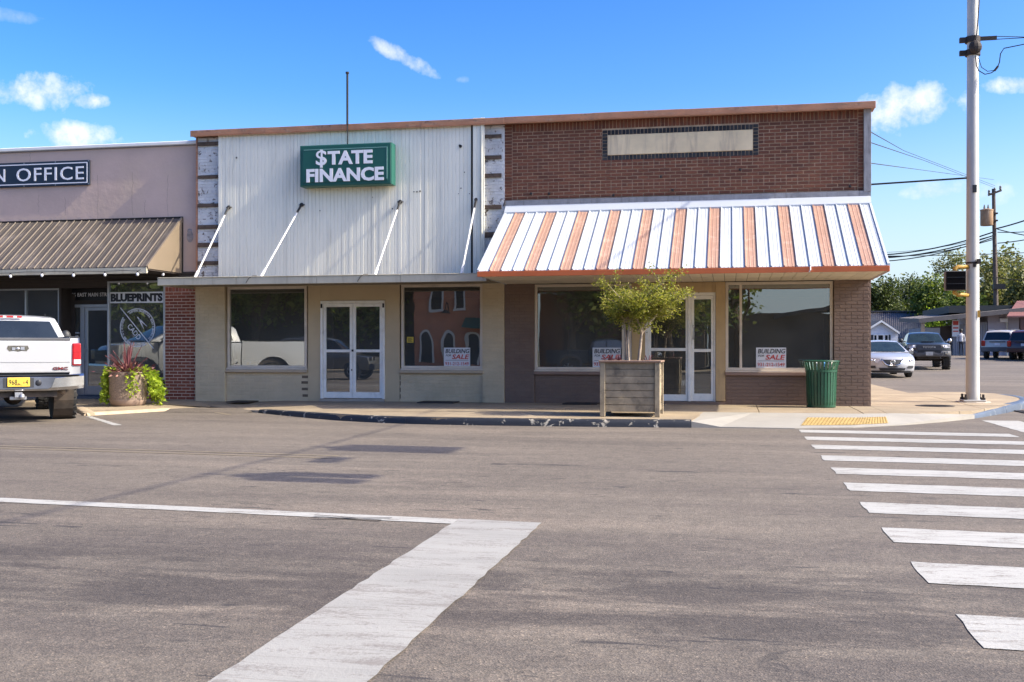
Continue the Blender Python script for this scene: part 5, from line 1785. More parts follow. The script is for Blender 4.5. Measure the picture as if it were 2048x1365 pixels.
# ------------------------------------------------------------------ signal pole and what hangs on it
PX, PY, PZ = 4.94, 23.7, .14
t = thing('signal_pole', 'tall galvanised steel signal pole bolted down on the pavement corner', 'pole', (PX, PY, PZ))
build('shaft', MB().lathe([(.136, .05), (.105, 9.6), (.0, 9.62)], (PX, PY, PZ), 28, cap=False), K['galv'], t, auto=50)
build('base_plate', MB().box(PX - .22, PX + .22, PY - .22, PY + .22, PZ + .02, PZ + .055), K['galv'], t, bevel=.01)
build('footing', MB().lathe([(.40, -.05), (.34, .019)], (PX, PY, PZ), 12), K['concrete'], t)
for sx in (-1, 1):
    for sy in (-1, 1):
        build('anchor_bolt', MB().lathe([(.045, .056), (.045, .10), (.025, .101), (.025, .17)], (PX + sx * .17, PY + sy * .17, PZ), 6), K['iron'], t)
mb = MB()
za, zb_ = CAMH + (699 - 82) / 96, CAMH + (699 - 108) / 96
for z in (za, zb_):
    mb.lathe([(.128, z - PZ - .06), (.15, z - PZ - .06), (.15, z - PZ + .06), (.128, z - PZ + .06)], (PX, PY, PZ), 20, cap=False)
    mb.box(PX - .26, PX - .12, PY - .06, PY + .03, z - .05, z + .05)
mb.box(PX + .1, PX + .46, PY - .05, PY - .01, za - .03, za + .05)
mb.sphere((PX + .02, PY - .16, zb_ + .08), .13, .09, .14, 10, 8)
build('clamp', mb, K['iron'], t)
build('tag_plate', MB().box(PX - .03, PX + .05, PY - .145, PY - .13, CAMH + (699 - 388) / 96, CAMH + (699 - 373) / 96), K['black'], t)
build('sticker', MB().box(PX + .07, PX + .12, PY - .13, PY - .115, CAMH + (699 - 636) / 96, CAMH + (699 - 622) / 96), K['signal_yellow'], t)
zc = CAMH + (699 - 527) / 96
build('strap', MB().lathe([(.128, -.02), (.137, -.02), (.137, .02), (.128, .02)], (PX, PY, zc), 20, cap=False).box(PX + .05, PX + .12, PY - .2, PY - .12, zc - .03, zc + .07).box(PX - .02, PX + .03, PY - .18, PY - .13, zc - .09, zc - .02), K['iron'], t)
build('conduit_wire', MB().tube([(PX + .16, PY - .1, 9.5), (PX + .11, PY - .12, 8.6), (PX + .07, PY - .14, 8.0), (PX + .03, PY - .17, zb_ + .2), (PX, PY - .18, zb_ + .1)], .014, 5), K['cable'], t)

t = thing('pedestrian_signal', 'black faced walk signal box fixed to the side of the steel pole', 'signal', (PX - .38, PY - .1, 2.45))
sx0, sx1 = at_y(1891, 561, PY - .25).x, at_y(1933, 561, PY - .25).x
sz0_, sz1_ = at_y(1912, 581, PY - .25).z, at_y(1912, 542, PY - .25).z
build('housing', MB().box(sx0, sx1, PY - .25, PY - .05, sz0_, sz1_), K['grey_plastic'], t, bevel=.015)
build('visor_grid', MB().box(sx0 + .012, sx1 - .012, PY - .262, PY - .251, sz0_ + .012, sz1_ - .012), K['matte_black'], t, bevel=.01)
mb = MB()
for i in range(1, 3):
    z = sz0_ + (sz1_ - sz0_) * i / 3
    mb.box(sx0 + .03, sx1 - .03, PY - .267, PY - .2625, z - .004, z + .004)
build('grid_bar', mb, K['plastic'], t)
for z, s_ in ((sz1_, 1), (sz0_, -1)):
    build('bracket', MB().tube([(sx0 + .2, PY - .14, z + s_ * .0), (sx0 + .2, PY - .14, z + s_ * .05), (sx0 + .26, PY - .13, z + s_ * .085), (PX - .1, PY - .08, z + s_ * .09)], .045, 8), K['signal_yellow'], t, smooth=True)

def signal_head(name, label, x, y, z, cols, rz=0.0, plate=False, rows=3):
    """a hanging traffic signal; lenses face its local -y"""
    t = thing(name, label, 'traffic signal', (x, y, z), rz, None, local=True)
    n = rows
    w = .34
    lens = [mat('lens_red', (.25, .02, .015), .3), mat('lens_amber', (.3, .15, .02), .3), mat('lens_green', (.02, .2, .12), .3)]
    for ci, cx in enumerate(cols):
        rr = range(n) if len(cols) == 1 else range(1, n)
        for k in rr:
            zz = -.36 * k - .5
            build('housing', MB().box(cx - w / 2, cx + w / 2, -.1, .1, zz - .175, zz + .175), K['signal_yellow'], t, bevel=.02, local=True)
            build('lens', MB().lathe([(.0, -.112), (.13, -.105), (.13, -.1)], (cx, 0, zz), 16, axis='y', cap=False), lens[k % 3], t)
            vs = []
            m_ = 12
            for i in range(m_ + 1):
                a = math.pi * (-.15 + 1.3 * i / m_)
                vs += [(cx + .15 * math.cos(a), -.1, zz + .15 * math.sin(a)), (cx + .155 * math.cos(a), -.36, zz + .155 * math.sin(a) - .03)]
            build('visor', MB().add(vs, [(2 * i, 2 * i + 1, 2 * i + 3, 2 * i + 2) for i in range(m_)]), K['black_iron'], t)
    if len(cols) > 1:
        build('housing', MB().box(-w / 2, w / 2, -.1, .1, -.675, -.325), K['signal_yellow'], t, bevel=.02)
        build('lens', MB().lathe([(.0, -.112), (.13, -.105), (.13, -.1)], (0, 0, -.5), 16, axis='y', cap=False), lens[0], t)
    if plate:
        build('backplate', MB().box(-.42, .42, .02, .03, -1.55, -.2), K['black_iron'], t)
    build('hanger', MB().tube([(0, 0, .02), (0, 0, -.33)], .03, 6).box(-.05, .05, -.04, .04, -.05, .05), K['iron'], t)
    return t
# span wire across the main street, with the signals whose shadows lie on the road
wa, wb = Vector((PX, PY - .12, 9.25)), Vector((4.0, -8.6, 8.7))
def span(u, sag=.9):
    return wa.lerp(wb, u) - Vector((0, 0, sag * 4 * u * (1 - u)))
t = thing('span_wire', 'black span wire carrying the hanging signals out over the street from the pole top', 'cable', tuple(wa))
build('wire', MB().tube([span(i / 30) for i in range(31)], .022, 5), K['cable'], t)
t = thing('side_span_wire', 'black cable with a hanging drip loop leaving the steel pole clamp across the side street', 'cable', (PX + .46, PY - .03, za))
va, vb = Vector((PX + .46, PY - .03, za + .01)), Vector((16.5, 21.0, za + .25))
def sspan(u):
    return va.lerp(vb, u) - Vector((0, 0, .42 * 4 * u * (1 - u)))
build('wire', MB().tube([sspan(.085 + .915 * i / 20) for i in range(21)], .02, 5), K['cable'], t)
build('yoke', MB().tube([sspan(0) + Vector((0, 0, .03)), sspan(.045) + Vector((0, 0, .015)), sspan(.085)], .008, 4).tube([sspan(0) - Vector((0, 0, .03)), sspan(.045), sspan(.085)], .008, 4), K['cable'], t)
build('turnbuckle', MB().tube([sspan(.05), sspan(.072)], .03, 6), K['iron'], t)
def at_p(px, py):
    return at_y(px, py, PY - .2)
lp = [sspan(.1), at_p(2008, 97), at_p(2001, 108), at_p(1999, 125), at_p(1994, 138), at_p(1983, 146), at_p(1970, 149), at_p(1958, 142), at_p(1953, 132), at_p(1951, 112)]
build('drip_loop', MB().tube(lp, .011, 5).tube([at_p(1990, 141), at_p(1975, 143), at_p(1963, 135), at_p(1957, 116)], .008, 5), K['cable'], t)
build('splice', MB().tube([at_p(1996, 133), at_p(1989, 142)], .025, 6), K['iron'], t)
def u_at(y):
    return (wa.y - y) / (wa.y - wb.y)
sg1 = span(u_at(12.2))
signal_head('traffic_signal', 'hanging signal head with backplate on the span wire, out over the far lane', sg1.x, sg1.y, sg1.z, (0,), math.radians(-90), True)
sg2 = span(u_at(9.2))
signal_head('traffic_signal', 'five lamp signal head on the span wire, out over the middle of the street', sg2.x, sg2.y, sg2.z, (-.2, .2), math.radians(-90), False)
s3 = span(u_at(10.75))
t = thing('street_sign', 'small hanging street sign plate on the span wire', 'sign', tuple(s3))
build('plate', MB().box(s3.x - .01, s3.x + .01, s3.y - .3, s3.y + .3, s3.z - .75, s3.z - .45), K['sign_green'], t)
build('hanger', MB().tube([s3, s3 - Vector((0, 0, .45))], .015, 5), K['iron'], t)
p = at_y(1975, 0, PY)
t = signal_head('traffic_signal', 'signal head on the steel pole with only its dark visor showing at the top edge', PX + .34, PY - .25, 9.86, (0,), math.radians(35))
t.rotation_euler = (math.radians(32), 0, math.radians(35))
w4 = mat('lens_off', (.03, .03, .03), .4)
t = thing('brace_pipe', 'thin black pipe bracing the steel pole back to the brick corner shop', 'pipe', (PX, PY, 4.8))
z = CAMH + (699 - 357) / 96
build('pipe', MB().tube([(PX - .1, PY, z), (XR + .02, PY + .6, z)], .02, 6), K['black_iron'], t)
build('end_plate', MB().box(XR + .013, XR + .025, PY + .52, PY + .68, z - .06, z + .06), K['black_iron'], t)

# ------------------------------------------------------------------ utility pole and overhead lines
ub = at_y(1994, 699, 80.0)
ug = gh(80)
ut = thing('utility_pole', 'tall dark wooden utility pole with a rusty transformer behind the parked cars', 'utility pole', (ub.x, 80, ug))
utop = at_y(1987, 378, 80)
build('shaft', MB().tube([(ub.x, 80, ug - .1), (ub.x * .5 + utop.x * .5, 80, (ug + utop.z) / 2), (utop.x, 80, utop.z)], [.17, .15, .115], 10), K['pole_wood'], ut, auto=50)
ca, cb = at_y(1976, 391, 79.9), at_y(2003, 381, 79.9)
build('crossarm', MB().tube([ca, cb], .07, 4), K['pole_wood'], ut)
mb = MB()
for f_ in (.08, .92, .5):
    q = ca.lerp(cb, f_)
    mb.lathe([(.05, .05), (.09, .12), (.06, .2), (.09, .26), (.04, .34)], tuple(q), 8)
build('insulator', mb, K['grey_plastic'], ut)
ta, tb = at_y(1973, 452, 79.8), at_y(1973, 420, 79.8)
K['tank'] = mat('rusty_tank', (.32, .2, .11), .7, var=.25, scale=2, dirt=(.45, .38, .3), dirt_amt=.7, dirt_scale=3, streak=True)
hh = tb.z - ta.z
build('transformer_tank', MB().lathe([(.38, 0), (.42, .05), (.42, hh - .1), (.44, hh - .08), (.44, hh), (.2, hh + .06)], (ta.x, 79.75, ta.z), 18), K['tank'], ut, auto=40)
build('bushing', MB().lathe([(.05, hh), (.07, hh + .12), (.03, hh + .35)], (ta.x - .15, 79.75, ta.z), 8).lathe([(.05, hh), (.07, hh + .12), (.03, hh + .35)], (ta.x + .1, 79.75, ta.z), 8), K['grey_plastic'], ut)
build('tank_bracket', MB().box(ta.x + .35, ub.x, 79.7, 79.95, ta.z + .3, ta.z + .4).box(ta.x + .35, ub.x, 79.7, 79.95, ta.z + .8, ta.z + .9), K['iron'], ut)
q = at_y(1995, 573, 79.8)
build('switch_box', MB().box(q.x - .3, q.x + .45, 79.5, 79.85, q.z - .2, q.z + .15), K['black_iron'], ut)
def cable(label, pts, r=.03, sag=.0, grp='overhead lines above the side street'):
    P = [Vector(p) for p in pts]
    out = []
    for a, b in zip(P, P[1:]):
        for i in range(10):
            f_ = i / 10
            out.append(a.lerp(b, f_) - Vector((0, 0, sag * 4 * f_ * (1 - f_))))
    o = build('overhead_cable', MB().tube(out + [P[-1]], r, 5), K['cable'])
    tag(o, label, 'cable', grp)
cable('sagging service cable from the brick shop top to the steel pole, upper one', [Vector((XR + .01, 23.2, 5.75)), at_y(1742.5, 265, 26), at_y(1808, 302, 50), at_y(1990, 372, 79.9)], .012)
cable('thin service cable just below the sagging upper one by the brick shop corner', [Vector((XR + .01, 23.2, 5.5)), at_y(1742.5, 286, 26), at_y(1850, 322, 50), at_y(1990, 376, 79.9)], .012)
cable('lowest thin service cable above the black brace pipe', [Vector((XR + .01, 23.2, 5.15)), at_y(1742.5, 327, 26), at_y(1840, 340, 50), at_y(1988, 360, 79.9)], .012)
YU = 79.9
for lab, a, b, r_ in (('thick cable bundle running left of the wooden utility pole, upper strand', (1770, 505), (1992, 463), .05), ('thick cable just below the upper strand left of the utility pole', (1770, 511), (1992, 470), .045),
                  ('third cable down left of the wooden utility pole', (1770, 506), (1992, 478), .035), ('lowest sagging thick cable left of the utility pole', (1775, 518), (1992, 474), .04),
                  ('faint topmost wire left of the utility pole', (1760, 497), (1992, 470), .015)):
    cable(lab, [at_y(a[0] - 420, a[1] + 20, 110), at_y(a[0] - 60, a[1] + 6, 90), at_y(b[0], b[1], YU)], r_, .5)
for lab, a, b, r_ in (('steep thick cable rising to the right of the utility pole', (1992, 458), (2140, 405), .05), ('falling cable to the right of the utility pole', (1995, 459), (2140, 480), .035), ('level cable to the right of the utility pole', (1995, 465), (2140, 452), .03),
                  ('lower cable right of the utility pole at mid height', (1995, 487), (2140, 458), .035), ('lowest long wire crossing behind the utility pole', (1700, 512), (2160, 500), .025), ('thin wire crossing in front of the trees right of the pole', (1992, 555), (2140, 560), .025)):
    cable(lab, [at_y(a[0], a[1], YU), at_y(b[0], b[1], 78)], r_, .15)
# ------------------------------------------------------------------ vehicles (local: +y forward, +x right, z up)
def car_paint(name, col, metal=.0, rough=.32, dirt=None):
    m = mat(name, col, rough, metal, var=.03, scale=1.5, dirt=dirt, dirt_amt=.25, dirt_scale=2, coat=.8, local=True)
    return m

def arch(yc, zc, r, n=9, zb=.3):
    """points of a wheel arch along the sill, front to back reversed by the caller"""
    out = []
    for i in range(n + 1):
        a = math.pi * i / n
        out.append((yc + r * math.cos(a), max(zb, zc + r * math.sin(a))))
    return out

def shell(mb, prof, hw, n=10, nose=0.0, tail=0.0, ny=None, ty=None, crown=0.0, belt=0.0, mi=0):
    """side profile (y, z) carried across the width; the ends bow in plan, the roof gets a camber"""
    ys = [p[0] for p in prof]
    y0, y1 = min(ys), max(ys)
    rows = []
    for i in range(n + 1):
        s = -1 + 2 * i / n
        row = []
        for y, z in prof:
            k = max(0, (y - (y1 - .8)) / .8)
            k2 = max(0, ((y0 + .8) - y) / .8)
            yy = y - nose * abs(s) ** 2.6 * k + tail * abs(s) ** 2.6 * k2
            zz = z - (crown * s * s if z > belt else 0)
            row.append((s * hw(y, z), yy, zz))
        rows.append(row)
    m = len(prof)
    vs = [p for r in rows for p in r]
    fs = []
    for i in range(n):
        for j in range(m):
            j2 = (j + 1) % m
            fs.append((i * m + j, (i + 1) * m + j, (i + 1) * m + j2, i * m + j2))
    fs.append(tuple(range(m)))
    fs.append(tuple(n * m + j for j in range(m - 1, -1, -1)))
    mb.add(vs, fs, mi)

def fixn(o):
    me = o.data
    bm = bmesh.new()
    bm.from_mesh(me)
    bmesh.ops.recalc_face_normals(bm, faces=bm.faces[:])
    bm.to_mesh(me)
    bm.free()
    me.polygons.foreach_set('use_smooth', [True] * len(me.polygons))
    me.set_sharp_from_angle(angle=math.radians(32))
    return o

def side_pane(mb, pts, hw, off=.006):
    for sg in (-1, 1):
        mb.add([(sg * (hw(y, z) + off), y, z) for y, z in pts], [tuple(range(len(pts)))])

def across(mb, pts, hw, s0=-.93, s1=.93, n=10, off=(0, .006), nose=0.0, crown=0.0, taper=0.0):
    """a pane or panel spanning the width along the profile pieces pts [(y, z)...]"""
    m = len(pts)
    vs = []
    for i in range(n + 1):
        for j, (y, z) in enumerate(pts):
            t = j / max(1, m - 1)
            a = s0 + taper * t if s0 < 0 else s0
            b = s1 - taper * t
            s = a + (b - a) * i / n
            vs.append((s * hw(y, z), y + off[0] - nose * abs(s) ** 2.6, z + off[1] - crown * s * s))
    mb.add(vs, [(i * m + j, (i + 1) * m + j, (i + 1) * m + j + 1, i * m + j + 1) for i in range(n) for j in range(m - 1)])

def wheel(parent, x, y, r, w, rim_r=None, lugs=False, spokes=6):
    sg = 1 if x > 0 else -1
    rim_r = rim_r or r * .62
    xo = x + sg * w / 2
    mb = MB()
    h = w / 2
    prof = [(rim_r, -h * .92), (r * .9, -h), (r * .97, -h * .86), (r, -h * .6), (r, h * .6), (r * .97, h * .86), (r * .9, h), (rim_r, h * .92)]
    mb.lathe(prof, (x, y, r), 36, axis='x', cap=False)
    if lugs:
        nl = 22
        for i in range(nl):
            for k, (x0, x1, dph) in enumerate(((-h * 1.03, -h * .45, 0), (-h * .36, h * -.02, .5), (h * .03, h * .38, .1), (h * .45, h * 1.03, .55))):
                a = 2 * math.pi * (i + dph) / nl
                M_ = Matrix.Rotation(a, 3, 'X') @ Matrix.Rotation(.35 * (1 if k % 2 else -1), 3, 'Y').to_3x3() if False else Matrix.Rotation(a, 3, 'X')
                c = M_ @ Vector(((x0 + x1) / 2, 0, r + .006))
                mb.cbox((x + c.x, y + c.y, r + c.z), x1 - x0, r * .17, .03, 0, M_ @ Matrix.Rotation(.3 * (1 if k % 2 else -1), 3, 'Z'))
    wh = build('wheel', mb, K['rubber'], parent, auto=40)
    mb = MB()
    xf = x + sg * h * .6
    mb.lathe([(rim_r * 1.01, -h * .9), (rim_r * .96, -h * .6), (rim_r * .94, h * .6), (rim_r * 1.01, h * .9)], (x, y, r), 28, axis='x', cap=False)
    for i in range(spokes):
        a = 2 * math.pi * i / spokes
        M_ = Matrix.Rotation(a, 3, 'X')
        c = M_ @ Vector((0, 0, rim_r * .52))
        mb.cbox((xf + c.x, y + c.y, r + c.z), .03, rim_r * .3, rim_r * .95, 0, M_)
    mb.lathe([(rim_r * .24, -.02), (rim_r * .22, .025)] if sg > 0 else [(rim_r * .22, -.025), (rim_r * .24, .02)], (xf, y, r), 14, axis='x')
    build('rim', mb, K['alloy'], wh, auto=40)
    build('brake_disc', MB().lathe([(rim_r * .9, -.01), (rim_r * .9, .01)], (x + sg * .02, y, r), 20, axis='x'), K['under'], wh)
    return wh

def plate(parent, y, z, x=0.0, col=None, face=-1, lettering=None, w=.305, h=.155):
    g = build('number_plate', MB().box(x - w / 2, x + w / 2, y - .006, y + .006, z - h / 2, z + h / 2), col or K['poster'], parent)
    if lettering:
        mb = MB()
        for s_, cx, wd, ht, dz in lettering:
            vs, fs = text_data(s_, wd, ht, offset=.0, extrude=.001)
            mb.add([(x + cx + p[0], y - .009 + p[1], z + dz + p[2]) for p in vs], fs)
        build('plate_lettering', mb, K['black'], g)
    return g

# ---- the white pickup parked nose-in
P_ = K['paint_white'] = car_paint('white_car_paint', (.41, .418, .43), dirt=(.5, .47, .42))
def make_pickup():
    t = thing('pickup_truck', 'white lifted pickup truck parked nose-in with mud tyres and yellow number plate', 'pickup truck', (0, 0, 0), 0, None, local=True)
    FA, RA = 1.72, -1.72
    TG = RA - 1.17                                   # tailgate plane
    hwb = lambda y, z: 1.0 - max(0, (z - 1.0)) * .06 - max(0, .9 - z) * .08
    hwc = lambda y, z: .955 - (z - 1.42) * .42
    # cab and nose
    low = [(-.86, 1.42), (-.86, .66)] + [(.9, .64)] + arch(FA, .52, .54, 10, .66)[::-1][0:11] + [(2.74, .66), (2.78, .9), (2.74, 1.22), (2.62, 1.34), (1.55, 1.42)]
    mb = MB()
    shell(mb, low, hwb, 10, nose=.12, crown=.02, belt=1.3)
    fixn(build('cab', mb, P_, t, bevel=.025, seg=2))
    top = [(-.86, 1.42), (-.80, 1.78), (-.72, 1.85), (-.4, 1.885), (.45, 1.88), (.7, 1.84), (1.5, 1.42)]
    mb = MB()
    shell(mb, top, hwc, 10, crown=.035, belt=1.5)
    fixn(build('cab_roof', mb, P_, t, bevel=.03, seg=2))
    mb = MB()
    across(mb, [(-.868, 1.44), (-.818, 1.765)], hwc, -.88, .88, 8, (-.008, 0), crown=.01, taper=.05)
    build('rear_window', mb, K['car_glass_dark'], t)
    mb = MB()
    across(mb, [(1.47, 1.45), (.76, 1.83)], hwc, -.92, .92, 8, (.006, .008), crown=.03, taper=.02)
    build('windscreen', mb, K['car_glass'], t)
    mb = MB()
    side_pane(mb, [(-.66, 1.46), (-.6, 1.76), (-.48, 1.80), (-.16, 1.81), (-.16, 1.46)], hwc)
    build('quarter_window', mb, K['car_glass_dark'], t)
    mb = MB()
    side_pane(mb, [(-.10, 1.46), (-.10, 1.81), (.62, 1.80), (1.2, 1.50), (1.2, 1.46)], hwc)
    build('side_window', mb, K['car_glass_dark'], t)
    mb = MB()
    for sg in (-1, 1):
        for y in (-.13, 1.28):
            mb.box(sg * 1.0 - .004, sg * 1.0 + .004, y - .006, y + .006, .72, 1.40)
        mb.box(sg * 1.0 - .004, sg * 1.0 + .004, -.13, 1.28, .715, .725)
    build('door_seam', mb, K['plastic'], t)
    for sg in (-1, 1):
        build('door_handle', MB().box(sg * .995 - .012, sg * .995 + .012, .0, .18, 1.24, 1.28), K['chrome'], t)
        build('mirror', MB().sphere((sg * 1.16, 1.16, 1.5), .1, .07, .13, 10, 8).box(min(sg * .9, sg * 1.1), max(sg * .9, sg * 1.1), 1.14, 1.18, 1.42, 1.46), K['plastic'], t, smooth=True)
    mb = MB()
    mb.box(-.38, .38, -.835, -.79, 1.805, 1.865)
    build('brake_light', MB().box(-.2, .2, -.83, -.80, 1.82, 1.855), mat('brake_red', (.42, .02, .02), .25, coat=.5), t, bevel=.006)
    build('cargo_lamp', MB().box(-.115, -.06, -.834, -.829, 1.823, 1.852).box(.06, .115, -.834, -.829, 1.823, 1.852), K['sign_white'], t)
    build('antenna_stub', MB().tube([(.60, -.74, 1.84), (.60, -.745, 1.9)], .008, 5), K['plastic'], t)
    # bed
    for sg in (-1, 1):
        side = [(TG + .02, 1.43), (TG + .02, .8)] + arch(RA, .52, .56, 10, .72)[::-1] + [(-.90, .66), (-.90, 1.44)]
        mb = MB()
        m = len(side)
        xin, = (sg * .80,)
        vs = [(xin, y, z) for y, z in side] + [(sg * (1.0 - max(0, z - 1.1) * .12 + (.03 if z < 1.2 and abs(y - RA) < .62 else 0)), y, z) for y, z in side]
        mb.add(vs, [tuple(range(m)), tuple(range(2 * m - 1, m - 1, -1))] + [(i, (i + 1) % m, m + (i + 1) % m, m + i) for i in range(m)])
        fixn(build('bed_side', mb, P_, t, bevel=.02, seg=2))
        build('rail_cap', MB().box(min(sg * .80, sg * .96), max(sg * .80, sg * .96), TG + .06, -.9, 1.438, 1.46), K['plastic'], t)
        build('wheel_well', MB().lathe([(.55, -.16), (.55, .16)], (sg * .78, RA, .52), 20, axis='x'), K['under'], t)
    build('bed_floor', MB().box(-.80, .80, TG + .06, -.9, .8, .86).box(-.8, .8, -.92, -.88, .8, 1.43), K['plastic'], t)
    # tailgate
    mb = MB().box(-.825, .825, TG - .01, TG + .06, .845, 1.405)
    tg = build('tailgate', mb, P_, t, bevel=.018, seg=2)
    mb = MB().box(-.81, .81, TG - .018, TG - .0102, 1.02, 1.37)
    build('pressing', mb, P_, tg, bevel=.014, seg=2)
    build('cap', MB().box(-.815, .815, TG - .02, TG + .075, 1.385, 1.432), K['grey_plastic'], tg, bevel=.01)
    mb = MB()
    mb.prism([(-.15, TG - .021, 1.30), (-.17, TG - .021, 1.25), (-.13, TG - .021, 1.205), (-.07, TG - .021, 1.215), (0, TG - .021, 1.20), (.07, TG - .021, 1.215), (.13, TG - .021, 1.205), (.17, TG - .021, 1.25), (.15, TG - .021, 1.30)], (0, .004, 0))
    build('handle_recess', mb, mat('rusty_recess', (.10, .095, .08), .8, var=.5, scale=30, local=True), tg)
    mb = MB()
    mb.box(-.09, -.04, TG - .03, TG - .0215, 1.225, 1.27).box(.04, .1, TG - .03, TG - .0215, 1.23, 1.28).sphere((0, TG - .022, 1.25), .035, .012, .025, 8, 6)
    build('latch', mb, K['alloy'], tg)
    mb = MB()
    put_text(mb, 'GMC', (.655, TG - .016, .915), .235, .052, offset=.02, extrude=.006)
    build('badge', mb, mat('badge_dark', (.03, .02, .02), .3, local=True), tg)
    mb = MB()
    put_text(mb, 'GMC', (.655, TG - .024, .915), .225, .040, offset=.002, extrude=.003)
    build('badge_fill', mb, mat('badge_red', (.25, .03, .03), .35, local=True), tg)
    mb = MB()
    put_text(mb, 'SLE', (-.44, TG - .016, .915), .18, .036, offset=.012, extrude=.006)
    build('badge', mb, K['black'], tg)
    red = mat('tail_red', (.40, .006, .012), .18, var=.25, scale=14, coat=.6, local=True)
    for sg in (-1, 1):
        x0, x1 = sorted((sg * .845, sg * .985))
        tl = build('tail_light', MB().box(x0, x1, TG - .005, TG + .16, .96, 1.345), red, t, bevel=.02, seg=2)
        build('reverse_lens', MB().box(x0 + .02, x1 - .004, TG - .012, TG + .02, .985, 1.065), mat('clear_lens', (.6, .6, .58), .2, var=.3, scale=30, local=True), tl, bevel=.006)
        build('lens_rib', MB().box(x0 + .02, x1 - .01, TG - .008, TG - .0052, 1.19, 1.2).box(x0 + .02, x1 - .01, TG - .008, TG - .0052, 1.28, 1.29), red, tl)
    # bumper
    mb = MB()
    prof = [(0, .80), (-.10, .80), (-.145, .76), (-.145, .60), (-.11, .55), (0, .55)]
    m = len(prof)
    rows = []
    for i in range(15):
        s = -1 + 2 * i / 14
        rows.append([(s * 1.02, TG - .05 + dy + .10 * abs(s) ** 5, z - (0 if abs(s) < .55 else -.03 * (abs(s) - .55) / .45)) for dy, z in prof])
    mb.add([p for r in rows for p in r], [(i * m + j, (i + 1) * m + j, (i + 1) * m + (j + 1) % m, i * m + (j + 1) % m) for i in range(14) for j in range(m)] + [tuple(range(m)), tuple(14 * m + j for j in range(m - 1, -1, -1))])
    bp = fixn(build('rear_bumper', mb, K['chrome'], t))
    build('bumper_pad', MB().prism([(-.57, TG - .198, .775), (.57, TG - .198, .775), (.50, TG - .200, .60), (.44, TG - .200, .575), (-.44, TG - .200, .575), (-.50, TG - .200, .60)], (0, .02, 0)), mat('scuffed_bumper', (.12, .13, .155), .35, .5, var=.3, local=True), bp, bevel=.006)
    build('step_tread', MB().box(-.95, .95, TG - .17, TG - .03, .803, .812), K['plastic'], bp)
    build('plate_recess', MB().box(-.23, .23, TG - .206, TG - .2015, .61, .765), K['plastic'], bp)
    plate(t, TG - .216, .70, 0, mat('plate_yellow', (.72, .5, .055), .45, local=True), lettering=(('968', -.085, .125, .085, 0), ('4', .12, .04, .085, 0)), w=.335, h=.15)
    mb = MB()
    mb.prism([(-.05, TG - .2235, .655), (-.02, TG - .2235, .66), (0, TG - .2235, .69), (.02, TG - .2235, .66), (.05, TG - .2235, .655)], (0, .001, 0)).box(-.06, .06, TG - .2235, TG - .2225, .645, .652)
    mb.box(.065, .09, TG - .2235, TG - .2225, .675, .695).box(.07, .09, TG - .2235, TG - .2225, .71, .722)
    build('plate_emblem', mb, mat('plate_brown', (.16, .08, .02), .5, local=True), t)
    for x in (-.33, .30):
        build('tow_hole', MB().sphere((x, TG - .2, .68), .05, .015, .05, 10, 6), K['black'], bp)
    # underside
    build('chassis_rail', MB().box(-.45, -.33, TG + .0, 2.5, .50, .62).box(.33, .45, TG + .0, 2.5, .50, .62).box(-.6, .6, TG - .06, TG + .02, .44, .55), K['under'], t)
    build('hitch', MB().box(-.06, .06, TG - .19, TG + .02, .44, .53).box(-.13, .13, TG - .10, TG - .05, .40, .46).sphere((.05, TG - .19, .455), .05, .05, .055, 10, 8), K['alloy'], t, bevel=.006)
    mb = MB()
    mb.tube([(-.78, RA, .47), (.78, RA, .47)], .055, 10).sphere((0, RA - .02, .45), .17, .18, .19, 14, 10)
    build('rear_axle', mb, K['under'], t, auto=50)
    mb = MB()
    for x in (-.52, .52):
        mb.tube([(x, RA - .65, .58), (x, RA, .50), (x, RA + .65, .58)], .035, 6)
    build('leaf_spring', mb, K['under'], t)
    build('exhaust', MB().tube([(.42, 1.0, .50), (.45, RA + .5, .53), (.60, RA - .5, .56), (.70, TG - .02, .52)], .042, 10).tube([(.22, -1.2, .5), (.22, -.5, .5)], .10, 10), mat('rusty_exhaust', (.27, .2, .14), .6, .4, var=.3, local=True), t, smooth=True)
    build('front_axle', MB().tube([(-.75, FA, .47), (.75, FA, .47)], .05, 8).box(-.4, .4, 1.0, 2.4, .45, .55), K['under'], t)
    # nose
    build('grille', MB().box(-.55, .55, 2.77, 2.80, .95, 1.22), K['plastic'], t, bevel=.01)
    build('front_bumper', MB().box(-1.0, 1.0, 2.66, 2.86, .6, .88), K['chrome'], t, bevel=.05, seg=2)
    for sg in (-1, 1):
        x0, x1 = sorted((sg * .58, sg * .93))
        build('headlight', MB().box(x0, x1, 2.64, 2.78, 1.0, 1.24), K['car_glass'], t, bevel=.02)
    for x in (-.83, .83):
        wheel(t, x, RA, .445, .34, .22, True)
        wheel(t, x, FA, .445, .34, .22, True)
    return t
pick = make_pickup()
HD = math.radians(40)
rax = Vector((-12.38, 16.72, 0))
cen = rax + Vector((-math.sin(HD), math.cos(HD), 0)) * 1.72
pick.location = cen
pick.rotation_euler = (0, 0, HD)

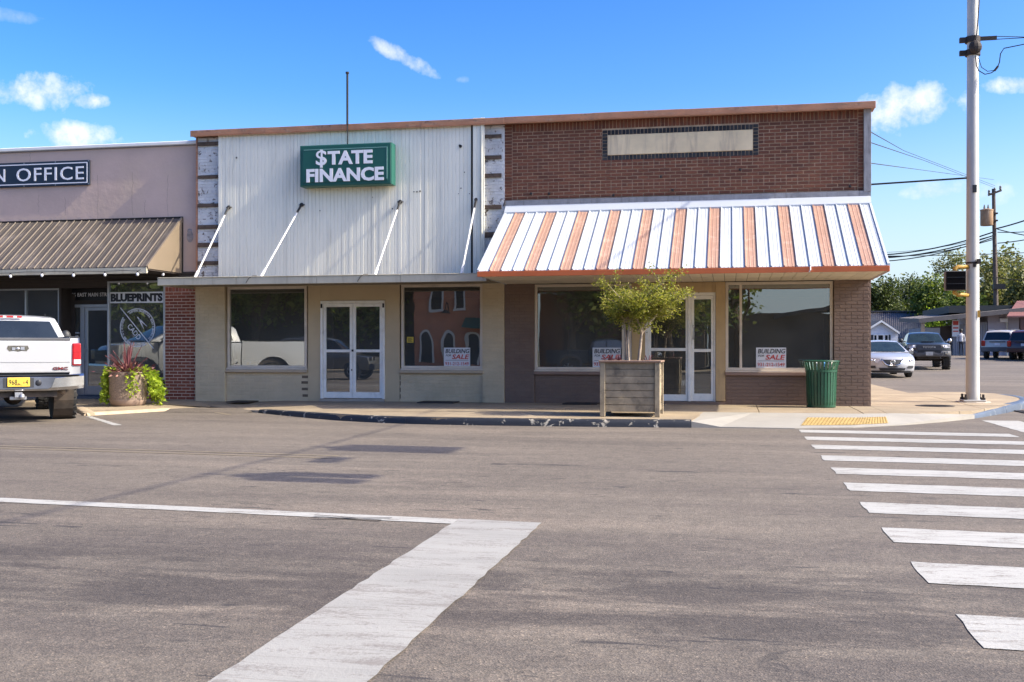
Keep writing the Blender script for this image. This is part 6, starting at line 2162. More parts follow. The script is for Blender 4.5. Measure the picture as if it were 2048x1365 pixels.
# ---- silver saloon coming down the side street
def make_saloon(label, paint):
    t = thing('saloon_car', label, 'car', (0, 0, 0), 0, None, local=True)
    RA, FA = -1.42, 1.40
    hwb = lambda y, z: .905 - max(0, abs(z - .62) - .15) * .12
    hwg = lambda y, z: .84 - (z - 1.0) * .55
    low = [(-2.38, 1.03), (-2.44, .85), (-2.42, .40), (-2.3, .28), (RA - .4, .24)] + arch(RA, .33, .37, 8, .24)[::-1] + arch(FA, .33, .37, 8, .24)[::-1] + [(2.2, .20), (2.40, .26), (2.45, .48), (2.42, .66), (2.28, .80), (1.9, .90), (1.25, 1.0), (-1.7, 1.06)]
    mb = MB()
    shell(mb, low, hwb, 14, nose=.42, tail=.25, crown=.05, belt=.72)
    fixn(build('body', mb, paint, t, bevel=.03, seg=2))
    top = [(-1.85, 1.02), (-1.05, 1.38), (-.6, 1.455), (-.1, 1.475), (.25, 1.45), (.42, 1.41), (1.32, .97)]
    mb = MB()
    shell(mb, top, hwg, 12, crown=.04, belt=1.1)
    fixn(build('roof', mb, paint, t, bevel=.03, seg=2))
    mb = MB()
    across(mb, [(1.26, 1.005), (.85, 1.205), (.47, 1.395)], hwg, -.93, .93, 12, (.012, .010), crown=.035, taper=.03)
    build('windscreen', mb, K['car_glass'], t)
    mb = MB()
    across(mb, [(-1.75, 1.07), (-1.12, 1.355)], hwg, -.88, .88, 8, (-.012, .01), crown=.03, taper=.06)
    build('rear_window', mb, K['car_glass_dark'], t)
    mb = MB()
    side_pane(mb, [(-.02, 1.06), (-.02, 1.41), (.28, 1.39), (1.0, 1.06)], hwg)
    side_pane(mb, [(-.08, 1.06), (-.08, 1.41), (-.62, 1.40), (-1.12, 1.25), (-1.35, 1.08)], hwg)
    build('side_window', mb, K['car_glass_dark'], t)
    build('mirror_hanger', MB().tube([(.0, .5, 1.3), (0, .52, 1.2)], .012, 5).sphere((0, .52, 1.17), .025, .01, .04, 8, 6), K['sign_white'], t)
    nz = lambda s: .42 * abs(s) ** 2.6
    def nose_patch(z0, z1, s0, s1, s2, s3, y0, y1, off=.012, n=6):
        """quad patch on the nose: s0..s1 at height z0, s2..s3 at z1"""
        mb = MB()
        vs = []
        for i in range(n + 1):
            f_ = i / n
            for z, a, b, y in ((z0, s0, s1, y0), (z1, s2, s3, y1)):
                s = a + (b - a) * f_
                vs.append((s * hwb(y, z), y - nz(s) + off, z - .0))
        mb.add(vs, [(2 * i, 2 * i + 2, 2 * i + 3, 2 * i + 1) for i in range(n)])
        return mb
    g = fixn(build('grille', nose_patch(.50, .70, -.30, .30, -.46, .46, 2.452, 2.40, .02, 10), K['plastic'], t))
    mb = MB()
    for sg in (-1, 1):
        mb.tube([(sg * .44 * .9, 2.37, .72), (sg * .30 * .9, 2.46, .52), (sg * .18 * .9, 2.482, .475), (0, 2.485, .47)], [.03, .028, .024, .022], 6)
    build('chrome_vee', mb, K['chrome'], g, smooth=True)
    mb = MB()
    mb.tube([(.085 * math.cos(2 * math.pi * i / 20), 2.478, .60 + .085 * math.sin(2 * math.pi * i / 20)) for i in range(21)], .014, 6, cap=False)
    mb.box(-.10, .10, 2.475, 2.492, .582, .618)
    build('round_badge', mb, K['chrome'], g)
    build('lower_intake', nose_patch(.285, .375, -.52, .52, -.56, .56, 2.44, 2.452, .014, 10), K['black'], t)
    build('number_plate_bracket', nose_patch(.40, .44, -.2, .2, -.2, .2, 2.45, 2.452, .02, 4), K['plastic'], t)
    for sg in (-1, 1):
        a = (.56, .93) if sg > 0 else (-.93, -.56)
        b = (.48, .90) if sg > 0 else (-.90, -.48)
        hl = fixn(build('headlight', nose_patch(.575, .735, a[0], a[1], b[0], b[1], 2.44, 2.36, .02), mat('headlight_lens', (.55, .56, .58), .12, .3, var=.35, scale=25, coat=.6, local=True), t))
        build('lamp', MB().sphere((sg * .66, 2.30, .65), .05, .02, .05, 10, 6).sphere((sg * .755, 2.25, .665), .045, .02, .045, 10, 6), K['chrome'], hl, smooth=True)
        a = (.66, .9) if sg > 0 else (-.9, -.66)
        build('fog_recess', nose_patch(.36, .46, a[0], a[1], a[0] + .03 * sg, a[1], 2.447, 2.452, .016), K['plastic'], t)
        build('mirror', MB().sphere((sg * 1.0, .92, 1.06), .09, .07, .07, 10, 8), paint, t, smooth=True)
        build('tail_light', MB().box(min(sg * .5, sg * .84), max(sg * .5, sg * .84), -2.44, -2.30, .78, .92), mat('tail_red', (.35, .01, .01), .25, local=True), t, bevel=.02)
    build('air_dam', nose_patch(.19, .26, -.8, .8, -.84, .84, 2.38, 2.42, .015, 10), K['plastic'], t)
    for x in (-.79, .79):
        wheel(t, x, RA, .335, .22, .22, False, 8)
        wheel(t, x, FA, .335, .22, .22, False, 8)
    return t
silver = car_paint('silver_paint', (.50, .51, .53), .35, .3)
sal = make_saloon('silver saloon car facing the street, half hidden by the brown corner pier', silver)
sp_ = at_z(1778, 765, 0.05)
sal.location = (at_y(1778, 765, 43.2).x, 43.2 + 2.4, gh(44) + .0)
sal.rotation_euler = (0, 0, math.pi + math.radians(3))

# ---- dark pickup behind it
def make_dark_pickup(label, paint):
    t = thing('pickup_truck', label, 'pickup truck', (0, 0, 0), 0, None, local=True)
    RA, FA = -1.6, 1.63
    hwb = lambda y, z: .93 - max(0, .75 - z) * .1 - max(0, z - 1.15) * .12
    hwg = lambda y, z: .84 - (z - 1.22) * .36
    low = [(-.75, 1.22), (-.75, .62), (FA - .75, .6)] + arch(FA, .50, .50, 9, .6)[::-1] + [(2.42, .60), (2.50, .85), (2.47, 1.10), (2.36, 1.20), (1.2, 1.27)]
    mb = MB()
    shell(mb, low, hwb, 12, nose=.22, crown=.03, belt=1.1)
    fixn(build('body', mb, paint, t, bevel=.03, seg=2))
    bed = [(-2.72, 1.24), (-2.72, .66)] + arch(RA, .50, .50, 9, .62)[::-1] + [(-.77, .62), (-.77, 1.22)]
    mb = MB()
    shell(mb, bed, hwb, 6, tail=.05)
    fixn(build('bed', mb, paint, t, bevel=.02))
    top = [(-.72, 1.22), (-.62, 1.62), (-.4, 1.71), (.1, 1.74), (.5, 1.71), (.66, 1.66), (1.25, 1.22)]
    mb = MB()
    shell(mb, top, hwg, 10, crown=.04, belt=1.4)
    fixn(build('cab', mb, paint, t, bevel=.03, seg=2))
    mb = MB()
    across(mb, [(1.2, 1.265), (.70, 1.645)], hwg, -.93, .93, 10, (.012, .008), crown=.035, taper=.02)
    build('windscreen', mb, K['car_glass'], t)
    mb = MB()
    side_pane(mb, [(-.55, 1.27), (-.48, 1.60), (.05, 1.66), (.05, 1.27)], hwg)
    side_pane(mb, [(.11, 1.27), (.11, 1.66), (.58, 1.63), (1.02, 1.32), (1.02, 1.27)], hwg)
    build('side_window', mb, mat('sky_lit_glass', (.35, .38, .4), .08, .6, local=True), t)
    build('hood_scoop', MB().prism([(-.26, 1.35, 1.275), (.26, 1.35, 1.275), (.30, 2.0, 1.255), (-.30, 2.0, 1.255)], (0, 0, .045)), paint, t, bevel=.015)
    build('scoop_mouth', MB().box(-.24, .24, 2.0, 2.012, 1.262, 1.293), K['black'], t)
    g = build('grille', MB().prism([(-.50, 2.475, 1.12), (.50, 2.475, 1.12), (.56, 2.505, .98), (.48, 2.53, .86), (-.48, 2.53, .86), (-.56, 2.505, .98)], (0, .03, 0)), K['black'], t, bevel=.01)
    mb = MB()
    vs, fs = text_data('TOYOTA', .56, .085, offset=.01, extrude=.004)
    mb.add([(-p[0], 2.548 - p[1] - p[2] * .0, 1.02 + p[2]) for p in vs], fs)
    build('grille_lettering', mb, K['galv'], g)
    mb = MB()
    for i in range(3):
        mb.box(-.48, .48, 2.535, 2.55, .875 + i * .035, .885 + i * .035)
    build('bar', mb, K['grey_plastic'], g)
    build('lower_grille', MB().box(-.5, .5, 2.50, 2.56, .77, .845), K['black'], t)
    build('skid_plate', MB().prism([(-.62, 2.5, .77), (.62, 2.5, .77), (.55, 2.46, .60), (-.55, 2.46, .60)], (0, .06, 0)), K['grey_plastic'], t, bevel=.015)
    mb = MB()
    shell(mb, [(2.30, .84), (2.30, .60), (2.50, .58), (2.58, .68), (2.56, .84)], lambda y, z: .95, 12, nose=.24)
    fixn(build('front_bumper', mb, K['grey_plastic'], t, bevel=.02))
    for sg in (-1, 1):
        x0, x1 = sorted((sg * .58, sg * .90))
        hl = build('headlight', MB().prism([(sg * .56, 2.47, 1.12), (sg * .90, 2.30, 1.13), (sg * .92, 2.28, .99), (sg * .60, 2.50, .98)], (0, .03, 0)), mat('lamp_glass', (.35, .36, .37), .15, .3, coat=.6, local=True), t, bevel=.008)
        build('lamp', MB().box(min(sg * .60, sg * .86), max(sg * .60, sg * .86), 2.49, 2.53, 1.00, 1.03).sphere((sg * .68, 2.49, 1.07), .045, .03, .04, 10, 6), K['sign_white'], hl)
        build('fog_lamp', MB().box(min(sg * .66, sg * .84), max(sg * .66, sg * .84), 2.44, 2.52, .70, .82), K['chrome'], t, bevel=.02)
        build('mirror', MB().sphere((sg * 1.07, 1.0, 1.33), .10, .07, .10, 10, 8).box(min(sg * .85, sg * 1.0), max(sg * .85, sg * 1.0), .98, 1.02, 1.27, 1.31), K['chrome'] if sg < 0 else K['plastic'], t, smooth=True)
        for yy in (RA, FA):
            mb = MB()
            vs = []
            for i in range(11):
                a = math.pi * i / 10
                for rr, xx in ((.50, .91), (.58, .91), (.58, .97), (.50, .97)):
                    vs.append((sg * xx, yy + rr * math.cos(a), .50 + rr * math.sin(a)))
            mb.add(vs, [(i * 4 + k, i * 4 + 4 + k, i * 4 + 4 + (k + 1) % 4, i * 4 + (k + 1) % 4) for i in range(10) for k in range(4)])
            build('fender_flare', mb, K['grey_plastic'], t)
    plate(t, 2.57, .72, 0, K['galv'])
    build('chassis', MB().box(-.5, .5, -2.5, 2.3, .48, .6).tube([(-.7, FA, .44), (.7, FA, .44)], .05, 8).tube([(-.7, RA, .44), (.7, RA, .44)], .06, 8), K['under'], t)
    for x in (-.82, .82):
        wheel(t, x, RA, .43, .30, .23, True)
        wheel(t, x, FA, .43, .30, .23, True)
    return t
dp_ = make_dark_pickup('dark grey pickup truck with hood scoop facing the street behind the silver car', car_paint('dark_grey_paint', (.035, .045, .06), .3, .3))
dp_.location = (at_y(1863, 720, 51.5).x, 51.5 + 2.3, gh(52.5))
dp_.rotation_euler = (0, 0, math.pi + math.radians(-3))
dp_.scale = (1.0, 1.0, 1.0)

# ---- sport utility cars
def make_suv(label, paint, lower, L=4.45, H=1.74):
    t = thing('suv_car', label, 'car', (0, 0, 0), 0, 'cars parked beside the shed', local=True)
    RA, FA = -1.32, 1.32
    hwb = lambda y, z: .90
    hwg = lambda y, z: .86 - (z - 1.05) * .3
    low = [(-2.14, 1.05), (-2.2, .7), (-2.2, .45)] + [(RA - .5, .42)] + arch(RA, .36, .41, 8, .42)[::-1] + arch(FA, .36, .41, 8, .42)[::-1] + [(2.15, .40), (2.22, .6), (2.18, .92), (1.2, 1.05)]
    mb = MB()
    shell(mb, low, hwb, 10, nose=.2, tail=.1)
    fixn(build('body', mb, paint, t, bevel=.03, seg=2))
    top = [(-2.12, 1.05), (-1.96, 1.60), (-1.8, 1.68), (-.8, 1.74), (.1, 1.72), (.35, 1.66), (1.2, 1.05)]
    mb = MB()
    shell(mb, top, hwg, 10, crown=.04, belt=1.2)
    fixn(build('roof', mb, paint, t, bevel=.03, seg=2))
    mb = MB()
    across(mb, [(-2.10, 1.12), (-1.97, 1.58)], hwg, -.9, .9, 8, (-.012, 0), crown=.02, taper=.03)
    build('rear_window', mb, K['car_glass_dark'], t)
    mb = MB()
    across(mb, [(1.13, 1.11), (.42, 1.62)], hwg, -.92, .92, 8, (.012, .008), crown=.03)
    build('windscreen', mb, K['car_glass_dark'], t)
    mb = MB()
    for a, b in ((-1.85, -.95), (-.88, .0), (.07, .95)):
        k = 1.6 if b < .5 else 1.2
        side_pane(mb, [(a, 1.12), (a + (.1 if a < -1.5 else 0), 1.6), (min(b, .4), 1.6), (b, 1.14), (b, 1.12)], hwg)
    build('side_window', mb, K['car_glass_dark'], t)
    build('rear_bumper', MB().box(-.91, .91, -2.28, -2.05, .42, .70), lower, t, bevel=.04, seg=2)
    build('front_bumper', MB().box(-.88, .88, 2.0, 2.26, .40, .66), lower, t, bevel=.05, seg=2)
    build('plate_bar', MB().box(-.45, .45, -2.215, -2.19, .98, 1.03), K['plastic'], t)
    plate(t, -2.225, .86)
    for sg in (-1, 1):
        x0, x1 = sorted((sg * .70, sg * .905))
        build('tail_light', MB().box(x0, x1, -2.20, -2.02, .76, 1.08), mat('tail_red', (.35, .02, .01), .25, local=True), t, bevel=.02)
        x0, x1 = sorted((sg * .5, sg * .86))
        build('headlight', MB().box(x0, x1, 2.02, 2.17, .78, .94), K['chrome'], t, bevel=.02)
        build('roof_rail', MB().tube([(sg * .62, -1.7, 1.71), (sg * .62, .0, 1.76)], .02, 5), K['plastic'], t)
        build('mirror', MB().sphere((sg * 1.0, .85, 1.12), .09, .06, .08, 10, 8), paint, t, smooth=True)
    for x in (-.78, .78):
        wheel(t, x, RA, .36, .24, .23, False, 5)
        wheel(t, x, FA, .36, .24, .23, False, 5)
    return t
gold = car_paint('pale_gold_paint', (.52, .47, .41), .2, .35)
suv = make_suv('pale gold sport utility car with dark tinted rear glass and grey bumper', gold, K['grey_plastic'])
HS = math.radians(-24)
suv.location = (at_y(2010, 725, 70).x, 70, gh(70))
suv.rotation_euler = (0, 0, HS)
maroon = car_paint('dark_maroon_paint', (.07, .022, .018), .1, .35)
s2 = make_suv('dark maroon sport utility car parked right beside the pale gold one', maroon, maroon)
s2.location = (at_y(2062, 730, 68).x, 68, gh(68))
s2.rotation_euler = (0, 0, HS)
redp = car_paint('brown_red_paint', (.16, .05, .035), .1, .35)
s3_ = make_suv('brown-red car at the frame edge beyond the dark maroon one', redp, redp)
s3_.location = (at_y(2092, 735, 66).x + .2, 66, gh(66))
s3_.rotation_euler = (0, 0, HS)
greyp = car_paint('grey_car_paint', (.10, .095, .09), .3, .3)
s4 = make_suv('grey sport utility car on the main street, seen only mirrored in the double door', greyp, K['plastic'])
s4['group'] = 'cars seen mirrored in the shop glass'
s4.location = (-16.2, 1.6, 0)
s4.rotation_euler = (0, 0, math.radians(-92))
s5 = make_saloon('dark blue saloon car seen only mirrored in the shop entrance', car_paint('dark_blue_paint', (.02, .03, .06), .3, .3))
s5['group'] = 'cars seen mirrored in the shop glass'
s5.location = (-31.5, 9.0, 0)
s5.rotation_euler = (0, 0, math.radians(-60))
s6 = dup(dp_, (-5.6, -5.6, 0), math.radians(-95), 'dark pickup truck across the street, seen only mirrored in the brown shop window', 'cars seen mirrored in the shop glass')

# ------------------------------------------------------------------ the person by the shed
pp = at_y(1922, 709, 76)
gz = gh(76)
person = thing('person', 'person in pale top and dark trousers standing in front of the grey shed', 'person', (pp.x, 76, gz))
me = bpy.data.meshes.new('person_body')
V = [(0, 0, .95), (0, 0, 1.15), (0, 0, 1.38), (0, 0, 1.5), (0, -.01, 1.64), (.09, 0, .88), (.12, -.03, .50), (.14, .02, .06), (.14, -.14, .03), (-.09, 0, .88), (-.10, .02, .50), (-.11, .05, .06), (-.11, -.11, .03),
     (.19, 0, 1.40), (.25, .02, 1.14), (.22, -.08, .90), (-.19, 0, 1.40), (-.25, .03, 1.14), (-.24, -.06, .90), (.21, -.11, .81), (-.24, -.1, .81)]
E_ = [(0, 1), (1, 2), (2, 3), (3, 4), (0, 5), (5, 6), (6, 7), (7, 8), (0, 9), (9, 10), (10, 11), (11, 12), (2, 13), (13, 14), (14, 15), (2, 16), (16, 17), (17, 18), (15, 19), (18, 20)]
rad = [.15, .14, .15, .055, .10, .10, .065, .045, .035, .10, .065, .045, .035, .06, .045, .034, .06, .045, .034, .03, .03]
me.from_pydata(V, E_, [])
po = bpy.data.objects.new('body', me)
C.objects.link(po)
po.parent = person
sk = po.modifiers.new('skin', 'SKIN')
sk.use_smooth_shade = True
for i, v in enumerate(me.skin_vertices[0].data):
    v.radius = (rad[i], rad[i] * .8)
    v.use_root = (i == 0)
ss = po.modifiers.new('sub', 'SUBSURF')
ss.levels = ss.render_levels = 1
m, n_, l_, b_ = new_mat('person_clothes')
oc = N(n_, 'ShaderNodeTexCoord').outputs['Object']
sp3 = N(n_, 'ShaderNodeSeparateXYZ')
l_.new(oc, sp3.inputs[0])
l_.new(ramp(n_, l_, M(n_, l_, 'DIVIDE', sp3.outputs[2], 1.8), [(0, (.03, .03, .03)), (.04, (.02, .022, .03)), (.53, (.025, .028, .04)), (.535, (.42, .42, .44)), (.845, (.4, .4, .42)), (.85, (.16, .09, .06))]), b_.inputs['Base Color'])
n_.active = b_
for node in n_:
    if node.type == 'VALTORGB':
        node.color_ramp.interpolation = 'CONSTANT'
b_.inputs['Roughness'].default_value = .8
me.materials.append(m)
WO[po.name] = Vector((pp.x, 76, gz))
mb = MB().sphere((pp.x, 76.02, gz + 1.70), .13, .14, .12, 10, 8)
build('hair', mb, mat('dark_hair', (.015, .012, .01), .7), person, smooth=True)

# ------------------------------------------------------------------ buildings beyond the side street
def pane_win(parent, x0, x1, z0, z1, y, m=None):
    f = build('window', MB().box(x0 - .06, x0, y - .05, y, z0 - .06, z1 + .06).box(x1, x1 + .06, y - .05, y, z0 - .06, z1 + .06).box(x0, x1, y - .05, y, z1, z1 + .06).box(x0, x1, y - .05, y, z0 - .06, z0), m or K['white_frame'], parent)
    build('pane', MB().quad((x0, y - .02, z0), (x1, y - .02, z0), (x1, y - .02, z1), (x0, y - .02, z1)), K['car_glass_dark'], f)
    return f
HYD = 96.0
hz = .8
hL, hR = at_y(1722, 660, HYD), at_y(1798, 667, HYD)
hP = at_y(1762, 643, HYD)
hz_e = hR.z
h = thing('white_house', 'small white gabled house front with dark shutters half hidden by the brown pier', 'house', (hP.x, HYD, hz))
K['white_wall'] = mat('white_clapboard', (.68, .70, .74), .7, var=.04)
K['roof_dark'] = mat('dark_shingle', (.05, .05, .055), .85, var=.2)
build('wall', MB().prism([(hL.x, HYD, hz), (hR.x - .1, HYD, hz), (hR.x - .1, HYD, hz_e), (hP.x, HYD, hP.z - .1), (hL.x, HYD, hz_e)], (0, 6, 0)), K['white_wall'], h)
bd_ = MB()
for i in range(int((hz_e - hz) / .18)):
    bd_.box(hL.x, hR.x - .1, HYD - .02, HYD - .001, hz + i * .18, hz + i * .18 + .165)
build('clapboard', bd_, K['white_wall'], h, kind='stuff')
for a, b in ((hL, hP), (hR, hP)):
    build('roof_slope', MB().prism([(a.x, HYD - .3, hz_e), (b.x, HYD - .3, hP.z), (b.x, HYD - .3, hP.z + .14), (a.x, HYD - .3, hz_e + .14)], (0, 6.5, 0)), K['roof_dark'], h)
    build('barge_board', MB().prism([(a.x, HYD - .36, hz_e - .09), (b.x, HYD - .36, hP.z - .09), (b.x, HYD - .36, hP.z + .1), (a.x, HYD - .36, hz_e + .1)], (0, .05, 0)), K['white_frame'], h)
for px0, px1 in ((1748.5, 1753), (1756.5, 1766), (1770, 1775.5)):
    a, b = at_y(px0, 683, HYD - .05), at_y(px1, 671, HYD - .05)
    pane_win(h, a.x, b.x, a.z, b.z, HYD - .03)
for px0, px1 in ((1742, 1747), (1776.5, 1781)):
    a, b = at_y(px0, 683, HYD - .05), at_y(px1, 670, HYD - .05)
    build('shutter', MB().box(a.x, b.x, HYD - .07, HYD - .022, a.z, b.z), mat('shutter_dark', (.015, .025, .035), .6), h)

RY = 104.0
ra, rb_ = at_y(1690, 625, RY + 9), at_y(1861, 624, RY + 9)
rc, rd = at_y(1690, 678, RY), at_y(1861, 680, RY)
h = thing('metal_roof_building', 'long low building with a grey ribbed metal roof behind the white house', 'building', ((ra.x + rb_.x) / 2, RY, hz))
build('wall', MB().box(rc.x + .3, rd.x - .3, RY + .6, RY + 17, hz, rc.z), K['white_wall'], h)
K['grey_roof'] = mat('grey_metal_roof', (.10, .105, .115), .6, .1, var=.1, scale=.6, dirt=(.15, .11, .09), dirt_amt=.5, dirt_scale=.3)
build('roof', MB().quad((rc.x, RY, rc.z), (rd.x, RY, rc.z), (rb_.x, RY + 9, rb_.z), (ra.x, RY + 9, rb_.z)).quad((rc.x, RY + 18, rc.z), (ra.x, RY + 9, rb_.z), (rb_.x, RY + 9, rb_.z), (rd.x, RY + 18, rc.z)), K['grey_roof'], h)
nrib = 44
for i in range(nrib):
    f_ = (i + .5) / nrib
    p0 = Vector((rc.x + (rd.x - rc.x) * f_, RY - .02, rc.z))
    p1 = Vector((ra.x + (rb_.x - ra.x) * f_, RY + 9, rb_.z))
    build('roof_rib', MB().add([p0 + Vector((-.04, 0, 0)), p0 + Vector((.04, 0, 0)), p1 + Vector((.04, 0, 0)), p1 + Vector((-.04, 0, 0)), p0 + Vector((-.03, 0, .09)), p0 + Vector((.03, 0, .09)), p1 + Vector((.03, 0, .09)), p1 + Vector((-.03, 0, .09))], [(4, 5, 6, 7), (0, 4, 7, 3), (1, 2, 6, 5), (0, 1, 5, 4)]), K['grey_roof'], h)
build('ridge_cap', MB().box(ra.x, rb_.x, RY + 8.5, RY + 9.5, rb_.z + .02, rb_.z + .12), K['grey_roof'], h)

SY = 79.0
sg_ = gh(SY)
s_a, s_b = at_y(1838, 645, SY - 1.5), at_y(2060, 622, SY - 1.5)
h = thing('shed', 'long grey lean-to shed with worn boards and an open dark bay', 'shed', (at_y(1900, 699, SY).x, SY, sg_))
xw = [at_y(p, 699, SY).x for p in (1846, 1880, 1905, 1937, 1974)]
K['shed_wall'] = mat('grey_shed_wall', (.33, .33, .36), .85, var=.15, scale=.6, dirt=(.2, .19, .19), dirt_amt=.6, dirt_scale=.8, streak=True)
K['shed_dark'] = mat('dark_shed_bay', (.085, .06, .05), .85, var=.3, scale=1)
rzf = lambda x: s_a.z + (s_b.z - s_a.z) * (x - s_a.x) / (s_b.x - s_a.x)
build('wall', MB().box(xw[0], xw[1], SY, SY + 6, sg_, rzf(xw[0]) - .4), K['shed_wall'], h)
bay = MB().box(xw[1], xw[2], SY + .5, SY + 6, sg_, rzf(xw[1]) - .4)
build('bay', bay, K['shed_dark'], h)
nb_ = 22
for i in range(nb_):
    a, b = xw[2] + (xw[4] - xw[2]) * i / nb_, xw[2] + (xw[4] - xw[2]) * (i + 1) / nb_
    build('board', MB().box(a + .015, b - .015, SY - .03 + R.uniform(-.02, .02), SY + .1, sg_, rzf(a) - .42), K['shed_wall'] if i % 5 else K['trim_wood'], h)
build('wall', MB().box(xw[2], xw[4], SY + .11, SY + 6, sg_, rzf(xw[2]) - .42), K['shed_wall'], h)
build('roof', MB().prism([(s_a.x, SY - 1.5, s_a.z - .05), (s_b.x, SY - 1.5, s_b.z - .05), (s_b.x, SY - 1.5, s_b.z + .25), (s_a.x, SY - 1.5, s_a.z + .25)], (0, 9, .3)), mat('shed_roof_edge', (.15, .13, .115), .8, var=.2), h)
build('post', MB().box(s_a.x + .15, s_a.x + .4, SY - 1.4, SY - 1.15, sg_, s_a.z - .06), mat('tan_post', (.3, .22, .15), .8), h)
sgx = at_y(1911, 652, SY - .2)
g = thing('wall_notice', 'white and red notice board fixed on the shed boards near the person', 'sign', (sgx.x, SY - .1, sgx.z - .5))
build('board', MB().box(sgx.x - .2, sgx.x + .25, SY - .14, SY - .08, sgx.z - .75, sgx.z + .4), K['poster'], g)
build('heading', MB().box(sgx.x - .15, sgx.x + .2, SY - .15, SY - .141, sgx.z + .05, sgx.z + .33), K['red'], g)
build('print_line', MB().box(sgx.x - .15, sgx.x + .2, SY - .15, SY - .141, sgx.z - .2, sgx.z - .1).box(sgx.x - .15, sgx.x + .2, SY - .15, SY - .141, sgx.z - .42, sgx.z - .34), K['red'], g)
ww0, ww1 = at_y(1975, 699, SY).x + .02, at_y(2130, 699, SY).x
wz = at_y(2000, 626, SY).z
h = thing('lilac_workshop', 'pale lilac painted low workshop with a dark flat roof behind the parked cars', 'building', ((ww0 + ww1) / 2, SY, sg_))
K['lilac'] = mat('lilac_wall', (.40, .38, .45), .8, var=.07)
build('wall', MB().box(ww0, ww1, SY + .02, SY + 10, sg_, wz), K['lilac'], h)
build('roof', MB().box(ww0 - 2.6, ww1, SY - .4, SY + 10, wz + .002, wz + .5), mat('dark_roof_edge', (.03, .035, .035), .7), h)
build('pipe', MB().tube([(ww0 + 1.2, SY - .1, sg_), (ww0 + 1.2, SY - .1, wz)], .06, 6), K['galv'], h)
build('vent', MB().tube([(ww0 - 1, SY + 1, wz + .5), (ww0 - 1, SY + 1, wz + 1.1), (ww0 - .7, SY + 1, wz + 1.2), (ww0 - .5, SY + .8, wz + 1.0)], .12, 6), K['galv'], h)
q = at_y(2006, 642, SY)
build('wall_lamp', MB().box(q.x - .25, q.x + .25, SY - .3, SY, q.z - .1, q.z + .15), K['sign_white'], h)
ma, mb_ = at_y(2014, 635, SY - 2), at_y(2034, 605, SY)
build('awning', MB().prism([(ma.x, SY - 2, ma.z), (ma.x + 8, SY - 2, ma.z), (ma.x + 8, SY, mb_.z), (mb_.x, SY, mb_.z)], (0, 0, .1)), mat('dull_red_roof', (.20, .085, .08), .7, var=.1), h)
build('awning_post', MB().box(ma.x + .9, ma.x + 1.3, SY - 1.8, SY - 1.4, sg_, ma.z), mat('dark_brick_post', (.1, .05, .04), .8), h)
build('side_strip', MB().box(-3, 4.2, 84, 84.5, .5, 1.0), K['concrete'], h) if False else None

# trees beyond
def tr(label, pxc, pytop, pxw, Y, leafm, seed, kind='leafy_tree', nt=420, base_py=650, per=14, leaf=.34, lumps=9, twig=1.2):
    c = at_y(pxc, 699, Y)
    top = at_y(pxc, pytop, Y).z
    w = (at_y(pxc + pxw, 699, Y).x - at_y(pxc - pxw, 699, Y).x) / 2
    b = at_y(pxc, base_py, Y).z
    tree(kind, label, (c.x, Y, gh(Y)), top - gh(Y), w, w * .8, max(1.0, b - gh(Y)), leafm, leaf, nt, per, seed, 'trees beyond the side street', .25, None, lumps, twig)
tr('dark dense tree rising behind the grey metal roof beside the brick corner', 1762, 560, 62, 128, K['leaf_oak'], 41, 'dark_tree', 520)
tr('dark round tree behind the roof, next to the first dark tree', 1822, 562, 52, 132, K['leaf_oak'], 42, 'dark_tree', 460)
tr('bright green bushy tree behind the end of the grey metal roof', 1884, 556, 50, 112, K['leaf_green'], 43, 'leafy_tree', 480, 655)
tr('feathery thin tree top showing beside the walk signal box', 1905, 505, 36, 140, K['leaf_olive'], 44, 'thin_tree', 190, 620, 12, .3)
tr('olive green tree between the steel pole and the utility pole', 1972, 515, 44, 104, K['leaf_olive'], 45, 'leafy_tree', 430, 650)
tr('tall olive green tree behind the wooden utility pole', 2016, 503, 42, 108, K['leaf_olive'], 46, 'leafy_tree', 430, 650)
tr('spreading olive tree at the frame edge above the lilac workshop', 2068, 545, 46, 100, K['leaf_olive'], 47, 'leafy_tree', 460, 650)
tr('low green shrubby tree just behind the shed roof', 1930, 590, 40, 100, K['leaf_green'], 48, 'leafy_tree', 420, 680)
tr('small light green tree at the grey roof edge', 1867, 622, 12, 99, K['leaf_lime'], 49, 'small_tree', 90, 660, 12, .25, 4, .6)
hl = thing('treeline', 'far low wood closing the view behind the roofs', 'woodland', (70, 170, .8))
hl['kind'] = 'stuff'
pts = NR.uniform(-1, 1, size=(36000, 3)) * np.array([150, 5, 2.4]) + np.array([70, 170, 3.4])
pts[:, 2] += np.sin(pts[:, 0] * .35) * .9 + np.sin(pts[:, 0] * .9) * .5
leaf_cloud('foliage', pts, .75, K['leaf_oak'], hl, .8, .1, 77)

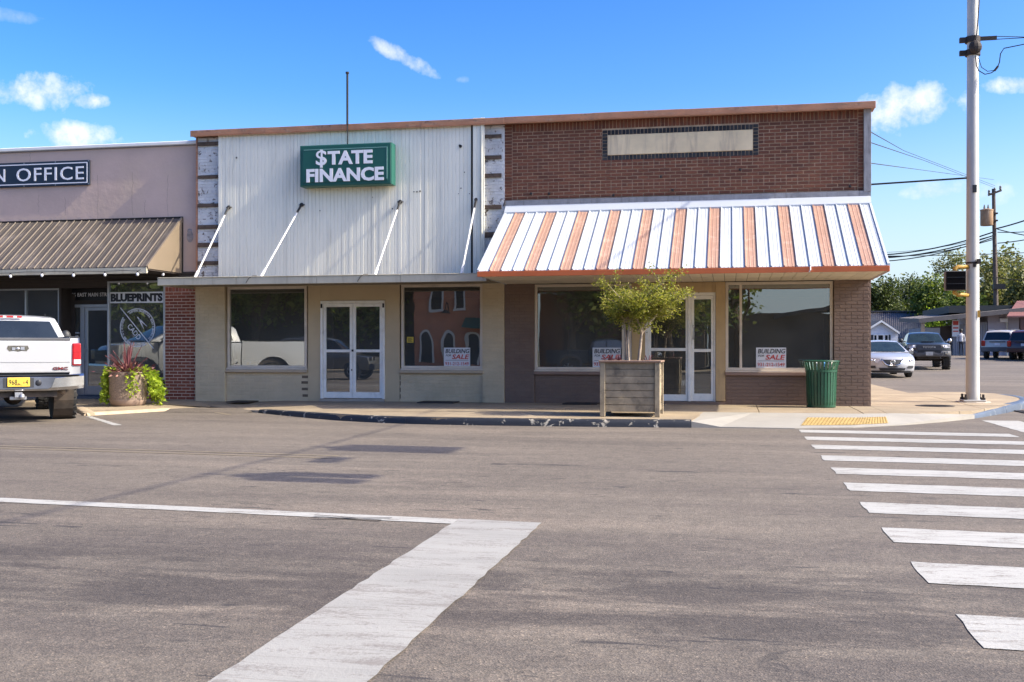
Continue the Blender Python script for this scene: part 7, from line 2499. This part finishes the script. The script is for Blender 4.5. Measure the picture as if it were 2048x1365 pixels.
# ------------------------------------------------------------------ the far side of the street: what the shop glass mirrors
walk2 = MB().box(-60, 60, -14.0, -9.2, -.02, .13)
struct(build('far_pavement', walk2, K['walk']))
ob0, ob1, oy = -17.3, -12.6, -14.02
h = thing('orange_brick_building', 'orange brick building with white framed windows, seen only mirrored in the shop glass', 'building', ((ob0 + ob1) / 2, oy, .1))
K['orange_brick'] = mat('orange_brick_wall', (.44, .17, .09), .85, var=.12, scale=2, dirt=(.33, .12, .07), dirt_amt=.5, bump=.004, bscale=12)
K['pale_trim'] = mat('pale_window_trim', (.6, .57, .5), .7, var=.06)
build('wall', MB().box(ob0, ob1, oy - 12, oy, .1, 9.0), K['orange_brick'], h)
build('cornice', MB().box(ob0 - .1, ob1 + .1, oy - 12, oy + .2, 9.001, 9.4), K['pale_trim'], h)
for i in range(3):
    x = ob1 - .6 - i * 1.32
    f = build('window', MB().box(x - .36, x + .36, oy + .001, oy + .10, 3.35, 3.5).box(x - .34, x - .24, oy + .001, oy + .08, 3.501, 6.4).box(x + .24, x + .34, oy + .001, oy + .08, 3.501, 6.4).box(x - .36, x + .36, oy + .001, oy + .08, 6.401, 6.55), K['pale_trim'], h)
    build('pane', MB().quad((x + .28, oy + .03, 3.5), (x - .28, oy + .03, 3.5), (x - .28, oy + .03, 6.4), (x + .28, oy + .03, 6.4)), K['black_panel'], f)
    x2 = x - .66
    prof = []
    for k in range(13):
        a = math.pi * k / 12
        prof.append((x2 + .30 * math.cos(a), 1.75 + .38 * math.sin(a)))
    out = [(x2 + .42 * (p[0] - x2) / .30, 1.75 + (p[1] - 1.75) * 1.3) for p in prof]
    mb = MB()
    o2 = [(x2 + .42, .5)] + out + [(x2 - .42, .5)]
    i2 = [(x2 + .30, .5)] + prof + [(x2 - .30, .5)]
    mb.add([(a, oy + .07, z) for a, z in o2] + [(a, oy + .07, z) for a, z in i2], [(k, k + 1, len(o2) + k + 1, len(o2) + k) for k in range(len(o2) - 1)])
    f = build('arched_window', mb, K['pale_trim'], h)
    build('pane', MB().add([(a, oy + .03, z) for a, z in i2], [tuple(range(len(i2)))]), K['black_panel'], f)
    if i % 2 == 0:
        build('gooseneck_lamp', MB().tube([(x + .7, oy + .01, 3.2), (x + .7, oy + .25, 3.75), (x + .7, oy + .6, 3.8), (x + .7, oy + .8, 3.5)], .03, 6).lathe([(.06, .25), (.30, .0)], (x + .7, oy + .8, 3.2), 12), K['black_iron'], h)
build('awning', MB().prism([(ob1 - 1.6, oy + .01, 3.0), (ob1 - 1.6, oy + 1.1, 2.45), (ob1 - 1.6, oy + .01, 2.45)], (1.7, 0, 0)), K['sign_green'], h)
for i, (x, y, hh_, r_) in enumerate(((-34, -17, 10, 4.5), (-21.5, -16.5, 9, 3.2), (-28.5, -18, 9, 3.6), (-8.5, -15, 9.5, 3.6), (-3.2, -17, 10.5, 3.9), (.6, -24, 9.5, 2.6))):
    tree('street_tree', ('large dark tree past the orange building end, seen only mirrored in the glass', 'leafy tree close beside the orange building, mirrored in the double door', 'dark tree beside the orange building, seen only mirrored in the glass', 'dark leafy tree at the orange building corner, seen only mirrored in the glass',
                         'tall leafy tree mirrored in the brown shop window beside its for sale poster', 'spreading tree across the street mirrored beside the sky in the corner window')[i],
         (x, y, .1), hh_, r_, r_ * .85, 2.2, K['leaf_green'], .36, 430, 15, 60 + i, 'trees across the street mirrored in the shop glass', .28)
h = thing('sky_block_shop', 'dark brick shop added across the street to hide low sky in the mirrored views', 'building', (-6, -21, .1))  # added block, keeps bright sky out from under the mirrored trees
build('wall', MB().box(-11.5, -1.5, -30, -21.5, .1, 4.6), mat('dark_far_wall', (.10, .075, .06), .85, var=.1), h)
build('roof', MB().prism([(-11.8, -21.2, 4.6), (-1.2, -21.2, 4.6), (-1.2, -26, 7.0), (-11.8, -26, 7.0)], (0, 0, .2)), K['roof_dark'], h)
h3 = thing('low_roof_shop', 'low shop with a long sloping roof, seen only mirrored in the corner window', 'building', (12, -24, .1))
build('wall', MB().box(-1.3, 24, -32, -24, .1, 3.4), mat('dark_low_wall', (.09, .07, .055), .85, var=.1), h3)  # wall lengthened past the roof to cover the pale horizon in the mirrored view
build('roof', MB().prism([(2.6, -23.4, 3.0), (24.5, -23.4, 7.4), (24.5, -23.4, 7.7), (2.6, -23.4, 3.3)], (0, -9, 0)), K['roof_dark'], h3)
h2 = thing('sky_block_store', 'long dark store added across the street to darken the mirrored views', 'building', (-45, -20, .1))  # added backdrop, closes bright sky gaps between the mirrored trees
build('wall', MB().box(-70, -17.9, -32, -19.5, .1, 7.5), mat('dark_store_wall', (.07, .065, .06), .85, var=.1), h2)
build('parapet', MB().box(-70.2, -17.7, -32, -19.3, 7.501, 7.9), K['roof_dark'], h2)
build('window', MB().box(-10, -8, -21.5, -21.45, 1.0, 2.8).box(-5, -3, -21.5, -21.45, 1.0, 2.8), K['black_panel'], h)
